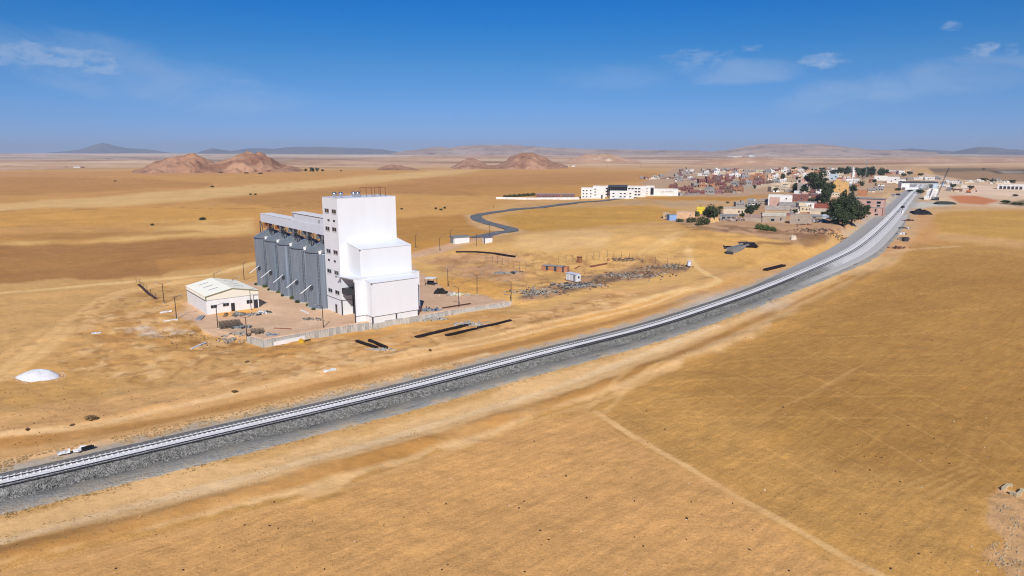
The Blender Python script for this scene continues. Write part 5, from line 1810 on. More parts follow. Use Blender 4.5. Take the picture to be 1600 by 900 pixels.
# grey trough with open dark pits
o = thing('concrete_trough', 'long grey concrete trough with a dark open end on sand below the village', 'trough', pos(1143.5, 397.3), R_(52))
mb = MB().box(0, 20, -.6, -.15, -.5, 2.6).box(0, 20, 2.2, 2.6, -.5, 2.6)
mb.build('side_wall', mat('trough_concrete', (0.24, 0.23, 0.23), 0.9, 0, 0.2, 0.6), o)
MB().box(.05, 19.9, -.14, 2.19, -.45, .05).build('floor', M_blk, o)
MB().box(-.3, 0, -.5, 2.5, -.5, 1.2).build('end_wall', M_trim, o)
MB().box(19.95, 20.3, .6, 1.1, -.5, 3.6).build('gate_post', M_trim, o)
for (u, v, w_, d_, lab) in ((1146, 385.5, 8, 10, 'square black pit left of the concrete trough'), (1170, 382.5, 7, 14, 'black pit at the far end of the concrete trough')):
    P = at(u, v)
    o = thing('black_pit', lab, 'pit', P, R_(-10))
    MB().box(-w_ / 2, w_ / 2, -d_ / 2, d_ / 2, .06, .16).build('black_slab', M_dark, o)  # flat black slab lying just above the ground
    MB().box(-w_ / 2 - .4, w_ / 2 + .4, d_ / 2, d_ / 2 + .5, -.2, .35).box(-w_ / 2 - .5, -w_ / 2, -d_ / 2, d_ / 2, -.2, .3).build('bank', M_trim, o)

# fences of posts and wire
def fence(label, px, hgt_, m=M_trim, wires=2):
    P = [at(*q) for q in px]
    o = thing('wire_fence', label, 'fence', P[0])
    pm = MB().box(-.05, .05, -.05, .05, -.3, hgt_).mesh('post', m)
    for q in P:
        link('post', pm, o, q - P[0])
    for k in range(wires):
        mb = MB()
        for A_, B_ in zip(P[:-1], P[1:]):
            z = Vector((0, 0, hgt_ * (.45 + .5 * k / max(1, wires - 1))))
            mb.beam(A_ - P[0] + z, B_ - P[0] + z, .025)
        mb.build('wire', m, o)
    return o


fence('thin wire fence on posts between the pipe and the scrap row', [(758, 407), (761, 407.5), (769.4, 409.5), (777.2, 412), (785, 414.5), (794, 417), (803, 419.5), (812, 421), (822, 421), (833, 417)], 3.2)
fence('thin wire fence on posts behind the brick cells', [(873, 411), (884.5, 411), (895, 409), (917, 405.5), (927, 404), (937, 402.5), (949, 402), (959, 402.3), (971, 404), (983.5, 406), (995, 407.5), (1004, 410), (1024, 412), (1043, 414), (1062, 416)], 3.0)
fence('leaning wire fence with dark netting at the sand edge left of the shed', [(213, 441), (219, 444), (224, 449), (230, 455), (236, 460), (244, 466.5)], 1.8)
bars('dark_netting', 'strip of dark netting fallen along the leaning fence', 'netting', [(217, 445), (224, 451.5), (233, 460), (244, 467.5)], .9, .25, M_rust, 1)

def place_clods(n):
    u, v = rng.uniform(60, 1600, n * 2), rng.uniform(470, 900, n * 2)
    k = (v > 930 - .36 * u)
    q = np.array([flat(a, b) for a, b in zip(u[k], v[k])])
    return np.column_stack([q, height(q[:, 0], q[:, 1]) + .03])


stones('dark_clods', 90, place_clods, .06, .18, mat('dark_clod', (0.03, 0.024, 0.02), 0.95), 'scattered dark clods lying on the near field')
stones('pale_stones', 40, place_clods, .06, .15, mat('pale_field_stone', (0.62, 0.55, 0.45), 0.95), 'scattered pale stones lying on the near field')

# ruin at the bottom right
o = thing('stone_ruin', 'low rectangular ruin of pale stone walls in the bare corner of the field', 'ruin', (0, 0, 0))
corner = [flat(*q) for q in ((1566, 768), (1575, 761), (1598, 768), (1590, 777.5))]
gz = ground(*corner[0])
for k, ((x0, y0), (x1, y1)) in enumerate(zip(corner, corner[1:] + corner[:1])):
    L = math.hypot(x1 - x0, y1 - y0)
    n = max(2, int(L / .45))
    for i in range(n):
        if k in (1, 3) and .25 < i / n < .85 and random.random() < .8:
            continue
        for z in (0, 1):
            t_ = (i + .5) / n
            x, y = x0 + (x1 - x0) * t_, y0 + (y1 - y0) * t_
            s = random.uniform(.17, .24)
            mb = MB().box(-s, s, -.18, .18, 0, random.uniform(.22, .34))
            link('stone', mb.mesh('stone', mat('cream_stone', (0.55, 0.45, 0.28), 0.95, 0, 0.2, 1.5)), o, (x, y, gz - .05 + z * .26), math.atan2(y1 - y0, x1 - x0) + random.uniform(-.1, .1))


def place_ruin(n):
    q = []
    while len(q) < n:
        c = random.choice([(1560, 858, 26, 8), (1568, 880, 34, 10), (1590, 820, 14, 10), (1570, 795, 12, 6), (1585, 850, 26, 26), (1600, 890, 50, 20)])
        u, v = random.gauss(c[0], c[2] * .6), random.gauss(c[1], c[3] * .6)
        if u < 1535:
            continue
        x, y = flat(u, v)
        q.append((x, y, ground(x, y) + .03))
    return np.array(q)


stones('field_stones', 260, place_ruin, .04, .17, mat('field_stone', (0.40, 0.31, 0.20), 0.95, 0, 0.3, 1.2), 'loose stones scattered over the bare corner of the field')
# ------------------------------------------------------------------ town
def wrow(n, z, w_, h_, a=.08, b=.92):
    return [(a + (b - a) * (i + .5) / n, z, w_, h_) for i in range(n)]


# school complex of white blocks
GS = 'white blocks of the school by the tarmac road'
px_house('school_block', 'white three storey end block of the school, farthest left', 'school building', 908, 926, 310.5, 294.5, 12, WC["white"],
         wins=[(x, z, .14, .10) for z in (.2, .5, .8) for x in (.2, .48, .82)], group=GS)
px_house('school_block', 'white taller school block with a blank wall and low dark door', 'school building', 926, 945, 310, 292, 13, WC["white"],
         wins=[(x, z, .16, .09) for z in (.3, .55, .8) for x in (.2,)], doors=[(.75, .14, .3)], group=GS)
px_house('school_block', 'long white main block of the school with three rows of dark windows', 'school building', 945, 1008, 307.5, 292, 14, WC["white"],
         wins=[(x, z, .06, .14) for z in (.22, .52, .82) for x in (.05, .12, .2, .28, .60, .68, .76, .84)], group=GS)
px_house('school_block', 'low white front wing of the school under the dark roof frame', 'school building', 953, 990, 310.5, 299.5, 10, WC["white"],
         wins=[(x, z, .09, .16) for z in (.3, .75) for x in (.15, .45, .62, .85)], group=GS)
o, wd, hg = px_house('school_block', 'white stair tower of the school with one tall dark window strip', 'school building', 1008, 1022, 306, 291.6, 12, WC["white"],
                     wins=[(.75, .5, .38, .85), (.2, .25, .12, .1), (.2, .5, .12, .1), (.2, .78, .12, .1)], group=GS)
px_house('school_hall', 'low white hall at the right end of the school with small slit windows', 'school building', 1022, 1059, 306, 296.5, 14, WC["white"],
         wins=[(x, .62 + .18 * (x - .3), .03, .2) for x in (.3, .4, .5, .58, .66, .74)], group=GS)
px_house('carport', 'grey flat carport standing against the white hall', 'carport', 1049, 1066, 306, 300.5, 8, WC["grey block"], 'slab', M_roofg, doors=[(.3, .25, .8), (.65, .25, .8)])
p = at(968, 309)
o = thing('roof_frame', 'dark slatted roof frame over the middle of the school', 'roof frame', (p.x, p.y + 13, p.z), math.atan2(-p.x, p.y))
wd = size_at(p, 29)
zt = size_at(p, 17.5)
for i in range(10):
    MB().box(-wd / 2 + wd * i / 9 - .25, -wd / 2 + wd * i / 9 + .25, -.4, 0, zt - 6.5, zt - 1.2).build('post', M_trim, o)
MB().box(-wd / 2 - .4, wd / 2 + .4, -.8, 6, zt - 1.2, zt + .6).build('roof', M_trim, o)
MB().box(-wd / 2, wd / 2, -.2, .2, zt - 6.5, zt - 5.0).build('parapet', M_trim, o)
MB().box(-wd / 2, wd / 2, .3, .5, zt - 5, zt - 1.25).build('glass_wall', M_glass, o)
px_house('workshop', 'long low red brick workshop left of the school', 'workshop', 838, 876, 309.5, 303.5, 12, WC["red brick"], 'slab', M_roofg, wins=wrow(6, .5, .06, .4))
px_house('workshop', 'short grey and red workshop between the brick one and the school', 'workshop', 877, 898, 309, 303.5, 10, WC["brown brick"], 'slab', M_roofg, wins=wrow(3, .5, .1, .4))
px_house('classroom', 'red brick house showing above the dark roof frame of the school', 'house', 962, 981, 298, 289.5, 9, WC["red brick"], 'slab', M_roofg)


def wallrun(label, px, h, m, name='boundary_wall', th=.3):
    P = [at(*q) for q in px]
    o = thing(name, label, 'wall', P[0])
    for A_, B_ in zip(P[:-1], P[1:]):
        MB().beam(A_ - P[0] + Vector((0, 0, h / 2 - .5)), B_ - P[0] + Vector((0, 0, h / 2 - .5)), th, h + 1).build('wall_section', m, o)
    return o


wallrun('pale boundary wall running left from the school and the workshop', [(775, 311), (830, 312), (905, 311.5)], 2.0, WC["white"])
wallrun('long cream boundary wall climbing to the right beyond the ochre field', [(1152, 293), (1180, 294.5), (1205, 290), (1240, 288)], 3.4, WC["cream"])
wallrun('grey boundary wall along the near side of the brick quarter', [(1066, 306), (1095, 303.5)], 2.0, WC["grey block"])

# the near village
px_house('blue_house', 'small light blue house at the left edge of the village', 'house', 1046, 1057, 344.5, 335.5, 6, WC["blue"], 'slab', M_roofg, rot=.35)
px_house('tan_house', 'tan clay house left of the blue house', 'house', 1036, 1045, 341.5, 333.5, 6, WC["tan"], wins=[(.4, .5, .2, .3)])
px_house('peach_house', 'long peach walled house behind the green bushes', 'house', 1057, 1085, 342, 331.5, 8, WC["peach"], wins=[(.75, .6, .05, .15)])
px_house('yellow_shed', 'bright yellow tin shed beside the round dark tree', 'shed', 1089, 1100, 334, 326.5, 6, M_yel, 'gable', M_yel)
px_house('cream_house', 'flat cream roofed house behind the round tree', 'house', 1131, 1164, 335, 325, 12, WC["cream"], 'slab', M_roofc, wins=[(.7, .5, .08, .35), (.85, .5, .08, .35)])
px_house('long_shed', 'low grey shed with a dark open front, right of the round tree', 'shed', 1126, 1152, 342, 334.5, 6, WC["grey block"], 'shed', M_roofg, doors=[(.2, .2, .8), (.5, .2, .8), (.75, .15, .8)], roofh=.6)
px_house('stone_shed', 'long stone walled shed with a reddish roof left of the green hedge', 'shed', 1164, 1190, 345.5, 338, 7, WC["stone"], 'gable', mat('dusty_red_roof', (0.36, 0.24, 0.20), 0.9), roofh=1.0)
px_house('stone_house', 'stone house with one brown window behind the green hedge', 'house', 1192, 1226, 347.5, 337, 9, WC["stone"], 'gable', M_roofc, wins=[(.45, .45, .18, .4), (.8, .6, .06, .5)], roofh=1.6)
px_house('stone_house', 'roofless looking stone house with orange junk before it', 'house', 1235, 1266, 350, 337, 8, WC["stone"], wins=[(.42, .5, .07, .22)])
px_house('old_house', 'dusty broad roofed house sloping up behind the stone house', 'house', 1196, 1232, 336, 328, 20, WC["tan"], 'gable', mat('dusty_tan_roof', (0.44, 0.36, 0.29), 0.95, 0, 0.2, .3), roofh=2.2)
px_house('white_house', 'two storey white house with stepped roof terrace, tallest in the near village', 'house', 1201, 1236, 322, 305, 10, WC["white"], wins=[(.75, .75, .06, .14), (.6, .4, .05, .12)])
px_house('pink_annex', 'blank pinkish block built against the white terrace house', 'house', 1202, 1217, 324, 309.5, 6, WC["pink plaster"])
px_house('grey_house', 'grey block house with dark doorways right of the white terrace house', 'house', 1217, 1245, 326, 317.5, 8, WC["grey block"], wins=[(.35, .5, .08, .3), (.7, .5, .08, .3)])
px_house('red_house', 'dark red two tone house above the round bush', 'house', 1236, 1262, 314, 304.5, 9, WC["red brick"], wins=[(.3, .5, .08, .25), (.6, .5, .1, .3)])
px_house('white_house', 'white house with two bays left of the red tiled roof', 'house', 1247, 1274, 325, 316, 9, WC["white"], 'slab', M_roofg, wins=[(.25, .5, .06, .3), (.7, .5, .07, .3)])
px_house('tiled_house', 'pink house with a bright red tiled roof beside the big trees', 'house', 1273, 1299, 332, 324.5, 9, WC["pink plaster"], 'gable', M_rooft, wins=[(.72, .5, .1, .4)], roofh=2.6)
px_house('cream_gable_house', 'low cream house below the red tiled roof', 'house', 1266, 1288, 336, 329, 7, WC["cream"], 'gable', M_roofc, roofh=1.0)
px_house('tin_shed', 'grey tin roofed shed in the clutter below the red tiled roof, left one', 'shed', 1262, 1284, 342, 337, 8, WC["grey block"], 'shed', M_roofg, doors=[(.5, .2, .8)], roofh=.5)
px_house('tin_shed', 'pale tin roofed shed in the clutter beside the big trees, right one', 'shed', 1286, 1308, 343, 337.5, 7, WC["pale blue"], 'shed', M_gal, doors=[(.4, .3, .7)], roofh=.5)
px_house('tin_shed', 'grey lilac tin roofed shed above the stone house with the brown window', 'shed', 1214, 1238, 337, 332, 7, WC["maroon"], 'shed', M_roofg, roofh=.6)
debris('orange and brown junk before the roofless stone house', 1258, 351.5, 6, 1.5, 30, [M_orange, M_wood, M_brown], .8)
debris('dark village clutter between the sheds and the big trees', 1285, 347, 18, 9, 140, [M_wood, M_trim, M_greybox, M_gal], 1.0)
debris('brown brushwood on the slope below the big trees', 1288, 362, 22, 16, 150, [M_wood, M_wood, M_brown], .8)
debris('village clutter behind the round tree', 1150, 344, 18, 10, 100, [M_wood, M_brown, M_greybox, M_gal], .9)
for (u, v, lab) in ((1112, 347.5, 'left tan straw mound below the round tree'), (1119, 346.5, 'right tan straw mound below the round tree')):
    irregular('straw_mound', lab, 'straw mound', pos(u, v), [(-1.6, -1.4), (1.6, -1.4), (1.8, 1.4), (-1.6, 1.4)], 2.6, mat('tan_straw', (0.55, 0.35, 0.15), 0.9, 0, .2, 1.0), 0, 9, .2, 'straw mounds in the village')
irregular('pale_boulder', 'single pale boulder on the track below the village', 'boulder', pos(1239, 374.5), [(-1.4, -1), (1.4, -1), (1.5, 1), (-1.2, 1)], 1.9, mat('pale_rock', (0.6, 0.5, 0.38), 0.95, 0, .15, .8))

# pink brick apartment house
o, wd, hg = px_house('apartment_house', 'three storey pinkish brick apartment house beside the railway', 'apartment house', 1322, 1375, 333, 306, 11, WC["pink plaster"], 'slab', M_roofg,
                     wins=[(.30, .80, .11, .14), (.60, .80, .12, .15), (.86, .80, .12, .15), (.60, .62, .10, .10), (.86, .62, .10, .10), (.58, .38, .10, .16), (.80, .36, .05, .2), (.83, .12, .1, .1)], rot=-.12, over=.6)
MB().box(-wd / 2 - .05, wd / 2 + .05, -.25, -.002, hg * .50, hg * .54).build('floor_band', M_roofg, o)
for fx in (0.02, .46, .98):
    MB().box(-wd / 2 + fx * wd - .2, -wd / 2 + fx * wd + .2, -.14, -.004, -1, hg * .5).build('pilaster', M_brown, o)
px_house('ochre_house', 'tall plain yellow ochre house behind the big trees', 'house', 1302, 1324, 303, 285, 12, WC["yellow ochre"], wins=[(.42, .75, .06, .08), (.42, .38, .06, .08)])
px_house('roof_room', 'small ochre stair house set behind the yellow ochre house', 'house', 1305, 1312, 298, 281, 5, WC["yellow ochre"])

# named buildings of the upper town
for a in (('lilac_house', 'pink house with a dark recess left of the tallest tree', 1247, 1258, 287, 279.5, 'pink plaster', 'flat', None, [(.2, .5, .35, .7)]),
          ('cream_house', 'pale cream house at the right end of the cream wall', 1220, 1234, 292, 285, 'cream', 'flat', None, [(.5, .5, .6, .15)]),
          ('concrete_shell', 'bare grey concrete block between two dark conifers', 1246, 1262, 302, 288, 'grey block', 'flat', None, []),
          ('pale_blue_house', 'tall pale blue and white house below the upper trees', 1296, 1309, 282, 272.5, 'pale blue', 'flat', None, [(.7, .6, .2, .2), (.3, .3, .2, .2)]),
          ('tiled_house', 'long house with a red tiled roof right of the pale blue house', 1308, 1328, 284, 279, 'pink plaster', 'gable', M_rooft, [(.3, .5, .08, .3), (.7, .5, .08, .3)]),
          ('tiled_house', 'farther house with a dark red tiled roof under the upper trees', 1340, 1360, 286, 281.5, 'red brick', 'gable', M_rooft, [(.3, .5, .08, .3)]),
          ('white_house', 'white house with a flat roof under the right upper trees', 1367, 1385, 282, 275.5, 'white', 'flat', None, [(.3, .5, .1, .2)]),
          ('white_house', 'bright white house with lilac shade left of the bridge', 1387, 1404, 286, 277, 'white', 'flat', None, [(.65, .6, .12, .2), (.35, .35, .1, .2)]),
          ('white_house', 'low white house with blue door next to the bridge', 1401, 1414, 287, 280, 'white', 'slab', None, [(.5, .5, .2, .3)]),
          ('white_house', 'small white house on the skyline right of the upper trees', 1388, 1408, 272, 266.5, 'white', 'gable', M_roofc, []),
          ('cream_house', 'wide cream house high above the brick quarter', 1172, 1184, 277, 269.5, 'peach', 'flat', None, []),
          ('white_house', 'white house at the right end of the brick quarter', 1218, 1228, 277, 269.5, 'white', 'flat', None, [(.5, .6, .2, .2)]),
          ('orange_house', 'orange brick house by the roof of the apartment house', 1340, 1354, 306, 297.5, 'orange brick', 'flat', None, []),
          ('red_house', 'dark red house half hidden by conifers above the round bush', 1268, 1287, 312, 303, 'red brick', 'slab', None, [(.6, .5, .1, .3)]),
          ('cream_house', 'cream house with a peaked top between the big trees', 1276, 1286, 303, 295, 'cream', 'gable', M_roofc, [])):
    px_house(a[0], a[1], 'house', a[2], a[3], a[4], a[5], 10, WC[a[6]], a[7], a[8], wins=a[9])
# minaret
p = at(1332.5, 277)
o = thing('minaret', 'slim white minaret among the upper trees', 'minaret', p)
hh = size_at(p, 15.5)
MB().box(-2.2, 2.2, -2.2, 2.2, -1, hh * .62).build('shaft', WC["white"], o)
MB().box(-2.9, 2.9, -2.9, 2.9, hh * .62 + .01, hh * .68).build('balcony', WC["white"], o)
MB().lathe([(1.5, hh * .68), (1.5, hh * .86), (1.7, hh * .88), (.9, hh * .96), (.05, hh * 1.06)], 12).build('turret', WC["white"], o)

# brick quarter: rows of small houses, each its own thing
um = []
for k in range(4):
    mb = MB().box(-.5, .5, 0, 1, -.2, 1)
    mb.box(-.5, .5, 0, .04, 1.001, 1.09).box(-.5, .5, .96, 1, 1.001, 1.09).box(-.5, -.46, .04, .96, 1.001, 1.09).box(.46, .5, .04, .96, 1.001, 1.09)
    if k == 1:
        mb.box(-.5, .05, .3, 1, 1.09, 1.7)
    if k == 2:
        for x in (-.45, 0, .45):
            for y in (.05, .95):
                mb.box(x - .03, x + .03, y - .03, y + .03, 1.09, 1.45)
    if k == 3:
        mb.box(.1, .45, .1, .6, 1.09, 1.5)
    um.append(mb.mesh('wall', WC["red brick"]))
roof_u = MB().box(-.455, .455, .045, .955, .9, 1.015).mesh('roof', M_roofg)
win_u = MB().box(-.07, .07, -.03, -.004, -.11, .11).mesh('window', M_glass)
door_u = MB().box(-.07, .07, -.03, -.004, 0, .45).mesh('door', M_trim)
mb = MB()
for (x0, x1, y0, y1) in ((-.5, -.22, -1, -.97), (.0, .5, -1, -.97), (-.5, -.48, -.97, 0), (.48, .5, -.97, 0)):
    mb.box(x0, x1, y0, y1, -.3, 1)
yard_u = mb.mesh('yard_wall', WC["grey block"])
tank_u = MB().lathe([(.7, 0), (.7, 1.2), (.55, 1.4), (.1, 1.45)], 10).mesh('roof_tank', WC["white"])
lean_u = MB().add([(-.5, 0, -.2), (.5, 0, -.2), (.5, 1, -.2), (-.5, 1, -.2), (-.5, 0, .85), (.5, 0, .85), (.5, 1, 1), (-.5, 1, 1)],
                  [(0, 1, 5, 4), (1, 2, 6, 5), (2, 3, 7, 6), (3, 0, 4, 7), (4, 5, 6, 7)]).mesh('lean_to', WC["grey block"])
ORD = ['first', 'second', 'third', 'fourth', 'fifth', 'sixth', 'seventh', 'eighth', 'ninth', 'tenth', 'eleventh', 'twelfth', 'thirteenth', 'fourteenth', 'fifteenth', 'sixteenth', 'seventeenth', 'eighteenth', 'nineteenth', 'twentieth']
KIND = ['flat topped', 'half storeyed', 'bare pillared', 'roof topped']


def row(rowname, v0, u0, u1, v1, cols, wpx, hpx, group, skip=0.15, name=None):
    u, i = u0, 0
    while u < u1 and i < 20:
        w_ = random.uniform(*wpx)
        t_ = (u - u0) / max(1, u1 - u0)
        v = v0 + (v1 - v0) * t_ + random.uniform(-.5, .5)
        if random.random() > skip:
            c = random.choice(cols)
            k = random.choice([0, 0, 1, 2, 3, 3])
            pp = at(u + w_ / 2, v)
            W_, H_ = size_at(pp, w_), size_at(pp, random.uniform(*hpx))
            D_ = random.uniform(.7, 1.3) * 11
            H_ = max(2.6, H_)
            o = thing('town_house' if name is None else name, '%s %s house, %s from left in %s' % (KIND[k], c, ORD[i], rowname), 'house', pp, math.atan2(-pp.x, pp.y) + random.uniform(-.35, .35), group)
            link('wall', um[k], o, None, 0, (W_, D_, H_), None, WC[c])
            link('roof', roof_u, o, None, 0, (W_, D_, H_), None, random.choice([M_roofg, M_roofg, M_roofc]))
            if w_ > 5.5:
                for fx in ((-.27, .05, .3) if w_ > 8 else (-.22, .24)):
                    link('window', win_u, o, (fx * W_, 0, H_ * random.choice((.55, .6))), 0, (W_ * .9, 6, H_))
                if random.random() < .6:
                    link('door', door_u, o, (random.choice((-.4, .17, .42)) * W_, 0, 0), 0, (W_ * .8, 6, H_))
            q_ = random.random()
            if q_ < .55 and w_ > 6:
                link('yard_wall', yard_u, o, (0, -.02, 0), 0, (W_ * random.uniform(.8, 1.3), D_ * random.uniform(.3, .6), 1.7), None, WC[random.choice(["grey block", "stone", "cream", "brown brick", "white"])])
            if .3 < q_ < .8:
                link('roof_tank', tank_u, o, (random.uniform(-.3, .3) * W_, random.uniform(.3, .7) * D_, H_), 0, (1, 1, 1) if W_ < 9 else (1.4, 1.4, 1.4), None, random.choice([WC["white"], WC["blue"], M_trim, M_gal]))
            if q_ > .5:
                sd__ = random.choice((-1, 1))
                link('lean_to', lean_u, o, (sd__ * W_ * .68, .1 * D_, 0), 0, (W_ * .36, D_ * .6, H_ * random.uniform(.45, .7)), None, WC[random.choice(cols)])
            i += 1
        u += w_ * random.uniform(.9, 1.25)


RB = ["red brick", "red brick", "red brick", "brown brick", "maroon", "orange brick", "grey block"]
GRY = ["grey block", "grey block", "maroon", "white", "brown brick", "stone"]
MIX = ["red brick", "pink plaster", "white", "cream", "grey block", "peach", "maroon"]
TN = ["white", "cream", "pink plaster", "peach", "white", "grey block", "tan", "orange brick"]
g1, g2, g3 = 'brick houses of the far quarter', 'small grey houses at the edge of the far plain', 'houses of the upper town'
row("the brick quarter's nearest row", 304.5, 1066, 1150, 300.5, RB, (8, 15), (4, 6.5), g1)
row("the brick quarter's second row", 299, 1052, 1152, 296.5, RB, (8, 14), (4, 6.5), g1)
row('the row behind the school hall', 293.5, 1046, 1110, 292, RB, (7, 12), (4, 6), g1)
row('the brick row above the wall', 291.5, 1108, 1200, 288.5, RB, (7, 13), (4, 7), g1)
row("the brick quarter's middle row", 287.5, 1092, 1195, 283.5, RB, (7, 12), (4, 7), g1)
row("the brick quarter's upper row", 282.5, 1104, 1208, 278, RB, (6, 11), (4, 7), g1)
row('the row under the crest', 277.5, 1122, 1224, 273.5, MIX, (6, 10), (3.5, 6.5), g1)
row("the brick quarter's crest row", 273, 1100, 1250, 268.5, MIX, (6, 11), (3, 5.5), g1)
row('the outermost field row', 280, 1000, 1075, 279, GRY, (5, 9), (1.6, 3), g2, .2)
row('the second field row', 276.5, 1020, 1100, 274, GRY, (5, 9), (1.8, 3.2), g2, .2)
row('the third field row', 272, 1058, 1125, 270, GRY, (5, 9), (2, 3.4), g2, .2)
row('the farthest left row', 267.5, 1062, 1160, 266.5, GRY, (5, 8), (2, 3.6), g2, .25)
row('the row behind the cream wall', 287, 1196, 1252, 285, TN, (7, 11), (3.5, 6), g3)
row('the row right of the bricks', 281, 1200, 1262, 279, TN, (7, 11), (3.5, 6.5), g3)
row('the row before the blue house', 284, 1262, 1297, 283, TN, (8, 12), (4, 7), g3)
row('the skyline row by the trees', 274, 1226, 1305, 269, TN, (6, 10), (3, 5.5), g3)
row('the upper row among trees', 278, 1240, 1300, 276, TN, (7, 10), (3.5, 6), g3)
row('the farthest skyline row', 268, 1255, 1330, 265.5, TN, (5, 9), (2.2, 4), g3, .3)
row('the row under the minaret', 277, 1306, 1366, 276, TN, (7, 12), (3, 5.5), g3, .2)
row('the row behind the ochre house', 292, 1322, 1370, 291, ["grey block", "tan", "stone", "orange brick"], (8, 13), (3, 5), g3, .4)
row('the row before the bridge', 290, 1370, 1402, 289, TN, (8, 12), (3, 5), g3, .5)
row('the row behind the bridge', 281, 1418, 1462, 281, ["white", "white", "grey block"], (6, 9), (2.5, 4), g3, .2)
row('the row right of the crane', 293, 1465, 1530, 292, ["grey block", "cream", "white", "tan"], (8, 14), (2.2, 4), g3, .3)
row('the row on pale terraces', 286, 1500, 1570, 287, ["white", "cream", "tan"], (8, 14), (2, 3.5), g3, .5)
row('the tan ridge village', 245.5, 1125, 1180, 245.5, ["white"], (7, 14), (1.6, 2.6), 'white houses of the ridge village', .4)
row('the left plain hamlet', 262.5, 96, 130, 262, ["white", "red brick"], (4, 9), (1.2, 2), 'hamlet houses on the left plain', .2)
row('the plain behind the school', 260.5, 878, 898, 260.5, ["white"], (2.5, 3), (1.2, 1.8), 'white tanks on the plain', .1)

# infill of the near village and of the slope up to the town
row('the low row behind the cream roof', 322, 1150, 1200, 321, ["stone", "cream", "grey block"], (13, 20), (5, 7), g3, .2)
row('the row behind the stone house', 332, 1232, 1268, 330, ["white", "cream", "stone"], (12, 18), (6, 8), g3, .1)
row('the row under the cream wall', 300, 1205, 1246, 299, ["cream", "white", "grey block"], (9, 13), (5, 8), g3, .2)
row('the terrace above the round bush', 309, 1240, 1300, 307, ["pink plaster", "cream", "red brick", "white"], (10, 15), (6, 8), g3, .1)
row('the terrace below the tallest tree', 299, 1262, 1302, 298, ["cream", "pink plaster", "grey block"], (9, 13), (5, 8), g3, .2)
row('the row above the ochre house', 286.5, 1300, 1345, 287, TN, (8, 12), (4, 7), g3, .1)
row('the packed row below the skyline', 272.5, 1250, 1300, 271, TN, (6, 10), (3, 5), g3, .1)
row('the far east row', 273, 1386, 1420, 271, TN, (7, 11), (3, 5), g3, .2)
row('the row beside the pink apartment', 300, 1356, 1384, 298, ["grey block", "orange brick", "cream"], (9, 13), (4, 6), g3, .2)
row('the sheds behind the crane', 298, 1468, 1508, 300, ["grey block", "white", "brown brick"], (8, 13), (2.5, 4.5), g3, .2)
row('the farthest row by the depot', 287, 1470, 1560, 283, ["white", "grey block", "cream"], (6, 10), (2, 3.4), g3, .3)
row('the left edge of the grey rows', 283.5, 1058, 1092, 282.5, GRY, (6, 10), (2.4, 3.6), g2, .1)
row('the row between crest and skyline', 270.5, 1130, 1230, 267, MIX, (6, 9), (3, 4.5), g1, .15)

# bridge, works building and crane at the end of the line
pL, pR = at(1409, 296), at(1458, 296)
o = thing('road_bridge', 'grey road bridge crossing the railway at the far end of the line', 'bridge', pL, math.atan2((pR - pL).y, (pR - pL).x))
L = (pR - pL).length
hb = size_at(pL, 11)
MB().box(-3, 7, -4, 4, -1, hb).build('abutment', WC["white"], o)
MB().box(L - 3, L + 3, -4, 4, -1, hb).build('abutment', WC["pale blue"], o)
MB().box(7.01, L - 3.01, -4, 4, hb - 2.2, hb).build('deck', M_conc, o)
MB().box(-3, L + 3, -4.3, -4.02, hb - .8, hb + 1.2).build('parapet', M_trim, o)
MB().box(-3, L + 3, 4.02, 4.3, hb - .8, hb + 1.2).build('parapet', M_trim, o)
MB().box(-2, 14, -12, -4.4, -1, hb * .35).build('retaining_block', WC["white"], o)

o, wd, hg = px_house('works_building', 'white gabled works building beside the crane', 'works building', 1448, 1464, 311.5, 298, 14, WC["white"], 'flat', M_roofw)
MB().add([(-wd / 2, -.01, hg), (wd / 2, -.01, hg), (wd * .3, -.01, hg * 1.22), (-wd * .3, -.01, hg * 1.22), (-wd / 2, 13.9, hg), (wd / 2, 13.9, hg), (wd * .3, 13.9, hg * 1.22), (-wd * .3, 13.9, hg * 1.22)],
         [(0, 1, 2, 3), (7, 6, 5, 4), (3, 2, 6, 7), (1, 5, 6, 2), (0, 3, 7, 4)]).build('upper_roof', M_roofw, o)
px_house('works_annex', 'small white annex left of the gabled works building', 'works building', 1444, 1451, 312, 306.5, 8, WC["white"])
p = at(1457, 312.5)
o = thing('crane', 'tall lattice boom crane leaning right over the railway works', 'crane', (p.x, p.y - 4, p.z), math.atan2(-p.x, p.y))
MB().box(-3.2, 3.2, -1.8, 1.8, .9, 3.0).build('body', M_trim, o)
MB().box(-2.6, -.4, -2.3, -1.81, 1.8, 3.8).build('cab', M_greybox, o)
for y in (-1.7, 1.2):
    MB().box(-3.4, 3.4, y, y + .9, -.3, .88).build('crawler', M_blk, o)
base_, tip = Vector((1.0, 0, 3)), Vector((size_at(p, 13), 0, size_at(p, 50)))
mb = MB()
n = 16
for sx_, sy_ in ((-.5, -.5), (.5, -.5), (.5, .5), (-.5, .5)):
    mb.beam(base_ + Vector((sx_, sy_, 0)), tip + Vector((sx_ * .5, sy_ * .5, 0)), .32)
for i in range(n):
    a_, b_ = base_.lerp(tip, i / n), base_.lerp(tip, (i + 1) / n)
    s = (-1) ** i * .45
    mb.beam(a_ + Vector((s, -.45, 0)), b_ + Vector((-s, -.45, 0)), .2).beam(a_ + Vector((s, .45, 0)), b_ + Vector((-s, .45, 0)), .2)
mb.build('boom', M_trim, o)
MB().beam(tip, (tip.x, 0, 9), .08).build('hoist_cable', M_trim, o)
MB().beam((-2.5, 0, 3), tip, .08).build('stay_cable', M_trim, o)
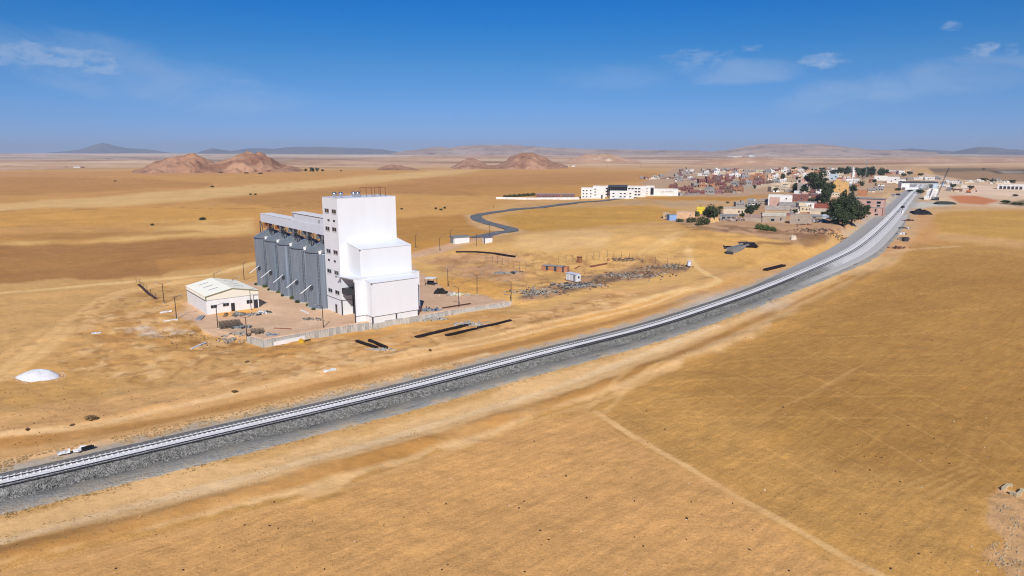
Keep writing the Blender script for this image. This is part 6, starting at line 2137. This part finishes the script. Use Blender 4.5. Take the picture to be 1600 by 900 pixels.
px_house('depot_shed', 'long white depot shed with dark bays at the right edge of the photo', 'depot', 1566, 1640, 296.5, 289, 16, WC["white"], 'slab', M_roofw, doors=[(.06 + .07 * i, .05, .62) for i in range(6)], rot=-.1)
for (u, v, h_, lab) in ((1352, 281, 30, 'thin lattice radio mast with two arms behind the upper trees'), (948.6, 262, 5.5, 'short dark pole on the plain behind the school, left one'), (1001.5, 262, 5.5, 'short dark pole on the plain behind the school, right one')):
    p = at(u, v)
    hh = size_at(p, h_)
    o = thing('radio_mast' if h_ > 10 else 'pole', lab, 'mast', p)
    MB().beam((-.4, 0, -1), (-.2, 0, hh), .3).beam((.4, 0, -1), (.2, 0, hh), .3).build('shaft', M_greybox if h_ > 10 else M_trim, o)
    if h_ > 10:
        for s in (-1, 1):
            MB().box(s * 2.2 - .25, s * 2.2 + .25, -.2, .2, hh * .8, hh).build('antenna', M_greybox, o)
        MB().box(-2.4, 2.4, -.15, .15, hh * .98, hh).build('cross_arm', M_greybox, o)
p = at(1094, 333)
o = thing('pole', 'dark utility pole standing by the yellow tin shed', 'pole', p)
MB().tube((0, 0, -.5), (0, 0, size_at(p, 14)), .14, .10, 6).build('shaft', M_trim, o)
# signal and black rubber by the line
p = at(1409.5, 334)
o = thing('railway_signal', 'railway signal with a black head beside the tracks', 'signal', p)
MB().box(-.5, .5, -.5, .5, -.3, 2.6).build('base', WC["white"], o)
MB().tube((0, 0, 2.6), (0, 0, 4.6), .18, .18, 6).build('post', M_trim, o)
MB().box(-1.2, 1.2, -.3, .3, 4.4, 6.0).build('head', M_blk, o)
irregular('tyre_pile', 'black pile of tyres right of the tracks near the signal', 'tyre pile', pos(1437, 334.5), [(-7, -6), (7, -5), (8, 8), (-3, 9)], 3.0, M_blk, 0, 9, .5)
irregular('dark_spoil_heap', 'dark oval heap on pale ground below the works building', 'heap', pos(1476, 319), [(-9, -4), (9, -4), (9, 5), (-8, 5)], 2.2, mat('dark_spoil', (0.035, 0.04, 0.03), 0.95), 0, 9, .3)
for (u, v, lab, w_, cs) in ((1411, 357, 'dark boards and junk beside the tracks, upper heap', 5, [M_trim, M_gal, M_wood]), (1408, 366, 'pale and dark junk beside the tracks, second heap', 4, [M_trim, M_white2]),
                            (1410, 374, 'grey pallets with a dark panel beside the tracks', 5, [M_greybox, M_trim, M_wood]), (1404, 388, 'brown timber litter beside the tracks, lowest heap', 6, [M_brown, M_wood]),
                            (1420, 345, 'dark scrap between the signal and the red earth', 5, [M_trim, M_brown])):
    debris(lab, u, v, w_, 3, 36, cs, 1.0)
o = thing('sheet_stack', 'dark square panel stack leaning beside the tracks', 'panel stack', pos(1414, 377), R_(20))
for k in range(3):
    MB().box(-1.6, 1.6, -.9 + k * .55, -.5 + k * .55, -.2, 2.2).build('panel', M_trim, o)
for i, (u, v, c_, lab) in enumerate(((1403, 305.5, (.02, .03, .07), 'dark blue van parked on the gravel left of the tracks'), (1395, 306.5, (.3, .3, .32), 'pale grey van parked left of the dark blue van'))):
    o = thing('parked_van', lab, 'van', pos(u, v), R_(25))
    m = mat('van_paint_%s' % ('blue' if i == 0 else 'grey'), c_, .4)
    MB().add([(-2.6, -1, .4), (2.6, -1, .4), (2.6, 1, .4), (-2.6, 1, .4), (-2.6, -.95, 2.1), (1.3, -.95, 2.1), (1.3, .95, 2.1), (-2.6, .95, 2.1), (2.6, -1, 1.2), (2.6, 1, 1.2)],
             [(3, 2, 1, 0), (4, 5, 6, 7), (0, 1, 8, 5, 4), (2, 3, 7, 6, 9), (1, 2, 9, 8), (5, 8, 9, 6), (3, 0, 4, 7)]).build('body', m, o)
    MB().box(-1.8, 1.0, -1.03, -1.0, 1.3, 1.95).build('side_window', M_glass, o)
    for x in (-1.6, 1.7):
        for y in (-1.02, .82):
            w_ = MB().tube((x, y, .36), (x, y + .2, .36), .38, .38, 10).build('wheel', M_blk, o)
for i, (u, v, lab, c_) in enumerate(((1513, 301, 'orange excavator with raised arm on the pale terraces', (.5, .14, .03)),)):
    p = pos(u, v)
    o = thing('excavator', lab, 'excavator', p, R_(-20))
    m = mat('excavator_orange', c_, .5)
    MB().box(-1.6, 1.8, -1.3, 1.3, 1.2, 3.0).build('body', m, o)
    MB().box(.2, 1.5, -1.32, -.2, 3.0, 4.4).build('cab', M_glass, o)
    MB().beam((1.6, 0, 2.6), (5.2, 0, 6.2), .6).beam((5.2, 0, 6.2), (7.6, 0, 2.6), .5).build('arm', m, o)
    MB().box(7.0, 8.3, -.6, .6, 1.2, 2.6).build('bucket', M_trim, o)
    for y in (-1.4, .7):
        MB().box(-2.2, 2.2, y, y + .7, -.2, 1.1).build('crawler', M_blk, o)
# ------------------------------------------------------------------ trees, bushes, weeds
def leaf_mesh(name, blobs, n, lo, hi, m, seed):
    """leaf-sized faces spread through a set of ellipsoids (x, y, z, rx, ry, rz), denser towards the outside, with gaps"""
    r = np.random.default_rng(seed)
    V, F_ = [], []
    vol = np.array([b[3] * b[4] * b[5] for b in blobs]) ** .7
    pick = r.choice(len(blobs), n, p=vol / vol.sum())
    B = np.array(blobs)[pick]
    d = r.normal(size=(n, 3))
    d /= np.linalg.norm(d, axis=1)[:, None]
    rad = r.random(n) ** .33
    rad = np.where(rad < .45, .45 + .5 * r.random(n), rad) * r.uniform(.82, 1.12, n)
    P = B[:, :3] + d * rad[:, None] * B[:, 3:]
    s = r.uniform(lo, hi, n)
    nrm = d * .6 + r.normal(size=(n, 3)) * .55 + np.array([0, 0, .35])
    nrm /= np.linalg.norm(nrm, axis=1)[:, None]
    t = np.cross(nrm, r.normal(size=(n, 3)))
    t /= np.linalg.norm(t, axis=1)[:, None] + 1e-9
    b = np.cross(nrm, t)
    k = r.uniform(.5, .9, n)
    q = np.stack([P + t * s[:, None], P + b * (s * k)[:, None], P - t * s[:, None], P - b * (s * k)[:, None]], 1)
    V = q.reshape(-1, 3)
    F_ = np.arange(4 * n).reshape(-1, 4)
    return np_mesh(name, V, F_, m)


def trunk_mesh(h, r, limbs, seed):
    rd = random.Random(seed)
    mb = MB()
    mb.tube((0, 0, -.04), (0, 0, h * .5), r, r * .75, 8)
    mb.tube((0, 0, h * .5), (rd.uniform(-.03, .03), 0, h), r * .75, r * .35, 8)
    for i in range(limbs):
        a = 2 * PI * i / limbs + rd.uniform(-.4, .4)
        z = h * rd.uniform(.4, .85)
        L = rd.uniform(.22, .36)
        mb.tube((0, 0, z), (math.cos(a) * L, math.sin(a) * L, z + rd.uniform(.12, .3)), r * .45, r * .15, 6)
    return mb.mesh('trunk', M_bark)


def round_blobs(seed, n=9, flat_=1.0):
    rd = random.Random(seed)
    B = [(0, 0, .55, .32, .32, .36 * flat_)]
    for i in range(n):
        a = 2 * PI * i / n + rd.uniform(-.5, .5)
        R = rd.uniform(.14, .34)
        B.append((math.cos(a) * R, math.sin(a) * R, rd.uniform(.24, .86), rd.uniform(.15, .23), rd.uniform(.15, .23), rd.uniform(.12, .2) * flat_))
    return B


def tall_blobs(seed):
    rd = random.Random(seed)
    B = []
    for i in range(11):
        z = .14 + .78 * i / 10
        w_ = .20 * math.sin(min(1, (1.04 - z) * 1.5) * PI / 2) * rd.uniform(.8, 1.15)
        B.append((rd.uniform(-.05, .05), rd.uniform(-.05, .05), z, w_, w_, .10))
    return B


PROTO = {'round': [], 'tall': [], 'bush': []}
for s in range(3):
    PROTO['round'].append((leaf_mesh('crown', round_blobs(11 + s, 9 + s), 3400, .018, .044, M_leaf, 50 + s), trunk_mesh(.5, .035, 6, s)))
    PROTO['tall'].append((leaf_mesh('crown', tall_blobs(21 + s), 2200, .018, .038, M_leaf, 60 + s), trunk_mesh(.85, .025, 5, s + 9)))
    PROTO['bush'].append((leaf_mesh('foliage', [(x, y, z * .75, a, b, c) for (x, y, z, a, b, c) in [(0, 0, .4, .4, .4, .42), (.28, .1, .35, .25, .25, .3), (-.3, -.05, .33, .25, .26, .3), (.05, -.28, .3, .25, .2, .3), (0, .3, .3, .25, .2, .3)]],
                                     700, .03, .07, M_leaf2, 70 + s), MB().tube((0, 0, -.05), (0.02, 0, .4), .04, .02, 6).mesh('stem', M_bark)))


def tree(kind, label, u, v, wpx, hpx, cat='tree', group='trees in and around the town', m=None, name=None, k=None):
    p = at(u, v)
    W_, H_ = size_at(p, wpx), size_at(p, hpx)
    cr, tr_ = PROTO[kind][random.randrange(3) if k is None else k]
    nat = {'round': .84, 'tall': .38, 'bush': 1.05}[kind]
    o = thing(name or {'round': 'broadleaf_tree', 'tall': 'conifer_tree', 'bush': 'bush'}[kind], label, cat, p, random.uniform(0, 6.28), group)
    sc = (W_ / nat, W_ / nat, H_ * (1.05 if kind != 'bush' else 1.35))
    link('foliage' if kind == 'bush' else 'crown', cr, o, None, 0, sc, None, m)
    link('stem' if kind == 'bush' else 'trunk', tr_, o, None, 0, sc)
    return o


tree('round', 'round dark tree at the left end of the village', 1110, 346, 26, 28)
tree('round', 'tallest broad dark tree above the village centre', 1272, 304, 32, 36)
tree('round', 'biggest dark tree leaning over the cut slope, front of the big clump', 1330, 352, 40, 44)
tree('round', 'dark tree at the left of the big clump beside the red tiled roof', 1308, 347, 32, 40)
tree('round', 'dark tree at the lower foot of the big clump', 1316, 353, 28, 26)
tree('tall', 'pointed dark tree rising at the top of the big clump', 1317, 332, 17, 34)
tree('tall', 'second pointed dark tree at the right top of the big clump', 1328, 330, 15, 30)
tree('round', 'small dark tree at the right foot of the big clump before the apartment house', 1350, 337, 18, 16)
tree('round', 'dark loose tree left of the yellow ochre house', 1293, 314, 18, 28)
tree('tall', 'dark tree with a thin top behind the round bush', 1288, 318, 14, 26)
tree('tall', 'dark conifer left of the bare concrete block', 1242, 301, 11, 15)
tree('tall', 'dark conifer right of the bare concrete block', 1257, 304, 13, 16)
tree('round', 'round dark tree between the ochre house and the apartment house', 1332, 302, 13, 13)
tree('bush', 'big round dark bush left of the big clump', 1270, 317, 21, 9)
tree('round', 'leaning dark tree beside the stone shed', 1172, 338, 17, 18)
tree('round', 'small dark tree over the grey shed roofs', 1182, 328, 10, 9)
for i, (u, v, w_, h_, lab) in enumerate(((1305, 274, 16, 10, 'leftmost'), (1317, 275, 18, 14, 'second'), (1326, 272, 12, 10, 'third'), (1341, 276, 14, 14, 'fourth'), (1350, 278, 12, 17, 'fifth'), (1361, 277, 16, 16, 'sixth'),
                                         (1376, 277, 12, 16, 'seventh'), (1385, 273, 8, 8, 'rightmost'))):
    tree('round', '%s of the dark trees along the skyline of the upper town' % lab, u, v, w_, h_)
for i, (u, v, w_, h_) in enumerate(((1246, 283, 8, 7), (1262, 279, 9, 8), (1290, 284, 8, 7), (1300, 291, 7, 7), (1346, 291, 9, 7), (1366, 286, 8, 6), (1212, 300, 8, 7), (1225, 311, 9, 7), (1262, 328, 10, 8), (1242, 334, 9, 7), (1160, 340, 10, 8), (1205, 330, 8, 6),
                                    (1288, 340, 12, 10), (1298, 336, 12, 12), (1398, 281, 8, 5), (1412, 276, 8, 6), (1285, 268, 10, 6), (1210, 268, 7, 4), (1160, 282, 5, 4))):
    tree('round', 'smaller dark tree between town houses, %s of the scattered ones from the left' % ORD[sorted([1246, 1262, 1290, 1300, 1346, 1366, 1212, 1225, 1262.5, 1242, 1160, 1205, 1288, 1298, 1398, 1412, 1285, 1210, 1160.5]).index(u if i not in (8, 18) else u + .5)], u, v, w_, h_, m=M_leaf if i % 3 else M_leaf2)
for (u, v, w_, h_, lab) in ((1232, 278, 8, 8, 'dark tree at the right end of the brick quarter, left one'), (1224, 280, 7, 9, 'dark tree at the right end of the brick quarter, right lower one'), (1103, 272, 9, 5, 'dark tree in the far grey rows'),
                            (1240, 267, 9, 6, 'dark tree on the skyline left of the town'), (1258, 266, 12, 6, 'wide dark tree on the skyline of the town'), (1272, 270, 9, 6, 'dark tree behind the tallest broad tree'),
                            (1179, 295, 5, 6, 'small dark tree at the left end of the cream wall'), (1215, 284, 9, 6, 'dark tree before the white house of the brick quarter'), (1421, 273, 9, 6, 'green tree on the slope behind the bridge'),
                            (1438, 275, 9, 5, 'second green tree on the slope behind the bridge'), (1438, 303, 12, 8, 'dark tree left of the works building'), (1489, 294, 9, 7, 'dark tree right of the crane'), (1517, 295, 9, 5, 'dark low tree on the terraces'),
                            (1536, 283, 10, 5, 'green tree on the right plain, left one'), (1549, 284, 8, 4, 'green tree on the right plain, middle one'), (1580, 286, 12, 5, 'green tree on the right plain, right one'), (1586, 307, 8, 4, 'lone bush on the pale terraces'),
                            (1537, 265.5, 5, 2.4, 'lone tree on the far right plain'), (1570, 318, 14, 6, 'green bushes at the right edge below the terraces'), (1590, 320, 20, 5, 'lower green bushes at the right edge'),
                            (1422, 300, 8, 4, 'dark bush by the foot of the bridge'), (1404, 298, 10, 4, 'dark bush left of the bridge abutment')):
    tree('round' if w_ < h_ * 2.6 else 'bush', lab, u, v, w_, h_, m=M_leaf2 if 'green' in lab else M_leaf)
for (u, v, w_, h_, lab) in ((1062, 346.5, 14, 6, 'green bush right of the light blue house'), (1080, 347.5, 20, 10, 'wide green bush before the peach house'), (1098, 351, 24, 15, 'dark brown green bush before the round tree'),
                            (1088, 338, 12, 10, 'grey green bush by the yellow tin shed'), (1137, 317.5, 6, 3.5, 'dark bush on the pale waste strip'), (1126, 326, 12, 5, 'grey bush behind the round tree'), (1045, 340, 6, 6, 'dark bush between the tan and blue houses')):
    tree('bush', lab, u, v, w_, h_, 'bush', 'bushes of the village', M_leaf2)
for i, (u, v, w_, h_) in enumerate(((1186, 358, 14, 11), (1196, 360, 16, 11), (1207, 361.5, 14, 9))):
    tree('bush', '%s clump of the bright green cactus hedge' % ('left', 'middle', 'right')[i], u, v, w_, h_, 'bush', 'cactus hedge below the stone house', M_leaf3, 'cactus_clump')
# lone bushes on the fields and the hedge by the workshop
for (u, v, w_, h_, lab) in ((238, 352.5, 7, 4, 'small lone dark bush on the golden field, far left'), (316.5, 343.5, 13, 5, 'wide lone dark bush on the golden field'), (391.5, 304.5, 5, 3, 'left of two dark bushes on the brown field'),
                            (399, 304.5, 5, 3, 'right of two dark bushes on the brown field'), (332, 292.5, 6, 3, 'dark bush beside the far field track'), (627.5, 327, 5, 2.6, 'lone dark bush right of the tower top'),
                            (681, 327, 5, 4, 'left of three dark bushes in the field'), (689, 328.5, 6, 3.4, 'middle of three dark bushes in the field'), (695, 326, 5, 4, 'right of three dark bushes in the field'),
                            (180, 283.5, 5, 2, 'tiny dark bush by the far track'), (771, 324, 2.5, 1.6, 'tiny dark bush left of the road')):
    tree('bush', lab, u, v, w_, h_, 'bush', 'lone bushes on the fields', M_leaf)
for i in range(7):
    u = 790 + i * 7.2
    tree('bush', '%s bush of the green hedge left of the brick workshop' % ORD[i], u, 309 - i * .55, 10, 5.5, 'bush', 'hedge left of the workshop', M_leaf2)
for (u, v, w_, h_, lab) in ((478, 268.5, 5, 5, 'left dark tree at the foot of the rocky hill'), (488, 268.5, 8, 7, 'biggest dark tree at the foot of the rocky hill'), (496, 268.5, 6, 6, 'right dark tree at the foot of the rocky hill'), (504, 268, 5, 4, 'last dark tree beside the rocky hill'),
                            (385, 271, 8, 2.4, 'dark scrub under the rocky hill, left'), (407, 271.5, 9, 2.4, 'dark scrub under the rocky hill, right'), (345, 270, 8, 2, 'dark scrub under the saddle of the rocky hill'), (533, 267.5, 4, 2, 'dark scrub beyond the hill trees')):
    tree('bush' if h_ < 3 else 'round', lab, u, v, w_, h_, 'tree', 'trees at the foot of the rocky hill', M_leaf)
# green weeds along the silos
for i in range(9):
    b = 12 + i * 6.2
    x, y = pw(-3.6 + (.9 if i % 2 else 0), b)
    cr, st = PROTO['bush'][i % 3]
    o = thing('weed_clump', 'green weeds at the foot of the silos, %s clump from the tower' % ORD[i], 'weeds', (x, y, ground(x, y)), i * 1.3, 'weeds along the silos')
    s = random.uniform(1.3, 2.2)
    link('foliage', cr, o, None, 0, (s, s * .8, s * .8), None, M_leaf3 if i % 2 else M_leaf)
    link('stem', st, o, None, 0, (s, s, s * .7))


# ------------------------------------------------------------------ dry tufts, clods
def tufts(name, label, P, smin, smax, m, blades=7):
    n = len(P)
    K = n * blades
    c = np.repeat(P, blades, 0)
    s = np.repeat(rng.uniform(smin, smax, n), blades) * rng.uniform(.6, 1.2, K)
    a = rng.uniform(0, 2 * PI, K)
    lean = rng.uniform(.2, .9, K)
    o_ = np.stack([np.cos(a), np.sin(a), np.zeros(K)], 1) * (s * .35 * rng.random(K))[:, None]
    w_ = np.stack([-np.sin(a), np.cos(a), np.zeros(K)], 1) * (s * .22)[:, None]
    tip = np.stack([np.cos(a) * lean, np.sin(a) * lean, np.ones(K)], 1) * s[:, None]
    q = np.stack([c + o_ - w_, c + o_ + w_, c + o_ + tip], 1)
    ob = link(name, np_mesh(name, q.reshape(-1, 3), np.arange(3 * K).reshape(-1, 3), m), kind='stuff')
    tag(ob, label, 'dry grass')
    return ob


def along_rail(n, o_lo, o_hi, umax=1180):
    lo, hi = int(np.argmax(RU > -20)), int(np.argmax(RU > umax))
    i = lo + (rng.random(n) ** 1.3 * (hi - lo)).astype(int)
    off = rng.uniform(o_lo, o_hi, n) + rng.normal(0, .5, n)
    q = RP[i] + RN[i] * off[:, None] + RT[i] * rng.uniform(-.7, .7, (n, 1))
    keep_ = fbm(q[:, 0] / 6, q[:, 1] / 6, 3) > -.25
    q = q[keep_]
    return np.column_stack([q, height(q[:, 0], q[:, 1])])


tufts('dry_grass', 'straw coloured dry grass along the near foot of the railway bank', along_rail(6500, 7.2, 10.5), .08, .24, M_dry)
tufts('dry_grass', 'straw coloured dry grass along the far foot of the railway bank', along_rail(4200, -10.5, -6.2, 760), .08, .24, M_dry)
tufts('dry_grass', 'straw coloured dry grass on the strip between railway and field', along_rail(2000, 14, 25), .06, .20, M_dry)


def scatter(n, poly_px, thr=-.3, sc=14):
    us, vs_ = [p[0] for p in poly_px], [p[1] for p in poly_px]
    u, v = rng.uniform(min(us), max(us), n), rng.uniform(min(vs_), max(vs_), n)
    k = inpoly(u, v, poly_px)
    u, v = u[k], v[k]
    a, b = (u - 800) / F_PX, -(v - 450) / F_PX
    dz = -math.sin(PITCH) + b * math.cos(PITCH)
    t = -CAM_H / dz
    x, y = a * t, (math.cos(PITCH) + b * math.sin(PITCH)) * t
    k = (fbm(x / sc, y / sc, 3) > thr) & (dpoly(x, y, RAILC)[0] > 8) & ~inpoly(x, y, YARD)
    x, y = x[k], y[k]
    return np.column_stack([x, y, height(x, y)])


tufts('dry_scrub', 'small brown dry scrub scattered over the sand around the plant', scatter(2600, [(0, 470), (260, 440), (420, 545), (700, 505), (1080, 440), (1180, 430), (900, 540), (560, 610), (0, 720)], .05, 9), .07, .22, M_dryd)
tufts('dry_scrub', 'sparse dark clods and stalks scattered over the near field', scatter(3600, [(0, 890), (520, 760), (1000, 600), (1330, 445), (1600, 420), (1600, 900)], .0, 12), .05, .17, M_dryd, 5)
tufts('dry_scrub', 'brown scrub around the rubble before the shed', scatter(500, [(240, 515), (340, 505), (395, 535), (340, 548), (260, 540)], -.1, 5), .1, .32, M_dryd)
tufts('dry_scrub', 'brown scrub growing through the burnt dump', scatter(900, [(806, 462), (830, 448), (940, 426), (1070, 412), (1070, 421), (920, 452), (850, 466)], -.3, 5), .2, .55, M_dryd)
for i, (u, v, w_, lab) in enumerate(((143, 656, 1.5, 'biggest dry thornbush beside the service track'), (113, 665, .6, 'small dry thornbush left of the biggest one'), (43, 672, .7, 'dry thornbush at the far left of the track'),
                                    (367, 613, .9, 'dry thornbush on the verge of the service track'), (386, 566, .7, 'pale thornbush in front of the yard'), (672, 548, .8, 'dry thornbush below the rail bundles'))):
    p = at(u, v)
    cr, st = PROTO['bush'][i % 3]
    o = thing('thornbush', lab, 'bush', p, i, 'dry thornbushes on the sand')
    link('foliage', cr, o, None, 0, (w_ * 1.5, w_, w_ * .9), None, M_dryd)
    link('stem', st, o, None, 0, (w_, w_, w_))
# ------------------------------------------------------------------ air
def haze(dens, colr):
    b = MB().box(-42000, 42000, -3000, 24000, -75, 330)
    m = bpy.data.materials.new('haze')
    m.use_nodes = True
    t = m.node_tree
    t.nodes.clear()
    o_ = N(t, 'ShaderNodeOutputMaterial')
    pv = N(t, 'ShaderNodeVolumePrincipled')
    pv.inputs['Color'].default_value = (*colr, 1)
    pv.inputs['Density'].default_value = dens
    pv.inputs['Anisotropy'].default_value = 0.0
    t.links.new(pv.outputs[0], o_.inputs['Volume'])
    ob = b.build('haze', m, kind='stuff')
    tag(ob, 'thin pale haze over the far plain and mountains', 'haze')


haze(6.0e-5, (0.70, 0.81, 1.0))
